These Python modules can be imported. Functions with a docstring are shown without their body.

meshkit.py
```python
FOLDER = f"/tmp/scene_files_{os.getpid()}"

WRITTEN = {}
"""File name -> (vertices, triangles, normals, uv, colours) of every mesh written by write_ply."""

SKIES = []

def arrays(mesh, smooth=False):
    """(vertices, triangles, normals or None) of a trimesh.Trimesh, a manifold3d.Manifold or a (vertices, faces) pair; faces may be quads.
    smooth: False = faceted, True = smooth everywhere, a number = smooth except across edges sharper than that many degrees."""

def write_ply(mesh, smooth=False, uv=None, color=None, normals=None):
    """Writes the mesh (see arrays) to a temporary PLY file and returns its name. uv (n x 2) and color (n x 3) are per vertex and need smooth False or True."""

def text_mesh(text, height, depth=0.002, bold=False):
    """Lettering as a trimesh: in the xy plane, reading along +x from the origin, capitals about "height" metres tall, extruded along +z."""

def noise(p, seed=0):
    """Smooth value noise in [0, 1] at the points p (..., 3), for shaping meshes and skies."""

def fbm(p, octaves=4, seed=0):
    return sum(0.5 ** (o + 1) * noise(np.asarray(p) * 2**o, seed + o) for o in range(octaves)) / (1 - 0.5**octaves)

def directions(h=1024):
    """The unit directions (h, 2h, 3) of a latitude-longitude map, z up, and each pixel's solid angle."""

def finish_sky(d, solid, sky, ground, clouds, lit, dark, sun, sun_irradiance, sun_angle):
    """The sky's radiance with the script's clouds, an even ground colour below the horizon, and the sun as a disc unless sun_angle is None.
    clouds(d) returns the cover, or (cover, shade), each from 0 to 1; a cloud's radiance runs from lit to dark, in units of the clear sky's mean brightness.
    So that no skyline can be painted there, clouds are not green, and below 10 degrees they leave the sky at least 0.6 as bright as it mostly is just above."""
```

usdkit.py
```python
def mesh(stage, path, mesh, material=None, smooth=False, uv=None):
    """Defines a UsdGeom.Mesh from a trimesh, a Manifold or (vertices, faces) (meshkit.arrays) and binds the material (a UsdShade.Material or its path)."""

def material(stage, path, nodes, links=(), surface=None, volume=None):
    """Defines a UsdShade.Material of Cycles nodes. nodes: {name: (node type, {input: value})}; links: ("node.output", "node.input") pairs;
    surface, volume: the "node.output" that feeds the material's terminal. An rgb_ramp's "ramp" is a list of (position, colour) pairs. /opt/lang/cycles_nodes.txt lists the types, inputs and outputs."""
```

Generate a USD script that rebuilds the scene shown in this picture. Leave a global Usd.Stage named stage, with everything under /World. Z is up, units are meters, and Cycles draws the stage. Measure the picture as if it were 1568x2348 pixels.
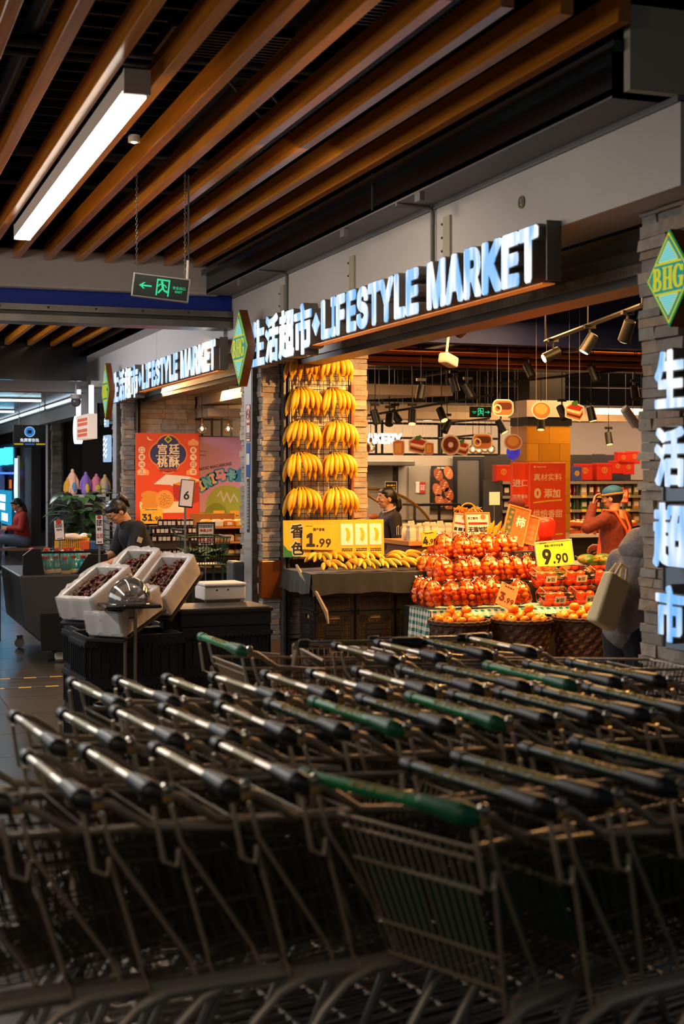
import math, random, glob
import numpy as np, trimesh, usdkit, meshkit
import manifold3d as m3
from manifold3d import Manifold
from shapely.geometry import Polygon, box as sbox, Point, LineString, MultiPolygon
from shapely import affinity, union_all, box as vbox
from pxr import Usd, UsdGeom, UsdLux, UsdShade, Gf, Sdf, Vt

stage = Usd.Stage.CreateInMemory()
UsdGeom.SetStageUpAxis(stage, 'Z'); UsdGeom.SetStageMetersPerUnit(stage, 1.0)
stage.DefinePrim('/World', 'Xform'); stage.SetDefaultPrim(stage.GetPrimAtPath('/World'))
stage.DefinePrim('/World/Looks', 'Scope')

# ------------------------------------------------------------------ camera
# world: +Y runs along the storefront away from us, +X goes into the shop, z up
FPX, HOR, EYE, YAW = 3261.0, 1085.0, 1.76, math.radians(19.49)
SN, CS = math.sin(YAW), math.cos(YAW)
cam = UsdGeom.Camera.Define(stage, '/World/camera')
cam.CreateHorizontalApertureAttr(36.0 * 1568 / 2348); cam.CreateVerticalApertureAttr(36.0)
cam.CreateFocalLengthAttr(FPX * 36.0 / 2348)
cam.CreateVerticalApertureOffsetAttr(-(1174 - HOR) * 36.0 / 2348)
cam.CreateFStopAttr(3.2); cam.CreateFocusDistanceAttr(12.0)
cam.CreateExposureAttr(0.0)
cam.CreateClippingRangeAttr(Gf.Vec2f(0.05, 500))
cx = UsdGeom.Xformable(cam)
cx.AddTranslateOp().Set(Gf.Vec3d(0, 0, EYE)); cx.AddRotateXYZOp().Set(Gf.Vec3f(90, 0, -math.degrees(YAW)))

# ------------------------------------------------------------------ light
dome = UsdLux.DomeLight.Define(stage, '/World/ambient_dome')          # the dim light of the wide mall hall around us
dome.CreateIntensityAttr(0.028); dome.CreateColorAttr(Gf.Vec3f(0.80, 0.9, 1.0))

def rect_light(name, loc, w, h, color, power, rx=0, ry=0, rz=0, spread=None):
    l = UsdLux.RectLight.Define(stage, '/World/' + name)
    l.CreateWidthAttr(w); l.CreateHeightAttr(h); l.CreateIntensityAttr(power); l.CreateColorAttr(Gf.Vec3f(*color))
    x = UsdGeom.Xformable(l); x.AddTranslateOp().Set(Gf.Vec3d(*loc)); x.AddRotateXYZOp().Set(Gf.Vec3f(rx, ry, rz))
    if spread:
        s = UsdLux.ShapingAPI.Apply(l.GetPrim()); s.CreateShapingConeAngleAttr(spread); s.CreateShapingConeSoftnessAttr(.4)
    return l
WARM, AMBER, COOL = (1.0, 0.55, 0.22), (1.0, 0.50, 0.16), (0.85, 0.93, 1.0)
# lighting of the shop: rows of warm ceiling panels over the sales floor
rect_light('shop_light_a', (5.0, 9.6, 3.35), .9, 2.2, AMBER, 42)
rect_light('shop_light_b', (6.9, 10.6, 3.35), .9, 2.6, AMBER, 24)
rect_light('shop_light_c', (6.0, 12.5, 3.35), 1.6, 1.2, WARM, 16)
rect_light('shop_light_d', (9.4, 16.0, 3.2), 2.4, 2.4, WARM, 14)
rect_light('shop_light_e', (5.2, 16.6, 3.2), 1.6, 2.2, WARM, 9)
rect_light('bakery_light', (8.0, 18.75, 2.55), 5.0, .5, (1.0, .68, .40), 15, rx=50)
rect_light('bakery_light_b', (12.3, 18.3, 2.6), 3.5, .5, (1.0, .66, .48), 13, rx=50)
# mall hall: ceiling luminaires in front of and beside the picture
rect_light('hall_light_a', (-0.9, 9.0, 3.4), .4, 7.0, (1.0, .95, .88), 22)
rect_light('opposite_shop_glow', (-2.6, 10.6, 2.4), 1.0, 10.0, (1.0, .98, .95), 3.5, ry=-100)
rect_light('hall_light_e', (-1.5, 1.6, 2.7), .5, .8, (1.0, .80, .58), 10, ry=-58)
rect_light('hall_light_b', (-0.3, 0.9, 3.5), .8, 1.2, (1.0, .72, .45), 2.2)
rect_light('hall_light_d', (0.8, 27.0, 2.85), 2.0, 6.0, (.95, .95, 1.0), 4.5)
rect_light('hall_light_c', (1.0, 16.6, 3.2), .3, 4.0, (.95, .95, 1.0), 34, ry=-30)

# ------------------------------------------------------------------ helpers
def at(x, y, X=None, Y=None, Z=None, d=None):
    """The point of the world plane X=, Y= or Z= (or at depth d) seen at photograph pixel x, y."""
    p, q = (x - 784) / FPX, (HOR - y) / FPX
    dx, dy = SN + p * CS, CS - p * SN
    t = X / dx if X is not None else Y / dy if Y is not None else (Z - EYE) / q if Z is not None else d
    return np.array([dx * t, dy * t, EYE + q * t])

def lin(h):
    if not isinstance(h, str): return tuple(h)
    v = [int(h[i:i + 2], 16) / 255 for i in (1, 3, 5)]
    return tuple(x / 12.92 if x <= .04045 else ((x + .055) / 1.055) ** 2.4 for x in v)

MATS = {}
def mat(name, col='#808080', rough=.5, metal=0, noise=None, bump=None, emit=0, ecol=None, spec=.5, coat=0, trans=0, alpha=1, sheen=0, sss=0):
    """principled material; noise=(scale, colour2, lo, hi[, stretch]) mixes a second colour, bump=(scale, strength)"""
    if name in MATS: return MATS[name]
    inp = dict(base_color=lin(col), roughness=rough, metallic=float(metal), specular_ior_level=float(spec))
    if coat: inp['coat_weight'] = float(coat)
    if trans: inp['transmission_weight'] = float(trans)
    if alpha != 1: inp['alpha'] = float(alpha)
    if sheen: inp['sheen_weight'] = float(sheen)
    if emit: inp['emission_strength'] = float(emit); inp['emission_color'] = lin(ecol or col)
    nodes, links = {'p': ('principled_bsdf', inp)}, []
    if noise or bump: nodes['tc'] = ('texture_coordinate', {})
    if noise:
        sc, c2, lo, hi = noise[:4]; st = noise[4] if len(noise) > 4 else (1, 1, 1)
        nodes['mp'] = ('mapping', {'scale': st}); nodes['nz'] = ('noise_texture', {'scale': float(sc), 'detail': 4.0})
        nodes['rp'] = ('rgb_ramp', {'ramp': [(lo, lin(col)), (hi, lin(c2))]})
        links += [('tc.object', 'mp.vector'), ('mp.vector', 'nz.vector'), ('nz.fac', 'rp.fac'), ('rp.color', 'p.base_color')]
    if bump:
        nodes['bn'] = ('noise_texture', {'scale': float(bump[0]), 'detail': 3.0}); nodes['bp'] = ('bump', {'strength': float(bump[1]), 'distance': .01})
        links += [('tc.object', 'bn.vector'), ('bn.fac', 'bp.height'), ('bp.normal', 'p.normal')]
    MATS[name] = usdkit.material(stage, '/World/Looks/' + name, nodes, links, surface='p.BSDF')
    return MATS[name]

def film(name, tint, gloss=.12, base=.04, rough=.12):
    """thin clear plastic or glass: a pane one can look through, with reflections at grazing angles"""
    if name in MATS: return MATS[name]
    n = {'t': ('transparent_bsdf', {'color': lin(tint)}), 'g': ('glossy_bsdf', {'color': (1, 1, 1), 'roughness': rough}),
         'd': ('diffuse_bsdf', {'color': (.8, .8, .8)}), 'f': ('fresnel', {'IOR': 1.38}), 'm': ('math', {'math_type': 'multiply_add', 'value2': 1.0, 'value3': gloss}),
         'x': ('mix_closure', {}), 'y': ('mix_closure', {'fac': base})}
    MATS[name] = usdkit.material(stage, '/World/Looks/' + name, n, [('f.fac', 'm.value1'), ('m.value', 'x.fac'), ('t.BSDF', 'x.closure1'), ('g.BSDF', 'x.closure2'),
                                                                  ('x.closure', 'y.closure1'), ('d.BSDF', 'y.closure2')], surface='y.closure')
    return MATS[name]

COUNT = {}
def numbered(parent, name):
    k = (parent, name); n = COUNT.get(k, 0); COUNT[k] = n + 1
    return name if n == 0 else f'{name}_{n:03d}'

def keys(prim, label=None, cat=None, group=None, kind=None):
    for k, v in (('label', label), ('category', cat), ('group', group), ('kind', kind)):
        if v: prim.SetCustomDataByKey(k, v)

def xform(prim, loc, rot=(0, 0, 0), scale=None):
    x = UsdGeom.Xformable(prim); x.ClearXformOpOrder()
    x.AddTranslateOp().Set(Gf.Vec3d(*map(float, loc)))
    x.AddRotateXYZOp().Set(Gf.Vec3f(*map(float, rot)))
    s = scale if scale is not None else 1.0
    x.AddScaleOp().Set(Gf.Vec3f(*(map(float, s) if np.ndim(s) else (float(s),) * 3)))

def thing(name, label=None, cat=None, loc=(0, 0, 0), rz=0, group=None, kind=None, rot=None):
    p = '/World/' + numbered('/World', name)
    x = UsdGeom.Xform.Define(stage, p); xform(x.GetPrim(), loc, rot if rot is not None else (0, 0, rz))
    keys(x.GetPrim(), label, cat, group, kind)
    return p

def part(parent, name, mesh, material, label=None, smooth=False, kind=None):
    p = parent + '/' + numbered(parent, name)
    m = usdkit.mesh(stage, p, mesh, material, smooth)
    keys(m.GetPrim(), label, None, None, kind)
    return p

def solo(name, mesh, material, label, cat, group=None, kind=None, smooth=False, loc=(0, 0, 0), rz=0, rot=None):
    """a thing that is one mesh"""
    p = '/World/' + numbered('/World', name)
    m = usdkit.mesh(stage, p, mesh, material, smooth); xform(m.GetPrim(), loc, rot if rot is not None else (0, 0, rz))
    keys(m.GetPrim(), label, cat, group, kind)
    return p

def copy(src, loc, rot=(0, 0, 0), label=None, group=None, scale=None, cat=None):
    sp = stage.GetPrimAtPath(src); base = src.rsplit('/', 1)[1]
    if base[-4:-3] == '_' and base[-3:].isdigit(): base = base[:-4]
    p = '/World/' + numbered('/World', base)
    if sp.IsA(UsdGeom.Mesh):
        x = UsdGeom.Mesh.Define(stage, p).GetPrim()
        x.GetReferences().AddInternalReference(src)
    else:
        x = UsdGeom.Xform.Define(stage, p).GetPrim()
        x.GetReferences().AddInternalReference(src); x.SetInstanceable(True)
    xform(x, loc, rot, scale)
    cd = sp.GetCustomData()
    keys(x, label or cd.get('label'), cat or cd.get('category'), group or cd.get('group'))
    return p

# ---- meshes
def cat_(ms): return trimesh.util.concatenate([m for m in ms if m is not None])
def bx(cx_, cy, cz, sx, sy, sz, rz=0):
    m = trimesh.creation.box((sx, sy, sz))
    if rz: m.apply_transform(trimesh.transformations.rotation_matrix(math.radians(rz), (0, 0, 1)))
    m.apply_translation((cx_, cy, cz)); return m
def bb(x0, x1, y0, y1, z0, z1): return bx((x0 + x1) / 2, (y0 + y1) / 2, (z0 + z1) / 2, abs(x1 - x0), abs(y1 - y0), abs(z1 - z0))
def rbox(cx_, cy, cz, sx, sy, sz, r=.01, seg=8):
    r = min(r, .49 * min(sx, sy, sz)); s = Manifold.sphere(r, seg)
    pts = [s.translate((a * (sx / 2 - r), b * (sy / 2 - r), c * (sz / 2 - r))) for a in (-1, 1) for b in (-1, 1) for c in (-1, 1)]
    return tm(Manifold.batch_hull(pts).translate((cx_, cy, cz)))
def tm(man):
    m = man.to_mesh(); return trimesh.Trimesh(m.vert_properties[:, :3], m.tri_verts, process=False)
def tube(pts, r, n=6, closed=False, cap=True):
    P = np.asarray(pts, float); k = len(P); R = np.full(k, r) if np.ndim(r) == 0 else np.asarray(r, float)
    T = np.zeros_like(P)
    if closed: T = np.roll(P, -1, 0) - np.roll(P, 1, 0)
    else: T[1:-1] = P[2:] - P[:-2]; T[0] = P[1] - P[0]; T[-1] = P[-1] - P[-2]
    T /= np.linalg.norm(T, axis=1, keepdims=True) + 1e-12
    ref = np.array([0, 0, 1.0]) if abs(T[0][2]) < .9 else np.array([1.0, 0, 0])
    a = np.linspace(0, 2 * math.pi, n, endpoint=False); V = []
    u = np.cross(T[0], ref); u /= np.linalg.norm(u)
    for i in range(k):
        u = u - T[i] * (u @ T[i]); u /= np.linalg.norm(u) + 1e-12
        w = np.cross(T[i], u); V.append(P[i] + R[i] * (np.cos(a)[:, None] * u + np.sin(a)[:, None] * w))
    V = np.vstack(V); F = []
    for i in range(k if closed else k - 1):
        j = (i + 1) % k
        for q in range(n):
            A, B, C, D = i * n + q, i * n + (q + 1) % n, j * n + (q + 1) % n, j * n + q
            F += [(A, B, C), (A, C, D)]
    if cap and not closed:
        F += [(0, q + 1, q) for q in range(1, n - 1)]; o = (k - 1) * n
        F += [(o, o + q, o + q + 1) for q in range(1, n - 1)]
    return trimesh.Trimesh(V, F, process=False)
def cyl(p0, p1, r, n=16, r2=None): return tube([p0, p1], [r, r if r2 is None else r2], n)
def lathe(profile, n=24, centre=(0, 0, 0)):
    """profile [(radius, z)] turned round z"""
    pr = np.array(profile, float); a = np.linspace(0, 2 * math.pi, n, endpoint=False); k = len(pr)
    V = np.vstack([np.c_[pr[:, 0] * math.cos(t), pr[:, 0] * math.sin(t), pr[:, 1]] for t in a]) + np.array(centre); F = []
    for i in range(n):
        j = (i + 1) % n
        for q in range(k - 1):
            A, B, C, D = i * k + q, j * k + q, j * k + q + 1, i * k + q + 1
            F += [(A, B, C), (A, C, D)]
    return trimesh.Trimesh(V, F, process=False)
def ball(c, r, sub=2):
    m = trimesh.creation.icosphere(sub, 1.0); m.apply_scale(r if np.ndim(r) == 0 else list(r)); m.apply_translation(c); return m
def mv(m, t=(0, 0, 0), rx=0, ry=0, rz=0, s=None):
    m = m.copy()
    if s is not None: m.apply_scale(s)
    for a, ax in ((rx, (1, 0, 0)), (ry, (0, 1, 0)), (rz, (0, 0, 1))):
        if a: m.apply_transform(trimesh.transformations.rotation_matrix(math.radians(a), ax))
    m.apply_translation(t); return m
def extr(shape, h):
    gs = [g for g in getattr(shape, 'geoms', [shape]) if g.geom_type == 'Polygon' and g.area > 1e-9]
    return trimesh.util.concatenate([trimesh.creation.extrude_polygon(g, h, engine='earcut') for g in gs])

# ---- flat shapes; boards are made standing: x to the right, z up, the front facing -y
FONTS = {}
def txt(s, h, x=0, z=0, font='cjk', bold=2, sx=1.0, anchor='m', tol=.6):
    """the outline of a text: capitals about h tall, its anchor (l, m, r) and middle height at x, z"""
    from PIL import Image, ImageDraw, ImageFont
    key = (s, font, bold, tol)
    if key not in FONTS:
        f = ImageFont.truetype(glob.glob('/opt/blender-*/*/datafiles/fonts/' + ('Noto Sans CJK*' if font == 'cjk' else 'Inter*'))[0], 96)
        x0, y0, x1, y1 = f.getbbox(s, anchor='ls', stroke_width=bold)
        im = Image.new('L', (x1 - x0 + 8, y1 - y0 + 8))
        ImageDraw.Draw(im).text((4 - x0, 4 - y0), s, 255, f, anchor='ls', stroke_width=bold)
        on = np.pad(np.asarray(im) > 127, ((0, 0), (1, 1))).astype(np.int8)
        rows, starts = np.nonzero(np.diff(on, axis=1) == 1); ends = np.nonzero(np.diff(on, axis=1) == -1)[1]
        sh = union_all(vbox(starts, -rows - 1, ends, -rows)).buffer(.6).buffer(-.6).simplify(tol)
        FONTS[key] = affinity.translate(sh, -4 + x0, 4 - y0 )
    sh = FONTS[key]; b = sh.bounds
    k = h / (b[3] - b[1])
    sh = affinity.scale(sh, k * sx, k, origin=(0, 0)); b = sh.bounds
    ox = {'l': b[0], 'm': (b[0] + b[2]) / 2, 'r': b[2]}[anchor]
    return affinity.translate(sh, x - ox, z - (b[1] + b[3]) / 2)
def rc(x, z, w, h, r=0):
    return sbox(x - w / 2 + r, z - h / 2 + r, x + w / 2 - r, z + h / 2 - r).buffer(r) if r else sbox(x - w / 2, z - h / 2, x + w / 2, z + h / 2)
def ci(x, z, r, sx=1): return affinity.scale(Point(x, z).buffer(r, 10), sx, 1)
def pg(*p): return Polygon(p)
def ln(p, w): return LineString(p).buffer(w / 2, 4)
def upright(m, y=0):
    """extruded xy shape -> standing in xz, its front face at y (towards -y)"""
    v = np.array(m.vertices); w = v[:, 2].copy(); hmax = w.max()
    return trimesh.Trimesh(np.c_[v[:, 0], y + hmax - w, v[:, 1]], m.faces, process=False)
def slab_of(shape, th, y=0): return upright(extr(shape, th), y)
def prt(parent, name, shapes, material, y, th=.0015, label=None):
    """flat print: shapes as a thin layer whose front is at y"""
    if not isinstance(shapes, (list, tuple)): shapes = [shapes]
    return part(parent, name, cat_([slab_of(s, th, y) for s in shapes]), material, label)
def scribble(x, z, w, h, rows, seed=0, gap=.45):
    """small print far too small to read: broken dashes in rows"""
    rg = random.Random(seed); out = []; rh = h / rows
    for r in range(rows):
        t = x - w / 2; zz = z + h / 2 - (r + .5) * rh
        while t < x + w / 2:
            l = rg.uniform(.5, 1.6) * rh; l = min(l, x + w / 2 - t)
            if l > .1 * rh: out.append(sbox(t, zz - rh * (1 - gap) / 2, t + l, zz + rh * (1 - gap) / 2))
            t += l + .3 * rh
    return MultiPolygon(out)
ORD = ['first', 'second', 'third', 'fourth', 'fifth', 'sixth', 'seventh', 'eighth', 'ninth', 'tenth', 'eleventh', 'twelfth', 'thirteenth', 'fourteenth', 'fifteenth',
       'sixteenth', 'seventeenth', 'eighteenth', 'nineteenth', 'twentieth']
# ------------------------------------------------------------------ materials of the setting
rnd = random.Random(7)
tile_m = [mat(f'floor_tile_{i}', c, .22, noise=(3, c2, .35, .7), spec=.5) for i, (c, c2) in enumerate([('#453e34', '#3d372e'), ('#494238', '#413b31'), ('#413a31', '#3b352c')])]
grout = mat('floor_grout', '#2e2a26', .8)
black = mat('matt_black', '#0a0a0b', .6); gloss_black = mat('gloss_black', '#08090b', .16, spec=.6)
void_m = mat('dark_void', '#060708', .9)
duct_m = mat('dark_duct', '#1c1f23', .5); pipe_m = mat('dark_pipe', '#34373c', .4, metal=.5)
wood_m = [mat(f'slat_wood_{i}', c, .24, noise=(6, c2, .3, .75, (8, .35, 8)), spec=.5) for i, (c, c2) in enumerate([('#b86c18', '#96520e'), ('#c0741e', '#9e5812'), ('#ae6414', '#8c4a0c')])]
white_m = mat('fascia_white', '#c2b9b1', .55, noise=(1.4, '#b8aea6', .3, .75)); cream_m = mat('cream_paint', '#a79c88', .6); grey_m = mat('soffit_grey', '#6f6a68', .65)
white_far = mat('white_plaster', '#b8b2b0', .6)
steel_m = mat('brushed_steel', '#8d8780', .38, metal=.85, noise=(3, '#6e6963', .3, .8, (1, 12, 1))); steel_dark = mat('shutter_steel', '#5a554f', .42, metal=.6, noise=(4, '#3e3a36', .35, .75, (1, .3, 6)))
blue_m = mat('deep_blue_paint', '#0a2f9a', .5); blue_dark = mat('shop_blue_paint', '#0c1c52', .6)
stone_m = [mat(f'ledger_stone_{i}', c, .85, noise=(14, c2, .3, .75), bump=(60, .6)) for i, (c, c2) in enumerate([('#a3968a', '#83766b'), ('#b5a898', '#94877a'), ('#948b84', '#78706a'), ('#aa9480', '#8a7462'), ('#9d968f', '#857c72')])]
mortar_m = mat('stone_backing', '#3b342e', .9)
copper_m = mat('copper_panel', '#9a5a2c', .3, metal=.8, noise=(2, '#7a441f', .3, .8)); plinth_m = mat('plinth_tan', '#8a6448', .4)

# ------------------------------------------------------------------ floor
fl = thing('floor', 'grey polished stone tile floor of the mall walkway', 'floor', kind='structure')
part(fl, 'slab', bb(-8, 16, -4, 50, -.12, -.006), grout)
for j in range(25):
    for i in range(5):
        x0, y0 = -.4 + .8 * i, 1 + .8 * j
        part(fl, 'tile', bb(x0 + .003, x0 + .797, y0 + .003, y0 + .797, -.006, 0), rnd.choice(tile_m))
fp = tile_m[0]
part(fl, 'shop_tile', bb(3.6, 15, 3, 22, -.006, -.001), mat('shop_floor', '#453c33', .35))
part(fl, 'far_tile', bb(-8, 3.6, 21, 48, -.006, 0), tile_m[1]); part(fl, 'near_tile', bb(-8, -.4, -4, 21, -.006, 0), tile_m[1]); part(fl, 'near_tile', bb(-.4, 3.6, -4, 1, -.006, 0), tile_m[2])
tp = thing('floor_tape', 'line of black and yellow dashed tape stuck on the floor tiles', 'floor tape', (0, 12.4, 0))
tpy, tpk = mat('tape_yellow', '#b98f1e', .5), mat('tape_black', '#151412', .5)
for k in range(12):
    part(tp, 'dash', bb(.95 + .11 * k, .95 + .11 * k + .105, 0, .05, .0005, .002), tpy if k % 2 else tpk)
    part(tp, 'dash', bb(.95 + .11 * k, .95 + .11 * k + .105, -.55, -.50, .0005, .002), tpk if k % 2 else tpy)

# ------------------------------------------------------------------ ceiling of the mall: dark void, ducts, wooden slats
ce = thing('ceiling', 'open black ceiling void behind hanging wooden slats', 'ceiling', kind='structure')
part(ce, 'deck', bb(-8, 3.6, -4, 21, 5.0, 5.1), void_m)
part(ce, 'void_side', bb(3.45, 3.6, 5.3, 21, 3.42, 5.1), void_m)
part(ce, 'void_end', bb(-8, 3.6, 20.95, 21.05, 3.2, 5.1), void_m); part(ce, 'void_end', bb(-8, 3.6, 12.78, 12.9, 3.72, 5.1), void_m)
for k in range(30): part(ce, 'louver_bar', bb(-3, 3.4, 5.4 + .24 * k, 5.43 + .24 * k, 4.36, 4.42), duct_m)
for x, z, r in ((.2, 4.15, .16), (2.4, 4.2, .12), (1.0, 4.2, .05), (1.15, 4.2, .03), (2.75, 4.02, .04)):
    part(ce, 'duct' if r > .1 else 'pipe', cyl((x, 4.5, z), (x, 12.7, z), r, 14), duct_m if r > .1 else pipe_m, smooth=50)
for y, z, r in ((6.3, 4.06, .05), (7.9, 4.12, .035), (8.1, 4.12, .025), (10.3, 4.08, .06), (11.6, 4.1, .03)):
    part(ce, 'pipe', cyl((-3, y, z), (3.3, y, z), r, 10), pipe_m, smooth=50)
for (x, y) in ((1.9, 7.0), (2.6, 6.2)):
    part(ce, 'vent_grille', cat_([bb(x - .3, x + .3, y + .05 * k, y + .05 * k + .015, 4.0, 4.05) for k in range(10)] + [bb(x - .32, x - .3, y, y + .5, 4.0, 4.06), bb(x + .3, x + .32, y, y + .5, 4.0, 4.06)]), pipe_m)
part(ce, 'cable_ladder', cat_([cyl((2.0 + .1 * a, 7.6, 3.95), (2.9 + .1 * a, 9.4, 4.05), .012) for a in (0, 2)] + [cyl((2.0 + .06 * k, 7.6 + .12 * k, 3.95 + .0067 * k), (2.2 + .06 * k, 7.6 + .12 * k, 3.95 + .0067 * k), .008) for k in range(0, 16, 2)]), pipe_m)
for k in range(13):
    x = 3.05 - .266 * k
    part(ce, 'slat', rbox(x, (5.13 + 12.57) / 2, 3.685, .062, 12.57 - 5.13, .13, .004, 4), wood_m[k % 3])
for k in range(9):
    x = 3.02 - .30 * k
    part(ce, 'slat', rbox(x, (13.3 + 19.4) / 2, 3.535, .062, 6.1, .12, .004, 4), wood_m[(k + 1) % 3])
# black glossy bulkheads that run beside the slats, and the pale boxing
t1 = thing('trim_1', 'glossy black side panel beside the wooden ceiling slats', 'bulkhead', kind='structure')
part(t1, 'panel', bb(3.147, 3.2, 5.3, 12.58, 3.39, 4.4), gloss_black); part(t1, 'panel', bb(3.1, 3.147, 5.3, 12.58, 3.55, 3.60), gloss_black)
part(t1, 'panel', bb(3.12, 3.2, 12.99, 20.3, 3.36, 4.4), gloss_black); part(t1, 'panel', bb(-4, 3.2, 19.5, 19.6, 3.02, 3.62), gloss_black)
part(t1, 'seam_strip', bb(3.139, 3.149, 8.3, 8.32, 3.40, 3.75), black)
t2 = thing('trim_2', 'cream boxed-in end of the fascia at the upper right corner', 'bulkhead', kind='structure')
part(t2, 'end_face', bb(3.147, 5.2, 5.25, 5.4, 3.38, 3.74), cream_m); part(t2, 'upper_bar', bb(1.5, 5.2, 5.2, 5.3, 3.77, 4.3), duct_m)
t3 = thing('trim_3', 'white bulkhead across the walkway with a blue band and shutter rail under it', 'bulkhead', kind='structure')
part(t3, 'bulkhead', rbox(-.4, 12.65, 3.55, 7.36, .14, .34, .02), white_m)
part(t3, 'blue_band', bb(-4, 3.42, 12.74, 12.8, 3.24, 3.42), blue_m)
part(t3, 'shutter_rail', bb(-4, 3.42, 12.66, 12.92, 3.19, 3.245), steel_m); part(t3, 'shutter_rail', bb(-4, 3.42, 12.70, 12.90, 3.15, 3.19), steel_dark); part(t3, 'shutter_rail', bb(-4, 3.42, 12.64, 12.94, 3.09, 3.15), steel_m)
for k in range(6): part(t3, 'screw', ball((.9 + .42 * k, 12.66, 3.22), .011, 1), steel_dark)
t4 = thing('trim_4', 'white bulkhead across the far end of the slatted ceiling', 'bulkhead', kind='structure')
part(t4, 'bulkhead', bb(-4, 3.4, 20.8, 21.0, 2.94, 3.32), white_far)
# ceiling beyond: flat wooden boards and linear lights
c2 = thing('ceiling_far', 'low brown board ceiling over the far walkway', 'ceiling', kind='structure')
for k in range(16): part(c2, 'board', bb(-3 + .4 * k, -3 + .4 * k + .39, 21, 44, 2.93, 2.97), wood_m[k % 3])
lamp_far = mat('far_lamp_glow', '#dff6ff', .4, emit=5.5, ecol='#c8f2ff')
for x0, x1, y, lb in ((1.3, 2.97, 22.4, 'nearer'), (1.6, 3.04, 26.6, 'farther')):
    l = thing('ceiling_light', f'{lb} thin linear ceiling light over the far walkway', 'ceiling light', (0, y, 2.87), group=None)
    part(l, 'housing', bb(x0, x1, -.06, .06, .03, .06), white_far); part(l, 'tube', bb(x0 + .01, x1 - .01, -.05, .05, 0, .03), lamp_far)

# ------------------------------------------------------------------ wall_right: the shop front's fascia over both bays
wr = thing('wall_right', 'pale fascia wall over the shop front', 'wall', kind='structure')
for a, b in ((5.26, 7.895), (7.905, 10.895), (10.905, 12.58)): part(wr, 'fascia_panel', bb(3.4, 3.43, a, b, 2.994, 3.36), white_m)
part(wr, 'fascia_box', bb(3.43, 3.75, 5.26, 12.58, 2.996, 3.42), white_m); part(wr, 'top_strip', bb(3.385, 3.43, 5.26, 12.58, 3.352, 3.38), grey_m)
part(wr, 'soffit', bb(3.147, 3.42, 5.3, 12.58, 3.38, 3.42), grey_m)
for a, b in ((12.99, 15.9), (15.91, 18.9), (18.91, 20.8)): part(wr, 'fascia_panel', bb(3.4, 3.43, a, b, 2.994, 3.36), white_far)
part(wr, 'fascia_box', bb(3.43, 3.75, 12.58, 20.8, 2.996, 3.42), white_far); part(wr, 'soffit', bb(3.12, 3.42, 12.99, 20.8, 3.36, 3.42), white_far)
part(wr, 'corner_strip', bb(3.40, 3.47, 12.93, 12.99, 2.9, 3.4), white_far)
for y in (11.03, 9.37, 7.72): part(wr, 'bracket', bb(3.385, 3.42, y - .05, y + .05, 2.9, 3.28), cream_m)
for y, z in ((7.72, 3.24), (7.72, 3.16), (7.72, 3.08), (9.37, 3.24), (9.37, 3.15), (11.03, 3.22), (11.03, 3.12)): part(wr, 'rivet', ball((3.385, y + .06, z), .008, 1), steel_dark)
for y in (10.9, 7.93): part(wr, 'conduit', tube([(3.385, y, 2.95), (3.385, y, 3.34), (3.37, y, 3.365), (3.15, y, 3.37)], .012, 8), grey_m, smooth=50)
for y in (11.5, 8.9, 7.6): part(wr, 'clip', bb(3.15, 3.18, y - .04, y + .04, 3.33, 3.38), grey_m)
nb = thing('number_plate', 'small round number 1 plate on the white fascia', 'sign', (3.4, *at(1197, 464, X=3.4)[1:]), -90)
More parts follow.
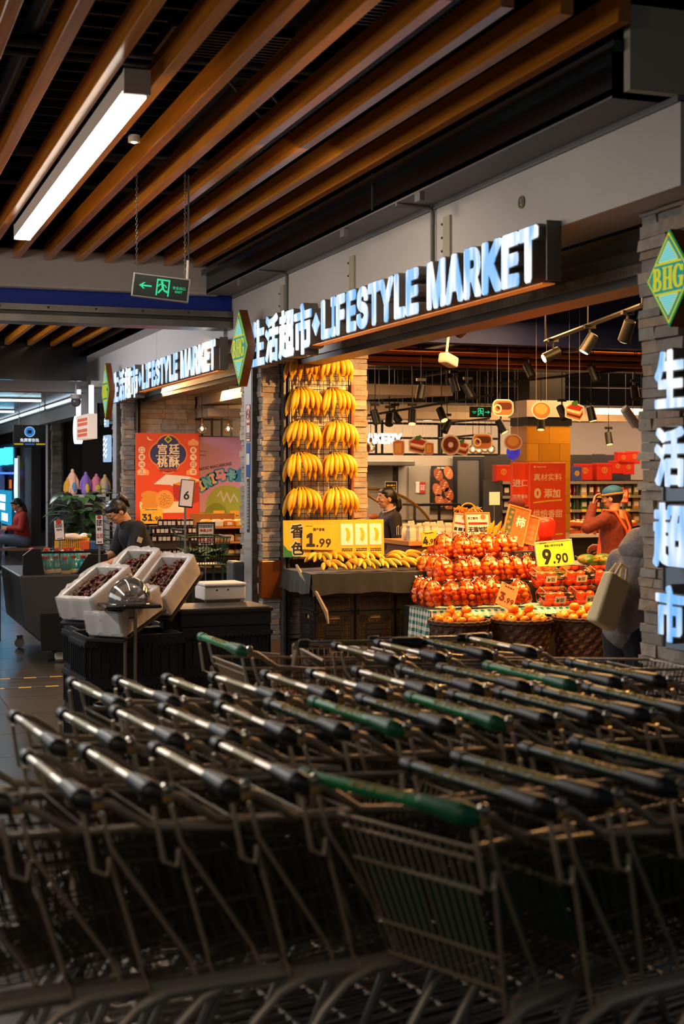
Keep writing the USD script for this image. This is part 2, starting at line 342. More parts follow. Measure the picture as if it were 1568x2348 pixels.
prt(nb, 'plate', ci(0, 0, .032), mat('plate_olive', '#4a4628', .4), -.006, .006); prt(nb, 'ring', ci(0, 0, .034).difference(ci(0, 0, .029)), mat('plate_gold', '#8a7a3a', .35, metal=.5), -.008, .004)
prt(nb, 'numeral', txt('1', .034), white_far, -.008)
# shutter lintels
wl = thing('trim_5', 'grey steel roller shutter lintel under the fascia', 'shutter lintel', kind='structure')
for y0, y1 in ((5.0, 12.24), (12.99, 18.7)):
    part(wl, 'hood', bb(3.80, 4.0, y0, y1, 2.88, 2.994), mat('shutter_hood', '#37332e', .6)); part(wl, 'slat_box', bb(3.765, 4.0, y0, y1, 2.80, 2.878), steel_dark)
    part(wl, 'bottom_rail', bb(3.735, 3.98, y0, y1, 2.745, 2.798), steel_m); part(wl, 'bottom_lip', bb(3.755, 3.97, y0, y1, 2.70, 2.745), steel_dark)

# ------------------------------------------------------------------ stone columns
def stones(par, seed, ox, oy, ux, uy, L, nx, ny, z0, z1, course=.045, cut=(.14, .34), deep=(.012, .036), mats=None):
    """courses of split stone on a face from (ox, oy) along (ux, uy), proud towards (nx, ny)"""
    rg = random.Random(seed); z = z0
    while z < z1 - .01:
        h = min(course * rg.uniform(.75, 1.3), z1 - z); t = 0
        if L <= .32: cuts = [L]
        else:
            cuts = []
            while t < L:
                t += rg.uniform(*cut); cuts.append(min(t, L))
                if L - t < .08: cuts[-1] = L; break
        a = 0
        for b in cuts:
            d = rg.uniform(*deep); e0, e1 = rg.uniform(-.006, .006), rg.uniform(-.006, .006)
            a_, b_ = (a - (.0 if a else .0) + .002 + (e0 if a == 0 else 0)), (b - .002 + (e1 if b == L else 0))
            V = []
            for (tt, zz, dd) in ((a_, z + .0015, 0), (b_, z + .0015, 0), (b_, z + h - .0015, 0), (a_, z + h - .0015, 0), (a_, z + .0015, d), (b_, z + .0015, d), (b_, z + h - .0015, d), (a_, z + h - .0015, d)):
                if dd: dd += rg.uniform(-.006, .006); zz += rg.uniform(-.002, .002)
                V.append((ox + ux * tt + nx * dd, oy + uy * tt + ny * dd, zz))
            m = trimesh.Trimesh(V, [(0, 2, 1), (0, 3, 2), (4, 5, 6), (4, 6, 7), (0, 1, 5), (0, 5, 4), (1, 2, 6), (1, 6, 5), (2, 3, 7), (2, 7, 6), (3, 0, 4), (3, 4, 7)], process=False)
            m.fix_normals() if False else None
            part(par, 'stone', m, rg.choice(mats or stone_m)); a = b
        z += h
def column(Y0, seed, label, course=.045, back=False, zlow=.3):
    c = thing('column', label, 'column', kind='structure')
    part(c, 'core', bb(3.52, 4.47, Y0, Y0 + .7, 0, 2.994), mortar_m)
    stones(c, seed, 3.52, Y0 + .68, 0, -1, .26, -1, 0, zlow, 2.99, course)            # beyond the white post
    stones(c, seed + 1, 3.52, Y0 + .10, 0, -1, .12, -1, 0, zlow, 2.99, course)
    stones(c, seed + 2, 3.50, Y0, 1, 0, .16, 0, -1, zlow, 2.99, course)
    if back: stones(c, seed + 3, 3.73, Y0 + .0, 1, 0, .74, 0, -1, 2.0, 2.99, .06, (.16, .34), (.012, .026))
    else: stones(c, seed + 3, 4.32, Y0, 1, 0, .16, 0, -1, .7, 2.99, course)
    part(c, 'white_post', bb(3.44, 3.53, Y0 + .12, Y0 + .36, 0, 2.994), mat('post_white', '#a9a5a4', .4)); part(c, 'post_edge', bb(3.445, 3.53, Y0 + .098, Y0 + .118, 0, 2.994), steel_dark)
    part(c, 'shutter_channel', bb(3.662, 3.682, Y0 - .13, Y0, 0, 2.74), steel_dark); part(c, 'shutter_channel', bb(3.70, 3.718, Y0 - .13, Y0, 0, 2.74), black); part(c, 'channel_back', bb(3.682, 3.70, Y0 - .05, Y0, 0, 2.74), black)
    part(c, 'plinth', bb(3.475, 3.66, Y0 - .035, Y0 + .12, 0, .30), plinth_m); part(c, 'plinth', bb(3.47, 3.53, Y0 + .36, Y0 + .7, 0, .30), plinth_m)
    return c
c1 = column(12.0, 11, 'stone clad column with a white post between the two shop bays')
part(c1, 'copper_panel', rbox(3.575, 11.97, .83, .2, .10, .33, .008), copper_m); part(c1, 'plinth', bb(3.72, 4.47, 11.95, 12.0, 0, .28), plinth_m)
stones(c1, 91, 3.72, 12.0, 1, 0, .28, 0, -1, .30, .80, .05)
column(18.5, 31, 'stone clad column at the far end of the second shop bay', .056, True, .9)
column(25.0, 51, 'farthest stone clad column along the shop front', .085, False, .9)
cw = thing('wall_stone', 'narrow stone wall beside the farthest column', 'wall', kind='structure')
part(cw, 'core', bb(3.78, 5.0, 25.15, 25.9, 0, 2.7), mortar_m); stones(cw, 61, 3.78, 25.15, 1, 0, 1.0, 0, -1, .6, 2.7, .085, (.2, .45))
# right column, its shop front face towards us
c0 = thing('column', 'rough stone clad column at the right edge beside the shop entrance', 'column', kind='structure')
part(c0, 'core', bb(3.63, 4.6, 4.6, 5.88, 0, 2.994), mortar_m)
stones(c0, 71, 3.63, 5.90, 0, -1, .95, -1, 0, .35, 2.99, .05, (.12, .30), (.02, .055))
# ------------------------------------------------------------------ shop shell
sc = thing('ceiling_shop', 'dark open ceiling over the shop floor', 'ceiling', kind='structure')
part(sc, 'deck', bb(3.76, 15, 3, 22, 4.4, 4.5), void_m)
part(sc, 'blue_beam', bb(4.4, 14, 13.4, 13.6, 3.10, 4.4), blue_dark)
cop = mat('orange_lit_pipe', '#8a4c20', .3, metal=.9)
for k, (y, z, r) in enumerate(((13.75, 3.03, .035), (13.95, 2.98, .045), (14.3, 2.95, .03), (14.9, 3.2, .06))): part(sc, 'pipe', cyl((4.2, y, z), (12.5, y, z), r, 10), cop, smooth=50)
for y, z in ((15.6, 3.0), (16.8, 3.1), (17.8, 2.95), (15.0, 3.6)): part(sc, 'pipe', cyl((4.6, y, z), (12.5, y + .6, z + .1), .03, 8), pipe_m)
for x in (5.4, 7.0, 8.6, 10.2): part(sc, 'duct', bb(x, x + .5, 13.7, 20, 3.4, 3.8), duct_m)
for x in (6.2, 7.8, 9.4): part(sc, 'pipe', cyl((x, 13.7, 3.15), (x, 20, 3.15), .035, 8), pipe_m)
for (x, y) in [(5.6 + .55 * i, 14.6 + (i % 3) * 1.1) for i in range(11)]: part(sc, 'hanger_rod', cyl((x, y, 2.5), (x, y, 3.6), .004, 5), pipe_m)
wb = thing('wall_back', 'pale back wall of the bakery', 'wall', kind='structure')
bw = mat('bakery_wall', '#b4a796', .6)
part(wb, 'wall', bb(4.6, 15, 20.2, 20.35, 0, 3.1), bw)
part(wb, 'wall_upper', bb(4.6, 15, 20.15, 20.35, 2.85, 4.4), void_m)
wsd = thing('wall_side', 'dim side wall at the far right of the shop', 'wall', kind='structure'); part(wsd, 'wall', bb(14.8, 15, 3, 22, 0, 4.4), bw)
# ------------------------------------------------------------------ signs of the shop front (boards face -y in their own frame; -90 turns them to the walkway)
def glow(name, c, e, c2=None): return mat(name, '#0c0f12', .6, emit=e, ecol=c, spec=.2)
def streaky(name, c1, c2, e, sc=(14, 14, 3)):
    """lit acrylic face: the lamps behind it show as paler and bluer patches"""
    if name in MATS: return MATS[name]
    n = {'tc': ('texture_coordinate', {}), 'mp': ('mapping', {'scale': sc}), 'nz': ('noise_texture', {'scale': 1.0, 'detail': 1.0}), 'rp': ('rgb_ramp', {'ramp': [(.38, lin(c1)), (.62, lin(c2))]}),
         'p': ('principled_bsdf', {'base_color': (.12, .14, .16), 'roughness': .4, 'emission_strength': float(e)})}
    MATS[name] = usdkit.material(stage, '/World/Looks/' + name, n, [('tc.object', 'mp.vector'), ('mp.vector', 'nz.vector'), ('nz.fac', 'rp.fac'), ('rp.color', 'p.emission_color')], surface='p.BSDF')
    return MATS[name]
face_m = streaky('sign_face_glow', '#6db8ff', '#f4fbff', .98)
ret_m = mat('letter_return', '#6d6660', .5); amber_u = mat('letter_underglow', '#d07a2a', .4, emit=.25, ecol='#ff8a2a')

def letter_sign(p, spec, depth, big=False):
    """spec: list of (character, x, z, height, x stretch, font, bold)"""
    for ch, x, z, h, sx, fn, bo in spec:
        sh = pg((x, z - h / 2), (x + h * sx / 2, z), (x, z + h / 2), (x - h * sx / 2, z)) if ch == '<>' else txt(ch, h, x, z, fn, bo, sx, 'm', .9)
        b = part(p, 'letter', slab_of(sh.buffer(.006, 2), depth, -depth), ret_m)
        q = b; pm = usdkit.mesh(stage, q + '/letter_face', slab_of(sh, .006, -depth - .006), face_m)
def brand_sign(y_left, label):
    """the long lit sign; its frame starts at the left end as one faces the shop; (character, left, right, bottom, top) in metres along it"""
    p = thing('shop_sign', label, 'sign', (3.4, y_left, 0), -90)
    ex = [('生', 575, 605, 839, 735), ('活', 607, 636, 833, 713), ('超', 638, 672, 822, 703), ('市', 673, 712, 812, 691), ('<>', 714, 731, 770, 717),
          ('L', 735, 756, 779, 693), ('I', 757, 767, 773, 686), ('F', 769, 789, 770, 678), ('E', 793, 814, 762, 668), ('S', 816, 842, 756, 659), ('T', 842, 869, 745, 647), ('Y', 868, 899, 738, 637),
          ('L', 902, 927, 730, 630), ('E', 929, 957, 721, 617), ('M', 977, 1018, 708, 594), ('A', 1019, 1060, 698, 583), ('R', 1062, 1100, 684, 566), ('K', 1103, 1147, 671, 555), ('E', 1148, 1187, 660, 533), ('T', 1186, 1231, 644, 514)]
    sp = []
    for ch, a, b, lo, hi in ex:
        cjk = ch in '生活超市'; y0, y1 = (11.98 - at(q, 700, X=3.28)[1] for q in (a, b)); m = (a + b) / 2
        z0, z1 = at(m, lo, X=3.28)[2], at(m, hi, X=3.28)[2]
        if ch not in '生活超市<>': z0, z1 = 2.722, 3.004
        if cjk: z0, z1 = 2.652, 3.035
        sp.append((ch, y0, y1, z0, z1))
    for ch, y0, y1, z0, z1 in sp:
        if ch == '<>': sh = pg((.0, -.5), (.5, 0), (0, .5), (-.5, 0))
        else: sh = txt(ch, 1, 0, 0, 'cjk' if ch in '生活超市' else 'inter', 4 if ch in '生活超市' else 6, 1, 'm', .9)
        b = sh.bounds; sh = affinity.translate(affinity.scale(sh, (y1 - y0) / (b[2] - b[0]), (z1 - z0) / (b[3] - b[1]), origin=((b[0] + b[2]) / 2, (b[1] + b[3]) / 2)), (y0 + y1) / 2 - (b[0] + b[2]) / 2, (z0 + z1) / 2 - (b[1] + b[3]) / 2)
        q = part(p, 'letter', slab_of(sh.buffer(.005, 2), .11, -.11), ret_m)
        usdkit.mesh(stage, q + '/letter_face', slab_of(sh, .006, -.118), face_m)
    x = sp[-1][2]
    part(p, 'mounting_rail', bb(.45, x, -.012, .01, 2.76, 2.79), steel_m); part(p, 'mounting_rail', bb(.45, x, -.012, .01, 2.92, 2.95), steel_m)
    part(p, 'end_cap', bb(x + .02, x + .03, -.08, .0, 2.72, 3.02), ret_m); part(p, 'amber_strip', bb(.6, x, -.09, -.02, 2.705, 2.712), amber_u)
brand_sign(11.98, 'long lit white shop sign with letters over the nearer shop entrance')
brand_sign(18.42, 'farther lit white shop sign with letters over the second shop bay')

dg, dy_, dt = glow('diamond_green', '#0e9a54', .55), glow('diamond_yellow', '#d8d420', .75), glow('diamond_teal', '#12a892', .55)
dw, dr = glow('diamond_pale', '#8fe6e6', .8), glow('diamond_red', '#e0481c', .6)
dside = mat('diamond_return', '#7a4218', .45)
def serif(ch):
    """roman capitals one unit tall"""
    if ch == 'B':
        o = union_all([rc(.16, .5, .17, 1), rc(.2, .96, .4, .07), rc(.2, .04, .4, .07), affinity.scale(Point(.33, .745).buffer(1, 16), .26, .255), affinity.scale(Point(.35, .265).buffer(1, 16), .32, .265)]).difference(sbox(-1, -1, 0, 2))
        return o.difference(affinity.scale(Point(.33, .745).buffer(1, 16), .12, .185).intersection(sbox(.245, 0, 2, 2))).difference(affinity.scale(Point(.35, .265).buffer(1, 16), .16, .195).intersection(sbox(.245, -1, 2, 2))).intersection(sbox(0, 0, 1, 1))
    if ch == 'H': return union_all([rc(.16, .5, .17, 1), rc(.60, .5, .17, 1), rc(.38, .5, .4, .08)] + [rc(x, z, .32, .06) for x in (.16, .60) for z in (.03, .97)])
    o = affinity.scale(Point(.38, .5).buffer(1, 20), .38, .51).difference(affinity.scale(Point(.40, .5).buffer(1, 20), .21, .44)).difference(sbox(.5, .42, .9, .70))
    return union_all([o, rc(.62, .25, .15, .42), rc(.60, .46, .30, .06), rc(.71, .82, .06, .26)])
def diamond(name, label, loc, w, h, depth):
    p = thing(name, label, 'sign', loc, -90)
    k = lambda s, dx=0, dz=0: pg((dx, dz - s * h / 2), (dx + s * w / 2, dz), (dx, dz + s * h / 2), (dx - s * w / 2, dz))
    part(p, 'box', slab_of(k(1), depth, 0), dside)
    prt(p, 'green_rim', k(1), dg, -.003, .003); prt(p, 'yellow_rim', k(.93).difference(k(.895)), dy_, -.006, .003); prt(p, 'face', k(.88), dt, -.005, .002)
    band = sbox(-w, -.145 * h, w, .145 * h)
    prt(p, 'band', k(.88).intersection(band), dt, -.0065, .001)
    for s in (1, -1):
        prt(p, 'band_edge', k(.86).intersection(sbox(-w, s * .155 * h - .01 * h, w, s * .155 * h + .01 * h)), dy_, -.008, .002)
        tri = pg((-.20 * w, s * .175 * h), (.20 * w, s * .175 * h), (0, s * .37 * h))
        prt(p, 'triangle_edge', tri.buffer(.012 * h, 1).difference(tri), dy_, -.008, .002)
        prt(p, 'striped_triangle', union_all([tri.intersection(sbox(-w, s * .18 * h + s * j * .022 * h - .008 * h, w, s * .18 * h + s * j * .022 * h + .008 * h)) for j in range(9)]), dw, -.0085, .002)
        prt(p, 'red_dot', ci(0, s * .415 * h, .014 * h), dr, -.0085, .002); prt(p, 'red_dot', ci(s * .40 * w, 0, .014 * h), dr, -.0085, .002)
    hh = .235 * h
    for ch, x in zip('BHG', (-.325, -.11, .115)):
        prt(p, 'letter', affinity.translate(affinity.scale(serif(ch), w * .27, hh, origin=(0, 0)), x * w, -hh / 2), dy_, -.012, .006)
    return p
diamond('emblem_sign', 'green and yellow diamond emblem sign at the left end of the nearer shop sign', (3.2, 11.65, 2.82), .55, .65, .07)
diamond('emblem_sign', 'far narrow-looking green diamond emblem sign before the second shop sign', (3.2, 18.05, 2.80), .55, .72, .07)
diamond('emblem_sign', 'bright diamond emblem sign on the stone column at the right edge', (3.36, at(1535, 640, X=3.36)[1], at(1535, 637, X=3.36)[2]), .36, .42, .15)
# upright lit characters on the right column, on a pale lit panel
vp = thing('panel_sign', 'tall pale panel carrying four lit upright characters on the right column', 'sign', (3.50, 5.32, 0), -90)
part(vp, 'panel', bb(-.22, .22, 0, .03, .98, 1.97), mat('panel_bluish', '#8292a8', .25)); part(vp, 'panel_edge', bb(-.235, -.22, -.01, .04, .98, 1.97), steel_m)
prt(vp, 'white_swoosh', [ln([(-.02, 1.62), (.02, 1.70), (.12, 1.76)], .012), pg((.0, 1.60), (.10, 1.74), (.14, 1.66), (.06, 1.58))], glow('swoosh', '#dfeaff', .5), -.003)
vs_y = [(868, 135, '生'), (1048, 138, '活'), (1228, 150, '超'), (1408, 130, '市')]
sp = []
for yy, hp, ch in vs_y:
    q = at(1532, yy, X=3.36); h = hp * (q[0] * SN + q[1] * CS) / FPX
    sp.append((ch, 5.32 - q[1], q[2], h, .92, 'cjk', 4))
letter_sign(vp, sp, .13)
for k in range(4): part(vp, 'bracket', bb(-.1, .1, -.01, .12, sp[k][2] - .02, sp[k][2] + .02), steel_dark)

# ------------------------------------------------------------------ linear luminaire between the slats
ll = thing('strip_light', 'long glowing linear light hanging between the wooden slats', 'ceiling light', (1.30, 0, 0))
lamp_m = mat('strip_lamp_glow', '#fff6e8', .4, emit=24, ecol='#fff0da'); house_m = mat('luminaire_white', '#c9bfb0', .4)
part(ll, 'housing', bb(-.06, .06, 6.53, 10.85, 3.53, 3.62), house_m); part(ll, 'diffuser', bb(-.05, .05, 6.55, 10.83, 3.505, 3.53), lamp_m)
part(ll, 'end_cap', bb(-.062, .062, 6.50, 6.53, 3.51, 3.625), house_m); part(ll, 'end_cap', bb(-.062, .062, 10.85, 10.88, 3.51, 3.625), house_m)
for y in (7.4, 10.0): part(ll, 'hanger', cyl((0, y, 3.62), (0, y, 4.6), .004, 5), pipe_m)
sd = thing('spotlight', 'small recessed white spotlight between the wooden slats beside the light', 'spotlight', (1.60, 8.1, 3.66)); part(sd, 'ring', lathe([(.02, 0), (.035, 0), (.035, .04), (.02, .04)], 14), house_m); part(sd, 'lamp', ball((0, 0, .01), .018, 1), lamp_m)

# ------------------------------------------------------------------ exit signs
exg, exb = glow('exit_green', '#2ef0a0', .85), mat('exit_black', '#061410', .3)
def running_man(x, z, h):
    u = h / 10
    body = [ci(x - .5 * u, z + 3.0 * u, .75 * u), ln([(x - .2 * u, z + 2.0 * u), (x + .3 * u, z - .4 * u)], 1.3 * u), ln([(x - .3 * u, z + 1.8 * u), (x - 1.8 * u, z + 1.6 * u), (x - 2.3 * u, z + .6 * u)], .65 * u),
            ln([(x + .2 * u, z + 1.8 * u), (x + 1.5 * u, z + 1.2 * u), (x + 2.1 * u, z + .3 * u)], .65 * u), ln([(x + .2 * u, z - .4 * u), (x - 1.0 * u, z - 1.7 * u), (x - 2.0 * u, z - 3.0 * u)], .9 * u),
            ln([(x + .3 * u, z - .4 * u), (x + 1.4 * u, z - 1.8 * u), (x + 2.6 * u, z - 1.9 * u), (x + 2.6 * u, z - 2.4 * u)], .9 * u)]
    frame = rc(x + .2 * u, z, 7.4 * u, 9.4 * u).difference(rc(x + .2 * u, z - .5 * u, 5.8 * u, 8.6 * u))
    return union_all(body), frame
def arrow(x, z, w, d):
    return union_all([rc(x, z, w, .13 * w), pg((x + d * .5 * w, z), (x + d * .18 * w, z + .27 * w), (x + d * .02 * w, z + .27 * w), (x + d * .30 * w, z), (x + d * .02 * w, z - .27 * w), (x + d * .18 * w, z - .27 * w))])
e1 = at(369, 660, d=8.85)
ex = thing('exit_sign', 'hanging green exit sign with a running man and a left arrow on chains', 'exit sign', e1, rot=(0, 6.5, -14))
part(ex, 'case', rbox(0, 0, 0, .355, .03, .15, .005), mat('alloy_frame', '#9a9690', .35, metal=.7)); prt(ex, 'face', rc(0, 0, .335, .132), exb, -.017, .003)
man, fr = running_man(.01, 0, .11); prt(ex, 'running_man', man, exg, -.019); prt(ex, 'door_frame', fr, exg, -.019); prt(ex, 'arrow', arrow(-.095, .0, .075, -1), exg, -.019)
prt(ex, 'lettering', [txt('安全出口', .019, .112, .008, 'cjk', 0), txt('EXIT', .012, .112, -.016, 'inter', 2, 1.25)], exg, -.019)
chm = mat('chain_steel', '#6d6a66', .35, metal=.9)
for x, r in ((-.15, 1), (.15, 0)):
    L = .70; part(ex, 'chain', cat_([mv(tube([(.006 * math.cos(t), 0, .011 * math.sin(t)) for t in np.linspace(0, 2 * math.pi, 9)[:-1]], .0018, 4, True), (x - .115 * (.07 + k * .0185), 0, .075 + k * .0185), rz=90 * (k % 2)) for k in range(int(L / .0185))]), chm)
part(ex, 'cable', tube([(.155, .01, .07), (.15, .012, .2), (.12, .01, .45), (.09, .01, .72)], .006, 6), mat('cable_black', '#0c0c0c', .5)); part(ex, 'cable_sleeve', cyl((.154, 0, .075), (.146, 0, .19), .008, 8), house_m)
q = at(1101, 945, Y=14.6)
ex2 = thing('exit_sign', 'small green exit sign with a right arrow hanging inside the shop', 'exit sign', q)
part(ex2, 'case', bx(0, 0, 0, .255, .03, .12), exb); man, fr = running_man(-.005, 0, .095); prt(ex2, 'running_man', man, exg, -.017); prt(ex2, 'door_frame', fr, exg, -.017); prt(ex2, 'arrow', arrow(.08, 0, .06, 1), exg, -.017)
prt(ex2, 'lettering', [txt('安全出口', .013, -.08, .004, 'cjk', 0), txt('EXIT', .009, -.08, -.012, 'inter', 2, 1.2)], exg, -.017); part(ex2, 'hanger', cyl((0, 0, .06), (0, 0, 2.03), .003, 5), pipe_m)
# notices on the white post
npst = thing('notice_plate', 'narrow red and white no smoking notice on the white post', 'sign', (3.438, 12.215, 0), -90)
wht, red = mat('print_white', '#d8d2c8', .5), mat('print_red', '#b0281c', .5); inkm = mat('print_ink', '#17140f', .6); yel = mat('print_yellow', '#e8c52a', .5); org = mat('print_orange', '#e8521c', .5)
za, zb = at(571, 928, X=3.438)[2], at(571, 1012, X=3.438)[2]; zc = (za + zb) / 2
prt(npst, 'plate', rc(0, zc, .125, za - zb), wht, -.002, .003); rz_ = za - .085
prt(npst, 'prohibition_ring', [ci(0, rz_, .05).difference(ci(0, rz_, .038)), ln([(-.03, rz_ + .03), (.03, rz_ - .03)], .009)], red, -.005); prt(npst, 'cigarette', [rc(-.004, rz_, .05, .009)], inkm, -.004)
prt(npst, 'lettering', txt('禁止吸烟', .024, 0, rz_ - .085, 'cjk', 2, .9), red, -.004); prt(npst, 'small_print', scribble(0, zb + .05, .10, .06, 4, 3), inkm, -.004); part(npst, 'frame', slab_of(rc(0, zc, .13, za - zb + .005).difference(rc(0, zc, .12, za - zb - .006)), .004, -.005), red)
nb2 = thing('notice_plate', 'narrow blue notice low on the white post', 'sign', (3.438, 12.215, 0), -90)
za, zb = at(571, 1016, X=3.438)[2], at(571, 1094, X=3.438)[2]; prt(nb2, 'plate', rc(0, (za + zb) / 2, .125, za - zb), mat('notice_blue', '#3a5f9a', .3), -.002, .003); prt(nb2, 'pale_field', rc(0, zb + .16, .10, .10), wht, -.004)
nb3 = thing('notice_plate', 'tall black notice with a column of small white marks on the white post', 'sign', (3.438, 12.215, 0), -90)
za, zb = at(573, 1095, X=3.438)[2], at(573, 1221, X=3.438)[2]; prt(nb3, 'plate', rc(0, (za + zb) / 2, .075, za - zb), inkm, -.002, .003); prt(nb3, 'yellow_top', rc(0, za - .006, .075, .012), yel, -.004)
prt(nb3, 'mark', [scribble(0, za - .05 - .0285 * k, .034, .022, 4, k + 20, .3) for k in range(15)], wht, -.004)
ib = at(544, 1324, X=3.46); ibx = thing('junction_box', 'grey metal box on the left side of the shop column', 'box', (3.47, 12.62, ib[2])); part(ibx, 'body', rbox(-.04, 0, 0, .09, .26, .31, .01), mat('box_grey', '#55565c', .4)); part(ibx, 'lid', rbox(-.088, 0, 0, .01, .24, .29, .004), mat('box_grey2', '#62636a', .35))
# ------------------------------------------------------------------ shopping trolleys: nose towards +x, handle across y at x = 0
chrome = mat('cart_chrome', '#b0a89c', .2, metal=.95); wire_m = mat('cart_wire', '#a0907c', .36, metal=.55); basket_m = mat('basket_wire', '#655a4c', .4, metal=.72); bright_m = mat('bright_wire', '#c0b09a', .34, metal=.55); frame_m = mat('cart_frame', '#a89e92', .4, metal=.55)
grip_k = mat('grip_black', '#101318', .42); grip_g = mat('grip_green', '#0a5a3c', .4); bar_k = mat('handle_dark_green', '#0d2a20', .3); bar_g = mat('handle_green', '#0f7a45', .3)
coin_m = mat('coin_lock_amber', '#9a7430', .45); flap_g = mat('flap_green', '#0b4a33', .5); tyre_m = mat('caster_tyre', '#1a1a1c', .6); label_m = mat('handle_label', '#b09a3c', .45)
def make_cart(kind, label, group):
    """kind: chrome, green, dark"""
    p = thing('shopping_cart', label, 'shopping cart', (0, 0, -50), group=group)
    W, HZ = .27, 1.06
    if kind == 'chrome': part(p, 'handle_bar', cyl((0, -W + .05, HZ), (0, W - .05, HZ), .0115, 12), chrome, smooth=50)
    else: part(p, 'handle_bar', cyl((0, -W + .05, HZ), (0, W - .05, HZ),   .0148, 12), bar_g if kind == 'green' else bar_k, smooth=50)
    if kind != 'chrome':
        tx = txt('BHG  LIFESTYLE MARKET' if kind == 'dark' else 'BHG LIFESTYLE', .018, 0, 0, 'inter', 3, 1.0, 'm', 1.2); m = extr(tx, .0015)
        v = np.array(m.vertices); a = v[:, 1] / .0148 + .95; r = .0148 + v[:, 2] + .0004     # lettering wrapped round the bar, reading towards the shopper
        b_ = part(p, 'handle_print', trimesh.Trimesh(np.c_[-r * np.cos(a), -v[:, 0], HZ + r * np.sin(a)], m.faces, process=False), label_m)
    else:
        part(p, 'handle_sleeve', cyl((0, -.02, HZ), (0, .12, HZ), .0121, 12), mat('sleeve_olive', '#6a6134', .3, metal=.4), smooth=50)
    g = grip_g if kind == 'green' else grip_k
    for s in (-1, 1):
        if s < 0: part(p, 'grip', tm(Manifold.batch_hull([Manifold.sphere(.0185, 12).translate((0, s * (W - .14), HZ)), Manifold.sphere(.0265, 12).translate((.004, s * (W - .03), HZ - .004)), Manifold.sphere(.018, 12).translate((.03, s * (W - .008), HZ - .012))])), g, smooth=40)
        else: part(p, 'grip', tube([(0, W - .05, HZ), (0, W - .047, HZ), (0, W - .012, HZ), (0, W - .006, HZ)], [.0165, .019, .019, .014], 12), g, smooth=40)
        part(p, 'handle_arm', tube([(.02, s * W, HZ - .005), (.06, s * (W + .004), HZ - .015), (.15, s * (W - .004), HZ - .075), (.36, s * (W - .015), HZ - .10)], .010, 8), wire_m, smooth=50)
    part(p, 'coin_lock', rbox(.035, -W - .002, HZ - .016, .028, .018, .021, .006), coin_m); part(p, 'coin_lock_stub', ball((.03, -W - .004, HZ + .006), .014, 1), chrome)
    # basket: rim, rear gate, sides, floor, nose
    zt0, zt1, zb0, zb1, L = .985, .93, .638, .69, .86
    wt0, wt1, wb0, wb1 = .205, .170, .180, .150
    top = lambda t, s: np.array([.02 + t * L, -.048 * (1 - t) + s * (wt0 + (wt1 - wt0) * t), zt0 + (zt1 - zt0) * t])
    bot = lambda t, s: np.array([.16 + t * (L - .22), -.048 * (1 - t) + s * (wb0 + (wb1 - wb0) * t), zb0 + (zb1 - zb0) * t])
    rw = .0028
    part(p, 'basket_rim', tube([top(0, -1), top(1, -1), top(1, 1), top(0, 1)], .0065, 6), wire_m, smooth=50)
    for s in (-1, 1):
        w = [cyl(top(t, s), bot(t, s), rw, 4) for t in np.linspace(.0, 1, 22)]
        w += [cyl(top(0, s) * (1 - k) + bot(0, s) * k, top(1, s) * (1 - k) + bot(1, s) * k, rw * 1.2, 5) for k in (.12, .22, .58, .86, 1)]
        part(p, 'side_wires', cat_(w), basket_m)
        part(p, 'frame_brace', tube([(.04, s * (W + .006), HZ - .03), (.06, s * (W + .012), .95), (.26, s * (wb0 + .035), zb0 + .03), (.28, s * (wb0 + .035), zb0 - .02), (.255, s * (wb0 + .03), zb0 - .03)], .0058, 6), bright_m, smooth=50)
        part(p, 'frame_brace', tube([(.0, s * (W + .004), HZ - .03), (.02, s * (W + .014), .91), (.05, s * (W + .014), .895), (.055, s * (W + .01), .93), (.175, s * (wb0 + .03), zb0 - .05)], .0058, 6), bright_m, smooth=50)
    gate = [cyl(top(0, -1) * (1 - k) + top(0, 1) * k, bot(0, -1) * (1 - k) + bot(0, 1) * k, rw, 4) for k in np.linspace(0, 1, 17)]
    gate += [cyl(top(0, -1) * (1 - k) + bot(0, -1) * k, top(0, 1) * (1 - k) + bot(0, 1) * k, rw * 1.3, 5) for k in (0, .08, .30, .74, .98)]
    part(p, 'rear_gate', cat_(gate), bright_m if kind == 'green' else basket_m)
    if kind != 'chrome':
        for y0, y1 in ((-.17, -.012), (.012, .17)):
            c_ = lambda y, k: top(0, 0) * (1 - k) + bot(0, 0) * k + np.array([.012, y * (1 - .13 * k), 0])
            V = [c_(y0, .30), c_(y1, .30), c_(y1, .74), c_(y0, .74)]; V = V + [v + np.array([.006, 0, .002]) for v in V]
            fl_ = part(p, 'seat_flap', trimesh.Trimesh(V, [(0, 1, 2), (0, 2, 3), (4, 6, 5), (4, 7, 6), (0, 4, 5), (0, 5, 1), (1, 5, 6), (1, 6, 2), (2, 6, 7), (2, 7, 3), (3, 7, 4), (3, 4, 0)], process=False), flap_g)
    part(p, 'nose_wires', cat_([cyl(top(1, -1) * (1 - k) + top(1, 1) * k, bot(1, -1) * (1 - k) + bot(1, 1) * k, rw, 4) for k in np.linspace(0, 1, 13)]), basket_m)
    part(p, 'floor_wires', cat_([cyl(bot(0, -1) * (1 - k) + bot(0, 1) * k, bot(1, -1) * (1 - k) + bot(1, 1) * k, rw, 4) for k in np.linspace(0, 1, 13)] + [cyl(bot(t, -1), bot(t, 1), rw, 4) for t in np.linspace(0, 1, 6)]), basket_m)
